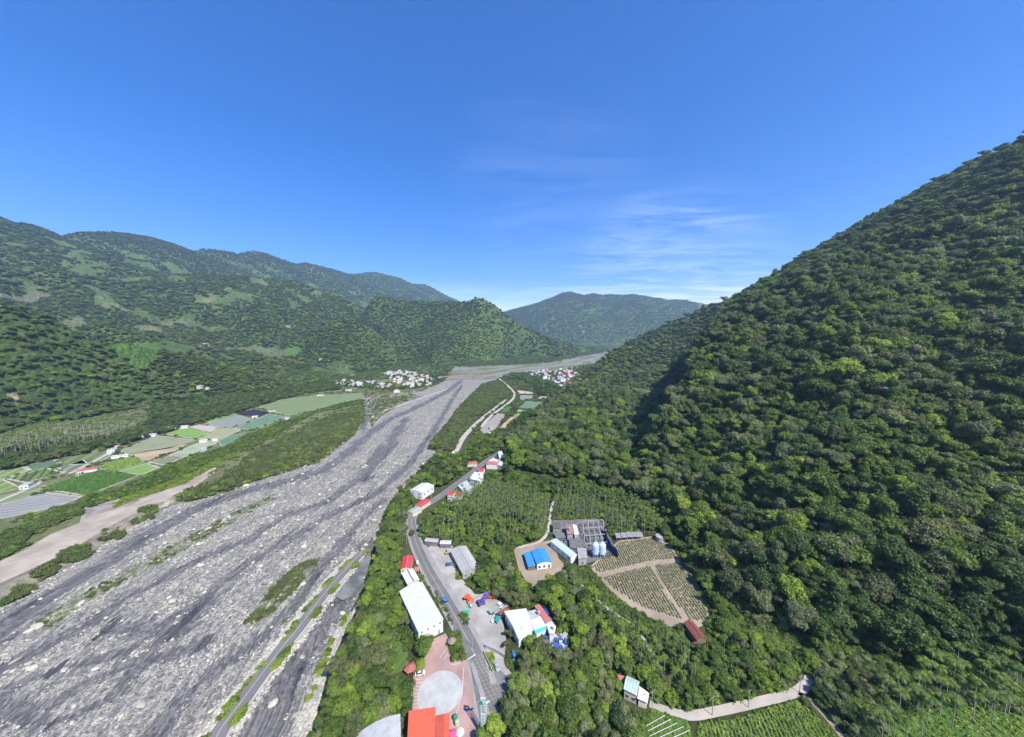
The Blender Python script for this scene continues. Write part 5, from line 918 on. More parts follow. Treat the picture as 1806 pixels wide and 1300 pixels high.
farm('white_shed', 'low white shed at the near end of the long red roof', 141, 838, 3, 6, 7, 3, .5, 1, True); farm('white_shed', 'white sheds at the start of the lane below the trees', 262, 770, 3, 9, 26, 4, -1.2, 1); farm('greenhouse', 'long white tunnel along the tree belt', 308, 756, 3, 8, 52, 3, -1.2, 1)
farm('white_shed', 'small white shed with a pink front beside the tree belt', 405, 727, 3, 10, 12, 5, .3, 3); farm('white_shed', 'white shed at the far corner of the black net', 480, 727, 3, 9, 16, 4, -1.1, 1, True); farm('white_shed', 'tiny white shed at the near corner of the black net', 450, 737, 3, 7, 12, 3, -1.1, 1)
farm('white_shed', 'white hut at the end of the pale field line by the scrub', 507, 739, 3, 8, 12, 3, .2, 1, True); farm('white_shed', 'white hut in the middle of the cabbage field edge', 359, 780, 3, 7, 12, 3, -.9, 1); farm('white_shed', 'pale hut to the right of the cabbage field hut', 379, 777, 3, 7, 8, 3, -.9, 1, True)
farm('white_shed', 'white hut at the hedge below the cabbage field', 359, 795, 3, 6, 8, 3, 0, 1); farm('white_shed', 'white farm building on the far olive field edge', 615, 690, 3, 12, 22, 4, -1.2, 1); farm('white_shed', 'pale farm building above the far olive field', 565, 698, 3, 12, 22, 4, -1.2, 2, True)
farm('hill_temple', 'red-roofed temple with white walls on the plateau behind the left hill', 363, 612, None, 24, 20, 11, .1, 0, cat='temple'); farm('hillside_house', 'white house beside the red-roofed temple', 350, 613, None, 14, 14, 7, .1, 1, True, 'house')
farm('hillside_house', 'white two-storey house among trees on the left hill', 352, 687, None, 16, 14, 7, .2, 2, cat='house'); farm('hillside_house', 'small white annex right of the two-storey hillside house', 366, 688, None, 10, 10, 4, .2, 1, cat='house'); farm('hillside_house', 'pale house on the wooded slope far left of the village', 566, 637, None, 18, 16, 6, .2, 1, cat='house')
farm('hillside_house', 'red-roofed house below the village at the river track', 700, 692, 3, 22, 18, 7, .2, 0, cat='house'); farm('school_building', 'long white school block above the left village', 700, 661, 5, 14, 60, 8, 1.45, 1, True, 'building')
farm('white_shed', 'white-roofed shed under the trees left of the mountain', 956, 726, 8, 12, 16, 5, .2, 1, True); farm('riverside_plant', 'pale long roofed shed in the trees near the seam of the mountain', 922, 756, 8, 9, 26, 5, -.8, 1); farm('riverside_plant', 'pale roofed shed behind the long one', 946, 741, 8, 8, 16, 5, -.8, 3)
farm('grey_shed', 'grey shed on the bare field beside the gravel road', 866, 757, 8, 8, 12, 4, .4, 2, True)
def small_bits():
    for (px, py, h, lab) in [(736,994,.3,'white plastic water tank beside the red cottage'),(733,1050,7.6,None),(1004,934,5.6,'steel water tank on the terracotta plant roof'),(845,838,7.3,'steel water tank on the white villa roof'),(829,846,7.3,'smaller tank at the near corner of the white villa roof'),(880,815,4.8,'steel water tank on the large flat white roof'),(816,856,4.8,'steel water tank on the flat pale roofs'),(950,1083,5.4,'steel tank at the back of the workshop roofs'),(977,1110,5.,'white tank on the right end of the workshop')]:
        if not lab: continue
        x, y = g2(px, py, Z0 + h); r = thing('water_tank', lab, 'tank', (x, y, Z0 + h - .3)); MB().lathe([(.75, .4), (.8, .5), (.8, 2.), (.3, 2.3)], 14).ob('tank_body', STEEL if 'white' not in lab[:8] else WHITEW, r)
        for k in range(3): MB().tube((.6 * math.cos(k * 2.09), .6 * math.sin(k * 2.09), 0), (.6 * math.cos(k * 2.09), .6 * math.sin(k * 2.09), .5), .05, n=5).ob('leg', STEEL, r)
small_bits()
WAT = NT('murky_shallow_water'); WAT.bump(WAT.noise(WAT.pos(), 1.5, 4), .15, .1); WAT = WAT.done(WAT.mix(WAT.ss(WAT.noise(WAT.pos(), .12, 4), .4, .65), (.10, .105, .085), (.20, .20, .175)), .12, 0, .5)
drape('water', poly([(650,962),(655,985),(641,1030),(624,1052),(604,1060),(592,1054),(608,1024),(630,988)], 0.), 0, WAT, 'murky shallow pool between the levee road and the wooded bank', z0=.45)
# bridge
def bridge():
    A, B = g2(779, 664, 14), g2(897, 661.5, 14); m = (A + B) / 2; d = B - A; L = float(np.linalg.norm(d)); r = thing('road_bridge', 'long low bridge with rusty red railings crossing the river between the villages', 'bridge', (m[0], m[1], 13), math.atan2(d[1], d[0]))
    rr = paint('rusty_red_girder', (.33, .13, .09), .7, .2, .3); MB().box(0, 0, 0, L, 9, .9).ob('deck', CONC, r)
    for s in (-1, 1):
        MB().box(0, s * 4.4, 1.9, L, .45, .45).ob('top_rail', rr, r); MB().box(0, s * 4.3, -.9, L, .6, 1.2).ob('girder', rr, r)
        for k in range(41): MB().box(-L/2 + L * k / 40, s * 4.4, 1.05, .5, .35, 1.7).ob('railing_post', rr, r)
    n = 6
    for k in range(n): p = MB().box(0, 0, -7, 2.2, 6, 12.5).ob('pier', CONC, r, (-L/2 + L * (k + .5) / n, 0, 0)); MB().box(0, 0, -1.6, 3., 8.4, 1.2).ob('pier_cap', CONC, p)
    for s in (-1, 1): MB().box(s * (L/2 + 6), 0, -3, 14, 11, 6.4).ob('abutment', CONC, r)
bridge()
print('built things', round(time.time() - T0, 1))
# ------------------------------------------------------------------ vegetation
def leaf_mat(name, a, b, c):
    t = NT(name); p = t.pos(); r = t.rnd(); n = t.noise(p, .8, 5, .65); big = t.noise(p, .012, 3, .6)
    v = t.math('ADD', t.math('MULTIPLY', r, .55), t.math('MULTIPLY', t.math('SUBTRACT', n, .3), .75)); v = t.math('ADD', v, t.math('MULTIPLY', t.math('SUBTRACT', big, .5), .9))
    col = t.ramp(v, [(.12, a), (.5, b), (.92, c)])
    t.b.inputs['Specular IOR Level'].default_value = .35
    t.b.inputs['Subsurface Weight'].default_value = 0
    m = t.done(col, .55, 0, .3)
    tr = t.node('ShaderNodeBsdfTranslucent'); t.L.new(t.mix(1., col, (1.5, 1.6, .7), 'MULTIPLY'), tr.inputs[0]); mx = t.node('ShaderNodeMixShader'); mx.inputs[0].default_value = .22
    o = t.n['Material Output']; t.L.new(t.b.outputs[0], mx.inputs[1]); t.L.new(tr.outputs[0], mx.inputs[2]); t.L.new(mx.outputs[0], o.inputs[0]); return m
LV = {'deep': leaf_mat('deep_green_leaves', (0.037, 0.068, 0.018), (0.070, 0.120, 0.022), (0.125, 0.180, 0.033)),
      'mid': leaf_mat('mid_green_leaves', (0.062, 0.106, 0.020), (0.118, 0.180, 0.029), (0.189, 0.257, 0.043)),
      'bright': leaf_mat('bright_yellow_green_leaves', (0.117, 0.180, 0.022), (0.200, 0.283, 0.035), (0.305, 0.376, 0.057)),
      'olive': leaf_mat('olive_green_leaves', (0.070, 0.088, 0.030), (0.113, 0.131, 0.045), (0.160, 0.171, 0.064)),
      'grey': leaf_mat('grey_green_leaves', (0.094, 0.120, 0.050), (0.158, 0.188, 0.078), (0.231, 0.257, 0.106))}
BARK = paint('grey_brown_bark', (.16, .13, .10), .9, .3, 2); PBARK = paint('pale_palm_bark', (.36, .33, .28), .85, .2, 1.5, dirt=.3)
TWIG = paint('bare_grey_twigs', (.30, .27, .24), .9, .2, 2)
def leaf_cloud(rg, lobes, size, n, flat=.0, droop=0.):
    """small bent leaf clusters spread over and inside a set of ellipsoid lobes"""
    V = []; 
    tot = sum(l[3] * l[4] for l in lobes)
    for (cx, cy_, cz, rx, rz) in lobes:
        k = max(12, int(n * rx * rz / tot)); d = rg.normal(size=(k, 3)); d /= np.linalg.norm(d, axis=1)[:, None]; d[:, 2] = np.where(d[:, 2] < -.35, -d[:, 2], d[:, 2])
        rr = rg.uniform(.72, 1.1, k)[:, None] * (1 + .16 * np.sin(d[:, :1] * 7 + cx) * np.cos(d[:, 1:2] * 6 + cz)); rr = rr * np.where(rg.random(k) < .18, 1.22, 1.)[:, None]; c = np.array([cx, cy_, cz]) + d * rr * np.array([rx, rx, rz])
        nn = d * np.array([1, 1, 1.1]) + np.array([0, 0, .35 + flat * .5]) + rg.normal(size=(k, 3)) * .6; nn /= np.linalg.norm(nn, axis=1)[:, None]
        a = np.cross(nn, rg.normal(size=(k, 3))); a /= np.linalg.norm(a, axis=1)[:, None]; b = np.cross(nn, a); s = size * rg.uniform(.55, 1.3, k)[:, None]
        V.append(np.stack([c - a * s * .55, c - b * s * .34 - nn * s * .10, c + a * s * .55, c + b * s * .34 - nn * s * .05], 1))
    V = np.concatenate(V); return V.reshape(-1, 3), np.arange(len(V) * 4).reshape(-1, 4)
def core(lobes, k=.72):
    b = bmesh.new()
    for (cx, cy_, cz, rx, rz) in lobes:
        bmesh.ops.create_icosphere(b, subdivisions=1, radius=1, matrix=Matrix.Translation((cx, cy_, cz - .1 * rz)) @ Matrix.Diagonal((rx * k, rx * k, rz * k, 1)))
    V = np.array([v.co[:] for v in b.verts]); F = np.array([[v.index for v in f.verts] for f in b.faces]); b.free(); return V, F
def crown_mesh(name, seed, shape, tone, n=1700, size=.75):
    rg = np.random.default_rng(seed); L = []
    if shape == 'round':
        L.append((0, 0, 6.2, 3.0, 2.6))
        for i in range(9):
            t = i * 2.4 + rg.uniform(0, .5); r = rg.uniform(2.0, 3.4); L.append((r * math.cos(t), r * math.sin(t), rg.uniform(4.2, 7.6), rg.uniform(1.3, 2.2), rg.uniform(1.1, 1.8)))
    elif shape == 'layered':
        for i in range(13):
            t = i * 2.4 + rg.uniform(-.3, .3); r = 4.2 * math.sqrt((i + .5) / 13); L.append((r * math.cos(t), r * math.sin(t), 8.0 - .62 * r + rg.uniform(-1.5, .8), rg.uniform(1.2, 2.1), rg.uniform(.8, 1.35)))
    elif shape == 'tall':
        for i in range(9): L.append((rg.uniform(-1.3, 1.3), rg.uniform(-1.3, 1.3), 3.4 + i * .85, 2.3 - abs(i - 3.5) * .24, 1.35))
    elif shape == 'irregular':
        for i in range(8):
            t = rg.uniform(0, 6.28); r = rg.uniform(.5, 3.8); L.append((r * math.cos(t), r * math.sin(t), rg.uniform(3.4, 8.2), rg.uniform(1.1, 2.3), rg.uniform(.9, 1.7)))
    elif shape == 'shrub':
        for i in range(6):
            t = i * 2.4; r = rg.uniform(.2, 1.6); L.append((r * math.cos(t), r * math.sin(t), rg.uniform(.7, 1.5), rg.uniform(.8, 1.2), rg.uniform(.6, 1.0)))
    V, Fq = leaf_cloud(rg, L, size, n, .35 if shape == 'layered' else 0.); cv, cf = core(L, .70)
    me = bpy.data.meshes.new(name); nv = len(V); vv = np.concatenate([V, cv]).astype(np.float32); nq = len(Fq); ntt = len(cf)
    me.vertices.add(len(vv)); me.vertices.foreach_set('co', vv.ravel()); li = np.concatenate([Fq.ravel(), (cf + nv).ravel()]).astype(np.int32)
    me.loops.add(len(li)); me.loops.foreach_set('vertex_index', li); me.polygons.add(nq + ntt)
    me.polygons.foreach_set('loop_start', np.concatenate([np.arange(nq) * 4, nq * 4 + np.arange(ntt) * 3]).astype(np.int32))
    me.materials.append(LV[tone]); me.update(calc_edges=True); return me
def trunk_mesh(name, seed, h=5.2, r=.3, lean=.5):
    rg = random.Random(seed); b = MB(); top = (rg.uniform(-lean, lean), rg.uniform(-lean, lean), h * .75); b.tube((0, 0, -1.2), top, r, r * .6, 7)
    for i in range(5):
        t = i * 1.26 + rg.uniform(0, .5); b.tube(top, (top[0] + 2.2 * math.cos(t), top[1] + 2.2 * math.sin(t), h * 1.15 + rg.uniform(-.4, .8)), r * .42, r * .12, 5)
    return b.mesh(name, BARK)
TREES = []                                    # (crown, trunk, shape word, tone)
for i, (sh, tone) in enumerate([('round', 'deep'), ('layered', 'mid'), ('irregular', 'deep'), ('irregular', 'grey'), ('round', 'mid'), ('irregular', 'olive'), ('tall', 'mid'), ('round', 'bright'), ('layered', 'olive'), ('layered', 'deep'), ('irregular', 'bright'), ('tall', 'deep'), ('round', 'grey'), ('irregular', 'mid'), ('round', 'olive')]):
    TREES.append((crown_mesh('crown', 100 + i, sh, tone, 3000, .66), trunk_mesh('trunk', 50 + i), sh, tone))
SHRUB = [crown_mesh('foliage', 300 + i, 'shrub', t, 420, .42) for i, t in enumerate(['mid', 'bright', 'olive', 'deep', 'grey'])]
def bare_mesh(seed):
    rg = random.Random(seed); b = MB()
    def br(p, d, l, r, k):
        q = p + d * l; b.tube(p, q, r, r * .6, 4, False)
        if k:
            for _ in range(3 if k > 1 else 4): br(q, (d + Vector((rg.uniform(-.9, .9), rg.uniform(-.9, .9), rg.uniform(-.2, .7)))).normalized(), l * rg.uniform(.6, .85), r * .55, k - 1)
    br(Vector((0, 0, -1)), Vector((0, 0, 1)), 3.6, .22, 4); return b.mesh('bare_branches', TWIG)
BARE = bare_mesh(4)
def frond_mesh(seed, L=2.1):
    rg = random.Random(seed); V = []; F = []; n = 9; pr = Vector((0, 0, 0)); ang = .75
    pts = [pr.copy()]
    for i in range(n): pr = pr + Vector((math.cos(ang), 0, math.sin(ang))) * (L / n); ang -= .24; pts.append(pr.copy())
    for i in range(1, n + 1):
        w = .62 * math.sin(math.pi * (i / n * .86 + .08)) ** .7; p = pts[i]; q = pts[i - 1]; d = (p - q)
        for s in (-1, 1):
            for k in (0, .5):
                o = q + d * k; k0 = len(V); tip = o + d * .9 + Vector((0, s * w, -w * .55 + rg.uniform(-.05, .05)))
                V += [o, o + d * .42, tip]; F.append((k0, k0 + 1, k0 + 2) if s > 0 else (k0, k0 + 2, k0 + 1))
    for i in range(n):
        k0 = len(V); a, b = pts[i], pts[i + 1]; V += [a + Vector((0, -.04, .01)), a + Vector((0, .04, .01)), b + Vector((0, .03, .01)), b + Vector((0, -.03, .01))]; F.append((k0, k0 + 1, k0 + 2, k0 + 3))
    return [tuple(v) for v in V], F
FRV, FRF = frond_mesh(2)
PALM_LEAF = leaf_mat('palm_frond_green', (.065, .115, .018), (.11, .175, .028), (.17, .24, .04)); SHAFT = paint('palm_crownshaft', (.11, .17, .05), .6)
FROND = mesh('frond', [(x * 1.25, y * 1.35, z * 1.2) for x, y, z in FRV], FRF, [PALM_LEAF])
def palm_trunk(h):
    b = MB()
    for i in range(4): b.tube((.03 * i, 0, -1 + (h + 1) * i / 4), (.03 * (i + 1), 0, -1 + (h + 1) * (i + 1) / 4), .13 - .012 * i, .118 - .012 * i, 6, False)
    me = b.mesh('trunk', PBARK, True); return me
def frond_angles(seed):
    rg = random.Random(seed); return [(rg.uniform(-.12, .12), rg.uniform(-.35, .75), i * 2.4 + rg.uniform(-.2, .2), rg.uniform(.8, 1.1)) for i in range(10)]
PHS = [9.5, 11.5, 13.5]; PTR = [palm_trunk(h) for h in PHS]
def palm_crown(h, seed, name='crown'):
    V = []; F = []
    for rx, ry, rz, s in frond_angles(seed):
        R = Matrix.Rotation(rz, 3, 'Z') @ Matrix.Rotation(ry, 3, 'Y') @ Matrix.Rotation(rx, 3, 'X'); k = len(V)
        V += [tuple(R @ Vector(v) * s + Vector((.12, 0, h + .7))) for v in FRV]; F += [tuple(i + k for i in f) for f in FRF]
    b = MB(); b.v = V; b.f = F; b.tube((.12, 0, h - .3), (.12, 0, h + .8), .14, .09, 6, False); return b.mesh(name, PALM_LEAF)
PCR = [palm_crown(h, 20 + i) for i, h in enumerate(PHS)]
def join_mesh(name, parts):
    bm = bmesh.new(); mats = []; 
    for me in parts:
        n0 = len(bm.faces); bm.from_mesh(me); bm.faces.ensure_lookup_table(); m = me.materials[0]
        if m not in mats: mats.append(m)
        for f in bm.faces[n0:]: f.material_index = mats.index(m)
    out = bpy.data.meshes.new(name); bm.to_mesh(out); bm.free()
    for m in mats: out.materials.append(m)
    return out
PALM_ALL = [join_mesh('areca_palm', [PTR[i], PCR[i]]) for i in range(3)]
TREE_ALL = [join_mesh('broadleaf_tree', [c, t]) for c, t, _, _ in TREES]
_hid = {}
def proto(me):
    if me.name not in _hid: _hid[me.name] = bpy.data.objects.new('source_' + me.name, me)
    return _hid[me.name]
def scatter(name, label, meshes, pts, rot, scl, idx, tilt=None):
    """one object of kind stuff: geometry nodes put the given meshes on its points"""
    n = len(pts)
    if n == 0: return None
    me = bpy.data.meshes.new(name); me.vertices.add(n); me.vertices.foreach_set('co', np.asarray(pts, np.float32).ravel())
    a = me.attributes.new('rot', 'FLOAT_VECTOR', 'POINT'); rr = np.zeros((n, 3), np.float32); rr[:, 2] = rot
    if tilt is not None: rr[:, :2] = tilt
    a.data.foreach_set('vector', rr.ravel())
    a = me.attributes.new('scl', 'FLOAT_VECTOR', 'POINT'); a.data.foreach_set('vector', np.asarray(scl, np.float32).ravel())
    a = me.attributes.new('idx', 'INT', 'POINT'); a.data.foreach_set('value', np.asarray(idx, np.int32))
    o = ob(name, me); ng = bpy.data.node_groups.new(name + '_nodes', 'GeometryNodeTree')
    ng.interface.new_socket('Geometry', in_out='INPUT', socket_type='NodeSocketGeometry'); ng.interface.new_socket('Geometry', in_out='OUTPUT', socket_type='NodeSocketGeometry')
    N = ng.nodes; L = ng.links; gi = N.new('NodeGroupInput'); go = N.new('NodeGroupOutput'); ip = N.new('GeometryNodeInstanceOnPoints'); gg = N.new('GeometryNodeGeometryToInstance')
    for m in reversed(meshes):
        oi = N.new('GeometryNodeObjectInfo'); oi.inputs[0].default_value = proto(m); oi.transform_space = 'ORIGINAL'; L.new(oi.outputs['Geometry'], gg.inputs[0])
    def na(nm, ty):
        k = N.new('GeometryNodeInputNamedAttribute'); k.data_type = ty; k.inputs[0].default_value = nm; return k.outputs[0]
    L.new(gi.outputs[0], ip.inputs['Points']); L.new(gg.outputs[0], ip.inputs['Instance']); ip.inputs['Pick Instance'].default_value = True
    L.new(na('idx', 'INT'), ip.inputs['Instance Index']); L.new(na('rot', 'FLOAT_VECTOR'), ip.inputs['Rotation']); L.new(na('scl', 'FLOAT_VECTOR'), ip.inputs['Scale'])
    L.new(ip.outputs[0], go.inputs[0]); md = o.modifiers.new('scatter', 'NODES'); md.node_group = ng; tag(o, label, kind='stuff'); return o
def grid_pts(x0, x1, y0, y1, s, seed=0, jit=.42):
    rg = np.random.default_rng(seed); x, y = np.meshgrid(np.arange(x0, x1, s), np.arange(y0, y1, s * .9)); x = x + (np.arange(x.shape[0]) % 2)[:, None] * s * .5
    return (x + rg.uniform(-jit, jit, x.shape) * s).ravel(), (y + rg.uniform(-jit, jit, x.shape) * s).ravel()
def inview(x, y, z, m=60):
    px, py, zc = project(x, y, z); return (zc > 30) & (px > -m) & (px < 1806 + m) & (py < 1300 + m * 2) & (py > 0)
FOREST_Z = 14.
TP = {'fieldedge': [(1168,948),(1200,945),(1255,1005),(1310,1090),(1275,1105),(1258,1062),(1232,1010),(1208,982),(1190,960)],
      'bank': [(748,818),(775,795),(800,800),(760,830),(735,850),(728,868),(727,882),(712,905),(712,930),(702,962),(706,980),(700,1010),(703,1040),(712,1075),(722,1110),(724,1140),(716,1120),(704,1100),(690,1110),(688,1150),(680,1190),(705,1180),(722,1200),(728,1240),(716,1252),(690,1258),(655,1270),(640,1300),(630,1420),(520,1420),(545,1290),(562,1245),(585,1180),(605,1130),(618,1100),(640,1060),(652,1010),(662,960),(676,925),(684,890),(705,865),(725,845)],
      'street': [(760,868),(772,848),(790,838),(800,842),(822,826),(815,812),(835,800),(870,800),(895,775),(900,740),(930,700),(925,735),(915,760),(905,800),(890,790),(862,805),(845,812),(815,838),(795,852),(778,868)],
      'street2': [(728,868),(760,828),(815,795),(870,760),(900,765),(880,792),(868,800),(845,808),(830,806),(812,832),(780,850),(762,850),(745,842),(728,858)],
      'grove': [(738,928),(748,912),(765,895),(790,885),(810,880),(830,895),(905,900),(965,925),(960,950),(930,962),(905,968),(880,975),(850,972),(838,960),(800,950),(760,945),(742,950)],
      'centre': [(838,985),(850,975),(890,975),(905,985),(908,1015),(935,1038),(950,1040),(985,1012),(1005,990),(1015,1000),(1040,1030),(1055,1062),(1082,1095),(1110,1125),(1128,1165),(1165,1195),(1190,1235),(1180,1244),(1150,1232),(1142,1208),(1120,1190),(1098,1188),(1098,1215),(1118,1240),(1135,1250),(1128,1300),(1120,1420),(830,1420),(868,1300),(882,1260),(895,1215),(912,1190),(918,1150),(935,1125),(962,1125),(985,1135),(1002,1128),(1000,1100),(985,1080),(975,1062),(955,1052),(925,1060),(905,1050),(880,1045),(855,1035),(842,1010)],
      'lower': [(1150,1160),(1230,1130),(1300,1100),(1390,1140),(1440,1150),(1425,1190),(1395,1205),(1300,1228),(1200,1245)],
      'gully': [(1400,1135),(1520,1148),(1600,1170),(1560,1185),(1520,1230),(1560,1300),(1560,1420),(1520,1420),(1470,1280),(1430,1222),(1440,1190),(1430,1165)],
      'seam': [(900,790),(905,835),(1000,848),(1090,866),(1150,895),(1200,950),(1180,950),(1140,935),(1120,900),(1040,868),(960,862),(900,850),(885,820)],
      'farright': [(900,755),(912,738),(925,725),(945,722),(960,715),(965,700),(945,690),(975,685),(1000,690),(1010,700),(990,735),(960,760),(925,790),(895,800),(890,785)],
      'farstrip': [(895,668),(905,655),(940,655),(960,676),(985,680),(1000,690),(975,698),(955,690),(945,688),(940,675),(915,668)]}
TPZ = {k: poly(v, FOREST_Z) for k, v in TP.items()}
# left bank: scrub, tree belts (photo outlines at crown height)
TL = {'belt': [(-300,850),(0,828),(95,808),(191,790),(256,770),(300,760),(340,747),(417,727),(499,702),(560,690),(600,686),(600,668),(540,668),(460,674),(400,682),(300,694),(268,715),(258,745),(232,758),(183,772),(100,780),(0,793),(-300,800)],
      'hedge': [(140,885),(150,870),(200,862),(255,838),(300,815),(350,800),(400,785),(440,762),(520,735),(600,710),(645,702),(650,708),(560,725),(520,745),(450,785),(380,806),(340,828),(280,850),(230,868),(190,880),(150,892)],
      'scrub': [(300,882),(335,862),(380,850),(440,800),(540,750),(640,712),(645,728),(620,765),(560,808),(500,826),(440,848),(380,868),(330,888)],
      'bush1': [(170,955),(190,940),(208,932),(218,938),(205,952),(185,962)], 'bush2': [(226,912),(240,902),(262,892),(285,893),(286,903),(250,914),(232,922)],
      'bush3': [(0,1052),(55,1015),(112,975),(150,955),(172,956),(160,972),(115,998),(60,1034),(20,1056),(0,1064)],
      'edge': [(0,980),(0,945),(40,925),(95,898),(140,890),(150,905),(95,925),(50,952),(10,985)], 'edge2': [(-60,1000),(0,955),(45,955),(20,975),(0,990)],
      'village': [(555,690),(600,680),(690,688),(760,680),(790,668),(785,660),(770,662),(745,672),(700,684),(690,676),(640,672),(590,664),(560,670)]}
TLZ = {k: poly(v, 3.5 if k[:4] in ('bush', 'edge') else 6.) for k, v in TL.items()}
GRASSL = poly([(200,888),(250,860),(340,830),(420,790),(425,800),(380,822),(330,852),(250,878),(205,896)], 3.)
V2 = poly([(752,790),(770,770),(790,745),(808,718),(830,697),(850,682),(876,674),(888,690),(880,705),(850,724),(826,748),(810,770),(803,795),(770,798)], 8.)
def blocked(x, y, grow=0):
    r = np.zeros(x.shape, bool)
    for P, g in KEEP:
        r |= pip(P, x, y)
        if g > 0: r |= pdist(P, x, y, True) < g
    return r
print('plant parts', round(time.time() - T0, 1))
# ------------------------------------------------------------------ planting
def flat_z(x, y): return height(x, y)
IND = []        # candidate trees: x, y, z, scale xy, scale z, variant, zone
STF = []
def add(x, y, s, sz, var, zone, dst=STF):
    z = height(x, y); dst.append((x, y, z - .2, s, sz, var, np.full(x.shape, zone)))
ZN = ['bank', 'street', 'grove', 'centre', 'lower', 'gully', 'seam', 'farright', 'slope', 'west']
VMIX = {'bank': [0, 4, 13, 7, 12, 8, 1, 4, 2, 13], 'grove': [4, 4, 0, 7, 1, 8], 'centre': [0, 3, 3, 4, 5, 8, 10, 1, 7, 3], 'lower': [0, 4, 9, 7, 1, 5], 'gully': [3, 9, 3, 0, 5], 'seam': [0, 2, 9, 4], 'slope': [0, 2, 3, 4, 5, 6, 2, 0, 1, 10, 12, 13, 14, 13, 4, 7, 3, 12], 'west': [0, 1, 4, 5, 3, 13, 4, 7, 12, 13, 14, 8, 10, 7, 4]}
def zone_trees(key, P, s, lo, hi, mix, seed, zone):
    xs = [p[0] for p in P]; ys = [p[1] for p in P]; x, y = grid_pts(min(xs), max(xs), min(ys), max(ys), s, seed); k = pip(P, x, y); x, y = x[k], y[k]; k = ~blocked(x, y, 1.2) & ~pip(RIVER, x, y); x, y = x[k], y[k]
    rg = np.random.default_rng(seed); sc = rg.uniform(lo, hi, len(x)); add(x, y, sc, sc * rg.uniform(.8, 1.15, len(x)), rg.choice(mix, len(x)), ZN.index(zone))
zone_trees('bank', TPZ['bank'], 4.9, .58, .92, VMIX['bank'], 1, 'bank'); zone_trees('street2', TPZ['street2'], 6.5, .6, .95, VMIX['bank'], 2, 'street')
zone_trees('grove', TPZ['grove'], 8.0, .55, .85, VMIX['grove'], 3, 'grove'); zone_trees('centre', TPZ['centre'], 5.2, .6, 1.05, VMIX['centre'], 4, 'centre')
zone_trees('lower', TPZ['lower'], 6.2, .5, .85, VMIX['lower'], 5, 'lower'); zone_trees('gully', TPZ['gully'], 5.2, .5, .8, VMIX['gully'], 6, 'gully'); zone_trees('seam', TPZ['seam'], 7, .7, 1.1, VMIX['seam'], 7, 'seam')
zone_trees('fieldedge', TPZ['fieldedge'], 5.5, .6, .95, [0, 9, 2, 4], 10, 'seam'); zone_trees('farright', TPZ['farright'], 8, .7, 1.1, VMIX['seam'], 8, 'farright'); zone_trees('farstrip', TPZ['farstrip'], 11, .8, 1.2, VMIX['seam'], 9, 'farright')
# single trees that stand apart in the photograph
for (px, py, sc, v) in [(749,1143,1.0,4), (742,1168,.55,7), (896,1113,.5,5), (893,1130,.42,5), (912,955,.95,4), (942,948,.95,4), (880,955,.95,0), (862,960,.9,0), (858,998,1.,0), (846,1003,.8,3), (815,960,.6,4), (741,1118,.5,7), (872,1285,.9,7), (858,1300,.8,10), (727,935,.5,8), (802,1152,.4,4), (812,1143,.4,0), (806,1130,.35,7), (736,1003,.35,5), (744,1012,.35,8), (745,1030,.3,7), (762,945,.4,7), (700,1065,.8,4), (712,1085,.7,7)]:
    x, y = g2(px, py, Z0 + 4); add(np.array([x]), np.array([y]), np.array([sc]), np.array([sc]), np.array([v]), ZN.index('grove'))
# right-hand mountain, near to far
F1N = f1
def slope_ring(d0, d1, s, lo, hi, seed, zone, cond):
    x, y = grid_pts(-2400 if zone == 'west' else -100, 100 if zone == 'west' else 2400, 60, min(d1, 2900) + 10, s, seed); d = np.hypot(x, y); k = (d >= d0) & (d < d1); x, y = x[k], y[k]
    z = height(x, y); k = inview(x, y, z, 90); x, y = x[k], y[k]; k = cond(x, y); x, y = x[k], y[k]; k = ~blocked(x, y, 1.5)
    for P in NOFOREST: k &= ~pip(P, x, y)
    x, y = x[k], y[k]; rg = np.random.default_rng(seed); sc = lo * .8 + (hi * 1.25 - lo * .8) * rg.random(len(x)) ** 1.5; x = x + rg.normal(size=len(x)) * s * .22; y = y + rg.normal(size=len(x)) * s * .22; var = rg.choice(VMIX[zone], len(x)); gl = pip(GULLY, x, y); var[gl] = rg.choice([0, 2, 9, 11], len(x))[gl]; add(x, y, sc, sc * rg.uniform(.8, 1.25, len(x)) * (1 if zone == 'slope' and hi < 1.95 else .7), var, ZN.index(zone))
GULLY = hpoly([(1450,1120),(1500,1060),(1640,1060),(1806,1080),(1980,1120),(1980,1230),(1700,1215),(1560,1180),(1480,1160)])  # only dark-leaved trees grow here, putting the gully's shade into the leaf colour
def hill_at(x, y):
    i, j, u, v = _ij(x, y); return HILL[i, j] > .5
def keep_gap(x, y, th): return fbm(x / 34 + 5, y / 34, 3) > th
cr = lambda x, y: (hill_at(x, y) | pip(f1, x, y)) & (x > -60)
slope_ring(120, 420, 7.2, .95, 1.55, 20, 'slope', lambda x, y: cr(x, y) & keep_gap(x, y, -.5)); slope_ring(420, 800, 8.8, 1.15, 1.9, 21, 'slope', lambda x, y: cr(x, y) & keep_gap(x, y, -.45)); slope_ring(800, 1500, 10.5, 1.25, 2.0, 22, 'slope', cr); slope_ring(1500, 2900, 16, 1.8, 2.6, 23, 'slope', cr)
def wclear(x, y):
    i, j, u, v = _ij(x, y); return (clr[i, j] < .35)
cw = lambda x, y: (hill_at(x, y) | pip(f2, x, y)) & (x <= 20) & wclear(x, y) & (fbm(x / 60 + 2, y / 60, 3) > -.55)
slope_ring(500, 1300, 7.4, .8, 1.3, 24, 'west', cw); slope_ring(1300, 2200, 9.5, .9, 1.5, 25, 'west', cw); slope_ring(2200, 3000, 13, 1.3, 1.9, 26, 'west', cw)
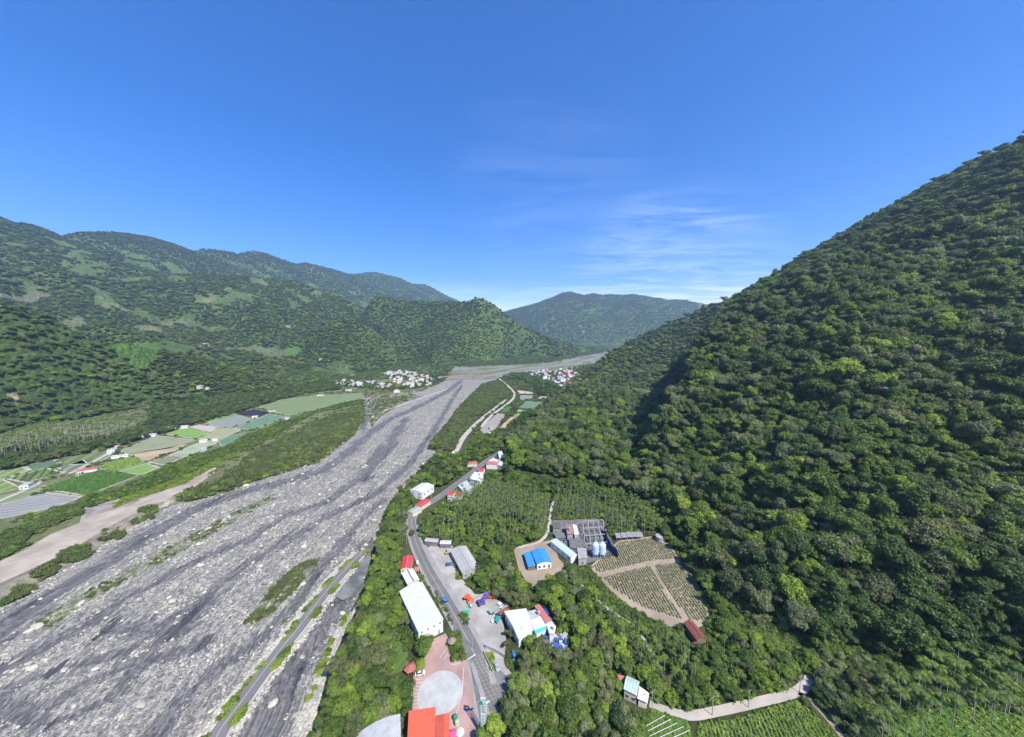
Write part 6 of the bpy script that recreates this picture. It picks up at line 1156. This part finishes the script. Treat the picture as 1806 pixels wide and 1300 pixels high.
def far_ring(d0, d1, s, lo, hi, seed):
    x, y = grid_pts(-5200, 2900, 1400, 7200, s, seed); d = np.hypot(x, y); k = (d >= d0) & (d < d1); x, y = x[k], y[k]; z = height(x, y); k = inview(x, y, z, 20) & hill_at(x, y) & wclear(x, y) & (z > 15); x, y = x[k], y[k]
    rg = np.random.default_rng(seed); sc = rg.uniform(lo, hi, len(x)); add(x, y, sc, sc * rg.uniform(.35, .5, len(x)), rg.choice(VMIX['west'], len(x)), ZN.index('west'))
far_ring(3000, 4600, 18, 1.7, 2.5, 31); far_ring(4600, 7300, 28, 2.6, 3.7, 32)
# tree belts on the western bank
for key, s, lo, hi, mix in [('belt', 8.5, .75, 1.2, [0, 4, 9, 2, 8, 5]), ('hedge', 6.0, .25, .45, [4, 13, 7]), ('village', 17, .7, 1.1, [0, 4, 9])]:
    P = TLZ[key]; xs = [p[0] for p in P]; ys = [p[1] for p in P]; x, y = grid_pts(min(xs), max(xs), min(ys), max(ys), s, 40 + len(key)); k = pip(P, x, y) & ~pip(RIVER, x, y); x, y = x[k], y[k]; k = inview(x, y, height(x, y)) & ~blocked(x, y, 3); x, y = x[k], y[k]
    rg = np.random.default_rng(44); sc = rg.uniform(lo, hi, len(x)); add(x, y, sc, sc * rg.uniform(.8, 1.1, len(x)), rg.choice(mix, len(x)), ZN.index('west'))
X, Y, Z, S, SZ, VR_, ZO = [np.concatenate([q[i] for q in STF]) for i in range(7)]
N_ = len(X); rg = np.random.default_rng(77); ROT = rg.uniform(0, 6.28, N_)
px, py, zc = project(X, Y, Z + 5 * SZ); size = S * 9 * FPX / zc * (1 + ((px - 903) / 1200) ** 2); vis = (px > -10) & (px < 1816) & (py > 0) & (py < 1312)
# larger first, one in view per spot
order = np.argsort(-np.where(vis, size, 0)); top = order[:300]; rest = np.setdiff1d(np.arange(N_), top)
TONEW = {'deep': 'dark green', 'mid': 'mid green', 'bright': 'bright yellow-green', 'olive': 'olive green', 'grey': 'grey-green'}; SHW = {'round': 'round-crowned', 'layered': 'flat layered', 'irregular': 'ragged', 'tall': 'narrow'}
PLW = {'bank': 'on the wooded bank between the river bed and the road', 'street': 'between the riverside road and the river', 'grove': 'standing near the sheds and yards', 'centre': 'in the dense wood right of the road', 'lower': 'beside the areca grove above the lane', 'gully': 'in the dark gully below the mountain', 'seam': 'at the foot of the mountain', 'farright': 'below the far village', 'slope': 'on the lower mountain slope', 'west': 'on the western side'}
LMK = [((735,1075),'the long white hall'),((722,1015),'the small white-roofed house'),((717,990),'the red cottage'),((775,1220),'the round plaza disc'),((745,1285),'the orange roofs'),((665,1285),'the pale arched hall roof'),((820,990),'the grey sheet-roofed shed'),((772,953),'the skylight shed'),((925,1095),'the patched workshop roofs'),((984,1132),'the scrap yard'),((947,985),'the blue roofed house'),((994,970),'the pale green shed'),((1055,970),'the two silos'),((1110,943),'the five panel canopies'),((1164,950),'the round water tank'),((1226,1115),'the rusty barn'),((1115,1215),'the pale green house'),((744,860),'the white riverside warehouse'),((745,890),'the rounded red shed'),((795,872),'the nearest roadside house'),((838,840),'the white villa'),((868,817),'the dusty pink roof'),((883,800),'the last house on the road'),((853,1240),'the sign tower'),((848,1190),'the hatched road box'),((700,1160),'the small lawn'),((1120,1060),'the tan crop field'),((1260,1250),'the pale lane'),((1350,1280),'the bright green field'),((1175,1280),'the small trellis field'),((1430,1195),'the end of the pale lane'),((1290,1048),'the bare grey trees'),((1700,1210),'the tall palms'),((972,910),'the pale dirt track'),((860,1060),'the raft heaps'),((500,1145),'the middle levee road'),((440,1225),'the lower levee road'),((400,1290),'the foot of the levee road'),((560,1060),'the upper levee road'),((620,990),'the far levee road end'),((530,1270),'the lower rubble bank'),((610,1110),'the upper rubble bank'),((470,1190),'the levee road shoulder'),((60,772),'the far left palm rows'),((135,765),'the bright strip among palms'),((220,752),'the right end of the palm rows'),((120,1280),'the lower left bars'),((300,1240),'the mid channel bars'),((620,1040),'the murky pool'),((500,1045),'the grassy island'),((570,1180),'the rubble bank'),((330,920),'the vegetated bar'),((60,1280),'the bottom left corner'),((200,1150),'the dark silt channels'),((640,860),'the narrowing reach'),((907,1156),'the bright blue truck'),((1650,1100),'the shaded gully'),((1560,960),'the lower slope middle'),((1720,880),'the slope right edge'),((1400,900),'the wooded spur'),((1750,640),'the upper right slope'),((1300,700),'the middle spur')]
def near(px, py):
    d = [(math.hypot(px - a, py - b), a, b, w) for (a, b), w in LMK]; dd, a, b, w = min(d); dx, dy = px - a, py - b
    if dd < 9: return 'right at ' + w
    s = ('right of ' if dx > 0 else 'left of ') if abs(dx) > abs(dy) * 1.3 else ('below ' if dy > 0 else 'above ') if abs(dy) > abs(dx) * 1.3 else ('below and right of ' if dx > 0 and dy > 0 else 'below and left of ' if dy > 0 else 'above and right of ' if dx > 0 else 'above and left of ')
    return ('just ' if dd < 30 else '' if dd < 75 else 'well ') + s + w
for i in top:
    c, t, sh, tone = TREES[VR_[i]]; zn = ZN[ZO[i]]; lab = f'{TONEW[tone]} {SHW[sh]} tree {near(px[i], py[i])}'
    r = thing('broadleaf_tree', lab, 'tree', (X[i], Y[i], Z[i]), ROT[i], lab.replace(' tree ', ' trees ')); r.scale = (S[i], S[i], SZ[i]); ob('trunk', t, r); ob('crown', c, r)
k = rest; scatter('forest', 'broadleaf forest covering the mountain slopes and valley edges', TREE_ALL, np.stack([X[k], Y[k], Z[k]], 1), ROT[k], np.stack([S[k], S[k], SZ[k]], 1), VR_[k])
print('trees', N_, round(time.time() - T0, 1))
# palms
PAL = []
def palms(P, s, seed, lo=.75, hi=1.1, z=Z0, keepout=True, zone='grove', h=11):
    Q = poly(P, z + h * .8) if z is not None else P; xs = [p[0] for p in Q]; ys = [p[1] for p in Q]; x, y = grid_pts(min(xs), max(xs), min(ys), max(ys), s, seed); k = pip(Q, x, y); x, y = x[k], y[k]
    if keepout: k = ~blocked(x, y, .3); x, y = x[k], y[k]
    rg = np.random.default_rng(seed); PAL.append((x, y, height(x, y), rg.uniform(lo, hi, len(x)), rg.integers(0, 3, len(x)), np.full(len(x), zone)))
palms([(800,868),(835,850),(870,845),(930,850),(965,872),(975,885),(966,925),(905,905),(840,905),(790,890)], 3.1, 51, .7, .95, zone='in the areca grove behind the roadside houses')
palms([(738,925),(790,885),(850,900),(960,910),(958,945),(900,960),(850,955),(790,945)], 4.6, 52, .55, .85, zone='in the mixed grove above the upper yard')
palms([(982,850),(1010,848),(1100,865),(1150,890),(1165,915),(1130,935),(1070,915),(1000,915),(975,910)], 3.4, 53, .7, .95, zone='in the pale-trunked areca grove above the plant')
palms([(1035,1035),(1070,1062),(1110,1090),(1165,1095),(1215,1120),(1230,1160),(1225,1185),(1185,1190),(1150,1170),(1120,1150),(1080,1110),(1050,1070)], 3.6, 54, .65, 1.0, zone='in the thin palm grove below the tan field')
palms([(1225,1130),(1300,1100),(1340,1120),(1330,1175),(1260,1190)], 6.5, 55, .6, .9, zone='on the shrubby slope right of the rusty barn')
NP0 = sum(len(p[0]) for p in PAL)
# the tall palms at the lower right, each read off the photograph by its crown
BIG = [(1637,1131),(1652,1135),(1668,1136),(1692,1140),(1712,1148),(1645,1150),(1655,1158),(1672,1158),(1684,1170),(1700,1170),(1720,1150),(1732,1172),(1738,1170),(1749,1162),(1630,1166),(1640,1170),(1656,1178),(1586,1183),(1588,1195),(1566,1198),(1628,1188),(1622,1192),(1634,1190),(1660,1200),(1672,1202),(1702,1200),(1708,1205),(1724,1202),(1738,1196),(1748,1205),(1775,1202),(1786,1210),(1615,1212),(1622,1222),(1590,1222),(1662,1228),(1686,1232),(1740,1222),(1756,1226),(1776,1226),(1796,1178),(1802,1180),(1572,1245),(1620,1232),(1640,1232),(1722,1228),(1602,1270),(1630,1262),(1580,1275),(1560,1262),(1693,1198),(1765,1192)]
rg = random.Random(9)
bx = []
for (a, b_) in BIG:
    # trunks stand on the knoll: find the foot whose crown appears here
    hh = rg.choice((0, 1, 2)); s = rg.uniform(.82, 1.0); H = PHS[hh] * s; x, y = g2(a, b_, Z0 + H); bx.append((x, y, s, hh))
PAL.append((np.array([q[0] for q in bx]), np.array([q[1] for q in bx]), np.full(len(bx), Z0 - .1), np.array([q[2] for q in bx]), np.array([q[3] for q in bx]), np.full(len(bx), 'on the grassy knoll at the lower right')))
pw = poly([(0,775),(60,755),(140,748),(240,744),(258,748),(200,765),(140,780),(60,792),(0,800)], 12.); x, y = grid_pts(min(p[0] for p in pw), max(p[0] for p in pw), min(p[1] for p in pw), max(p[1] for p in pw), 8.5, 57); k = pip(pw, x, y); x, y = x[k], y[k]; rg2 = np.random.default_rng(3)
PAL.append((x, y, height(x, y), rg2.uniform(1.2, 1.7, len(x)), rg2.integers(0, 3, len(x)), np.full(len(x), 'west')))
x, y, z, s, v, zo = [np.concatenate([p[i] for p in PAL]) for i in range(6)]
px, py, zc = project(x, y, z + 9 * s); size = s * FPX / zc * (1 + ((px - 903) / 900) ** 2); size = np.where((px > 0) & (px < 1806) & (py < 1300), size, 0); order = np.argsort(-size); top = order[:300]; rest = order[300:]; rgp = random.Random(1)
for i in top:
    big_ = zo[i].startswith('on the grassy'); hgt = ('short', 'medium', 'tall')[v[i]]
    r = thing('areca_palm', f'{hgt} pale-trunked palm {near(px[i], py[i])}', 'palm', (x[i], y[i], z[i]), rgp.uniform(0, 6.28), f'{hgt} palms {near(px[i], py[i])}'); r.scale = (s[i] * (1.5 if big_ else 1.15), s[i] * (1.5 if big_ else 1.15), s[i]); ob('trunk', PTR[v[i]], r)
    if big_:
        for rx, ry, rz, fs in frond_angles(20 + int(v[i])): ob('frond', FROND, r, (.12, 0, PHS[v[i]] + .7), (rx, ry, rz), (fs, fs, fs * 1.4))
    else: ob('crown', PCR[v[i]], r)
scatter('palm_plantation', 'areca palm plantations with pale trunks', PALM_ALL, np.stack([x[rest], y[rest], z[rest]], 1), np.random.default_rng(2).uniform(0, 6.28, len(rest)), np.repeat(s[rest][:, None], 3, 1), v[rest])
print('palms', len(x), round(time.time() - T0, 1))
# shrubs and undergrowth
SH = []
def shrubs(P, s, lo, hi, mix, seed, z=None, dens=0., river=False, grow=.2, hs=1.):
    xs = [p[0] for p in P]; ys = [p[1] for p in P]; x, y = grid_pts(min(xs), max(xs), min(ys), max(ys), s, seed); k = pip(P, x, y); x, y = x[k], y[k]; z = height(x, y); k = inview(x, y, z, 30); x, y = x[k], y[k]
    if not river: k = ~pip(RIVER, x, y); x, y = x[k], y[k]; k = ~blocked(x, y, grow); x, y = x[k], y[k]
    if dens: k = fbm(x / 14 + seed, y / 14, 3) > dens; x, y = x[k], y[k]
    rg = np.random.default_rng(seed); sc = rg.uniform(lo, hi, len(x)); SH.append((x, y, height(x, y) - .15, sc, sc * hs, rg.choice(mix, len(x))))
shrubs(TLZ['scrub'], 3.6, 1.1, 2.2, [0, 2, 2, 4, 2, 1], 60, dens=-.35, hs=1.1); shrubs(V2, 3.8, 1.1, 2.3, [0, 2, 2, 3, 4], 61, dens=-.3, hs=1.1); shrubs(TLZ['edge'], 4, 1., 2., [0, 3, 2], 62); shrubs(TLZ['edge2'], 4, 1., 2., [0, 3], 63)
for i, kk in enumerate(('bush1', 'bush2', 'bush3')): shrubs(TLZ[kk], 2.0, .6, 1.5, [0, 2, 0, 2], 64 + i, dens=.06, hs=1.1, river=True)
shrubs(GRASSL, 2.2, .5, .95, [1, 1, 0], 68, hs=.6); shrubs(TLZ['hedge'], 4, .9, 1.6, [0, 3], 69); shrubs(TLZ['village'], 9, 1.2, 2.2, [0, 3], 70)
for i, (P, w) in enumerate(zip(VEGI, (.45, .75, .9, .3))): shrubs(poly(P, 0.), (2.6, 1.9, 5, 5)[i], (.3, .45, .5, .35)[i], (.75, .95, 1.2, .6)[i], [2, 4, 2, 0], 71 + i, dens=(-.05, -.25, -.1, .2)[i], river=True, hs=.8)
for i, kk in enumerate(('bank', 'grove', 'centre', 'lower', 'gully')): shrubs(TPZ[kk], 3.4, .9, 1.6, [0, 1, 3, 4, 0], 80 + i, grow=.6)
shrubs(poly([(738,925),(790,880),(965,890),(965,935),(900,960),(790,950)]), 3.2, .6, 1.1, [0, 1, 0, 2, 1], 85); shrubs(poly([(980,850),(1100,865),(1165,900),(1165,935),(1070,925),(975,912)]), 3.2, .5, 1.1, [0, 2, 1, 2], 86); shrubs(poly([(800,880),(870,850),(965,880),(965,900)]), 3.2, .5, 1., [0, 2, 1], 90)
shrubs(poly([(1020,1020),(1045,1030),(1150,1095),(1240,1120),(1250,1180),(1190,1240),(1130,1170),(1060,1090)]), 2.9, .6, 1.2, [0, 1, 3, 0], 87); shrubs(poly([(1545,1330),(1560,1270),(1610,1240),(1700,1235),(1830,1260),(1830,1400)]), 2.0, .35, .8, [0, 1, 1, 0, 2], 88, grow=-1 if False else 0); shrubs(ISLAND, 1.3, .4, .8, [0, 1, 2, 3], 89, river=True)
shrubs(poly([(1235,1105),(1290,1060),(1340,1090),(1450,1150),(1450,1190),(1330,1160)]), 3.0, .9, 1.8, [3, 0, 4, 1], 97); shrubs(poly([(1400,1130),(1520,1150),(1600,1180),(1700,1205),(1830,1230),(1830,1262),(1610,1252),(1560,1300),(1450,1260)]), 3.2, .9, 1.7, [3, 0, 4], 91); shrubs(poly([(855,1155),(866,1150),(872,1165),(866,1185)]), 1.2, .4, .6, [1, 1], 92, river=True); shrubs(poly([(812,1085),(822,1080),(826,1095),(822,1100)]), 1.3, .5, .8, [0, 3], 93, river=True)
shrubs(poly([(766,1045),(770,1043),(800,1100),(795,1103)]), 1.5, .3, .5, [0, 2], 94, river=True); shrubs(poly([(805,985),(810,1015),(842,1012),(850,1020),(806,1022),(800,990)]), 1.8, .5, .9, [0, 1, 3], 95, river=True)
# rough growth wherever the valley floor is left open
def fill(x0, x1, y0, y1, s, lo, hi, mix, seed, cond, thr, tree=False):
    x, y = grid_pts(x0, x1, y0, y1, s, seed); z = height(x, y); k = inview(x, y, z, 20) & cond(x, y) & ~pip(RIVER, x, y); x, y = x[k], y[k]; k = fbm(x / 18 + seed, y / 18, 3) > thr; x, y = x[k], y[k]; k = ~blocked(x, y, .3)
    for Q in LKEEP: k &= ~pip(Q, x, y)
    x, y = x[k], y[k]; rg = np.random.default_rng(seed); sc = rg.uniform(lo, hi, len(x)); SH.append((x, y, height(x, y) - .15, sc, sc * .85, rg.choice(mix, len(x))))
TERR = [poly(P, 3.) for P in ([(-140,1095),(0,1052),(0,990),(90,942),(150,890),(250,868),(360,824),(382,824),(345,858),(300,888),(200,925),(110,978),(0,1060)], [(418,728),(447,722),(476,727),(446,735)])]
fill(-60, 330, 100, 520, 2.6, .5, 1.15, [0, 1, 3, 0, 2], 101, lambda x, y: ~hill_at(x, y), -.3); fill(-900, -150, 150, 1150, 4.6, .6, 1.5, [1, 2, 4, 0, 4], 102, lambda x, y: ~hill_at(x, y) & ~pip(TERR[0], x, y) & ~pip(TERR[1], x, y), .10)
fill(-100, 520, 520, 1400, 5.5, .9, 2.2, [0, 3, 2, 4], 103, lambda x, y: ~hill_at(x, y), -.1); fill(-1100, 1600, 1250, 3400, 15, 2.2, 4.6, [0, 3, 0, 2], 104, lambda x, y: ~hill_at(x, y), -.05)
# ground growth on the open slopes of the right mountain
mx, my = grid_pts(60, 700, 60, 700, 5.2, 96); k = cr(mx, my) & (np.hypot(mx, my) < 520); mx, my = mx[k], my[k]; k = inview(mx, my, height(mx, my), 40) & ~blocked(mx, my, 1); mx, my = mx[k], my[k]; rgs = np.random.default_rng(8); sc = rgs.uniform(1., 1.9, len(mx)); SH.append((mx, my, height(mx, my) - .2, sc, sc, rgs.choice([0, 3, 1, 4], len(mx))))
# plants lining the levee road and the silt shelf
for C, w, n_ in ((lev, 3.6, 150), (lev, -3.6, 260), (low_wall, 3.5, 120)):
    rgl = np.random.default_rng(n_); ii = rgl.integers(0, len(C) - 1, n_); tt = rgl.random(n_); nn = normals(C); P = C[ii] * (1 - tt[:, None]) + C[ii + 1] * tt[:, None] + nn[ii] * (w + rgl.normal(size=n_)[:, None] * .45); k = fbm(P[:, 0] / 9, P[:, 1] / 9, 2) > .0; P = P[k]; sc = rgl.uniform(.4, .95, len(P)); SH.append((P[:, 0], P[:, 1], np.maximum(height(P[:, 0], P[:, 1]), .5), sc, sc, rgl.choice([0, 1, 1], len(P))))
x, y, z, s, sz, v = [np.concatenate([p[i] for p in SH]) for i in range(6)]
scatter('undergrowth', 'scrub and undergrowth on the banks, islands and grove floors', SHRUB, np.stack([x, y, z], 1), np.random.default_rng(4).uniform(0, 6.28, len(x)), np.stack([s, s, sz], 1), v)
print('shrubs', len(x))
# crop rows
def tuft(name, seed, n, r, h, tone):
    rg = np.random.default_rng(seed); V, Fq = leaf_cloud(rg, [(0, 0, h * .5, r, h * .5)], r * .9, n); return npmesh(name, V, Fq, LV[tone])
CROP = [tuft('crop_plant', 1, 26, .42, .7, 'mid'), tuft('crop_plant', 2, 26, .38, .6, 'olive'), tuft('crop_plant', 3, 30, .5, .6, 'bright')]
CR = []
def rows(P, ang, rs, ps, lo, hi, mix, seed, skip=.1, lanes=()):
    c, s = math.cos(ang), math.sin(ang); Q = [(x * c + y * s, -x * s + y * c) for x, y in P]; a, b = np.meshgrid(np.arange(min(q[0] for q in Q), max(q[0] for q in Q), ps), np.arange(min(q[1] for q in Q), max(q[1] for q in Q), rs)); rg = np.random.default_rng(seed); a = (a + rg.normal(size=a.shape) * ps * .15).ravel(); b = (b + rg.normal(size=b.shape) * .08).ravel()
    x, y = a * c - b * s, a * s + b * c; k = pip(P, x, y) & (rg.random(len(x)) > skip)
    for Lp, w in lanes: k &= pdist(Lp, x, y) > w
    x, y = x[k], y[k]; CR.append((x, y, height(x, y) + .03, rg.uniform(lo, hi, len(x)), rg.choice(mix, len(x))))
lane1 = [g2(*p) for p in [(1048,1018),(1100,1005),(1145,994),(1205,988)]]; lane2 = [g2(*p) for p in [(1148,996),(1165,1025),(1190,1065),(1215,1100)]]
inner = poly([(1046,1000),(1078,970),(1094,957),(1148,950),(1182,964),(1196,988),(1226,1022),(1244,1062),(1250,1096),(1200,1092),(1170,1082),(1135,1072),(1085,1040)])
ra = math.atan2(*(g2(1165,1025) - g2(1190,1065))[::-1]); rows(inner, ra, 1.6, .68, .8, 1.15, [1, 0, 0], 1, .06, [(lane1, 2.2), (lane2, 1.5)])
rb = math.atan2(*(g2(1262,1275) - g2(1300,1400))[::-1]); rows(FIELD_B, rb, 1.5, .9, .9, 1.5, [2, 2, 0], 2, .12); rows(FIELD_A, rb + .9, 2.2, 1.0, .6, 1.1, [2, 0], 3, .2)
rows(poly([(1560,1300),(1570,1275),(1620,1255),(1700,1250),(1806,1268),(1806,1400),(1560,1400)]), .3, 1.6, 1.3, .8, 1.5, [2, 0, 2], 4, .3)
rows(poly([(64,862),(176,828),(244,839),(152,874),(100,866)], 3.), .6, 2.6, 1.8, 1.2, 2., [0], 5, .1); rows(poly([(170,825),(236,803),(256,815),(201,832)], 3.), .6, 3., 1.8, 1., 1.6, [2], 6, .1); rows(poly([(12,844),(83,826),(114,834),(44,851)], 3.), -.75, 6, 1.8, 1.6, 2.4, [0], 7, .05)
x, y, z, s, v = [np.concatenate([p[i] for p in CR]) for i in range(5)]
scatter('crop_rows', 'rows of young crops in the fields', CROP, np.stack([x, y, z], 1), np.random.default_rng(5).uniform(0, 6.28, len(x)), np.repeat(s[:, None], 3, 1), v); print('crops', len(x))
# bare trees on the right slope
for (a, b_, s, lab) in [(1285,1040,1.5,'bare grey tree at the right edge of the shaded field'), (1310,1055,1.3,'bare grey tree just right of the other bare tree'), (1430,660,2.4,'bare pale tree on the middle of the mountain slope'), (1700,640,2.4,'bare pale tree high on the mountain slope'), (905,895,1.,'leafless grey tree among the areca palms'), (712,925,1.1,'leafless grey tree by the road bend')]:
    X0, Y0, Z0_ = hit(a, b_) if a > 1000 else (*g2(a, b_), Z0); r = thing('bare_tree', lab, 'tree', (X0, Y0, Z0_), a * .1); r.scale = (s, s, s); ob('branches', BARE, r)
# boulders and cobbles on the river bed
def rock_mesh(seed, sub=2, m=None):
    b = bmesh.new(); bmesh.ops.create_icosphere(b, subdivisions=sub, radius=1); rg = np.random.default_rng(seed); pl = rg.normal(size=(7, 3)); pl /= np.linalg.norm(pl, axis=1)[:, None]; dd = rg.uniform(.6, .92, 7)
    for v in b.verts:
        p = np.array(v.co)
        for q, d in zip(pl, dd):
            e = p @ q
            if e > d: p = p - q * (e - d)
        v.co = p * (1 + rg.uniform(-.04, .04)) * np.array([1.15, .85, .62])
    me = bpy.data.meshes.new('boulder'); b.to_mesh(me); b.free(); me.materials.append(m); return me
def rockmat(name, a, b_, c):
    t = NT(name); p = t.obj(); n = t.noise(p, 1.3, 5, .65); col = t.ramp(t.rnd(), [(0, a), (.55, b_), (1, c)]); col = t.mix(1., col, t.ramp(n, [(.3, (.72, .72, .72)), (.7, (1.15, 1.14, 1.1))]), 'MULTIPLY'); t.bump(n, .6, .15); return t.done(col, .9, 0, .2)
RKM = [rockmat('pale_river_boulder', (.26, .245, .215), (.40, .38, .33), (.52, .485, .41)), rockmat('warm_tan_boulder', (.38, .31, .24), (.44, .38, .30), (.46, .42, .35))]
ROCK = [rock_mesh(i, 2 if i < 4 else 1, RKM[0 if i != 3 else 1]) for i in range(7)]
RKP = []
rg = np.random.default_rng(99)
CHW = [([g2(*p, 0.) for p in L], hw) for L, hw in CH]
def inchan(x, y, pad=0.):
    r = np.zeros(x.shape, bool)
    for L, hw in CHW: r |= pdist(L, x, y) < hw * .75 + pad
    return r
def rocks(n, lo, hi, pw, dmax, mixr, seed, P=None, chan=True, clump=.08):
    rg = np.random.default_rng(seed); xx, yy = rg.uniform(-520, -20, n * 4), rg.uniform(90, max(dmax, 91), n * 4)
    if P is not None: xs = [p[0] for p in P]; ys = [p[1] for p in P]; xx, yy = rg.uniform(min(xs), max(xs), n * 6), rg.uniform(min(ys), max(ys), n * 6)
    k = pip(P or RIVER, xx, yy); xx, yy = xx[k], yy[k]; k = inview(xx, yy, 0 * xx, 20); xx, yy = xx[k], yy[k]
    if chan: k = (~inchan(xx, yy)) & (pdist([tuple(q) for q in lev], xx, yy) > 4.4) ; xx, yy = xx[k], yy[k]
    if clump is not None: k = fbm(xx / 16 + 3, yy / 16, 3) > clump; xx, yy = xx[k], yy[k]
    xx, yy = xx[:n], yy[:n]; s = lo + (hi - lo) * rg.random(len(xx)) ** pw; RKP.append((xx, yy, height(xx, yy) + s * .12, s, rg.choice(mixr, len(xx))))
rocks(380, .7, 2.6, 3.4, 420, [0, 1, 2, 3, 0, 1], 1, clump=.12); rocks(13000, .18, .62, 2.4, 330, [4, 5, 6, 4, 5, 6, 3], 2, clump=.0); rocks(9000, .45, 1.3, 2.4, 1100, [4, 5, 6], 3, clump=.08); rocks(160, .8, 2., 1.6, 430, [0, 1, 2], 7, chan=False, clump=None)
arm = poly([(555,1200),(575,1150),(600,1098),(628,1076),(632,1084),(612,1115),(590,1160),(572,1210),(548,1290),(540,1420),(480,1420),(520,1290)], 0.); rocks(2600, .55, 1.15, 1.2, 0, [4, 5, 6, 4], 4, P=arm, chan=False, clump=None)
for w, sd in ((5.2, 5), (6.4, 6), (-5.6, 8)):
    C = lev; rgl = np.random.default_rng(sd); n_ = 900; ii = rgl.integers(0, len(C) - 1, n_); tt = rgl.random(n_); nn = normals(C); P = C[ii] * (1 - tt[:, None]) + C[ii + 1] * tt[:, None] + nn[ii] * (w + rgl.normal(size=n_)[:, None] * .7); s = rgl.uniform(.4, .95, n_); RKP.append((P[:, 0], P[:, 1], height(P[:, 0], P[:, 1]) + .3, s, rgl.choice([4, 5, 6], n_)))
x, y, z, s, v = [np.concatenate([p[i] for p in RKP]) for i in range(5)]; px, py, zc = project(x, y, z); size = np.where((px > 0) & (px < 1806) & (py < 1300), s / zc * (1 + ((px - 903) / 900) ** 2), 0); order = np.argsort(-size); top = order[:300]; rest = order[300:]; rr = random.Random(2)
for i in top:
    w = 'warm tan' if v[i] == 3 else 'pale grey'; bs = 'large' if s[i] > 2 else 'medium-sized' if s[i] > 1.3 else 'smaller'
    o = ob('boulder', ROCK[v[i]], None, (x[i], y[i], z[i]), (rr.uniform(-.2, .2), rr.uniform(-.2, .2), rr.uniform(0, 6.28)), (s[i], s[i], s[i] * rr.uniform(.7, 1.))); tag(o, f'{bs} {w} boulder {near(px[i], py[i])}', 'boulder', f'{bs} {w} boulders {near(px[i], py[i])}')
scatter('river_rubble', 'boulders and rubble strewn over the river bed', ROCK, np.stack([x[rest], y[rest], z[rest]], 1), np.random.default_rng(6).uniform(0, 6.28, len(rest)), np.repeat(s[rest][:, None], 3, 1), v[rest], tilt=np.random.default_rng(7).uniform(-.3, .3, (len(rest), 2)).astype(np.float32))
print('rocks', len(x), round(time.time() - T0, 1))
# ------------------------------------------------------------------ the air
def haze():
    t = bpy.data.materials.new('valley_haze'); t.use_nodes = True; n = t.node_tree.nodes; n.clear()
    o = n.new('ShaderNodeOutputMaterial'); v = n.new('ShaderNodeVolumePrincipled'); v.inputs['Color'].default_value = (.50, .74, 1.0, 1); v.inputs['Density'].default_value = HAZE; v.inputs['Anisotropy'].default_value = .2
    t.node_tree.links.new(v.outputs[0], o.inputs['Volume'])
    b = MB().box(0, 0, 0, 17900, 17900, 1700); h = b.ob('haze', t, loc=(0, 0, 848)); tag(h, kind='stuff')
haze()
print('script seconds', round(time.time() - T0, 1))
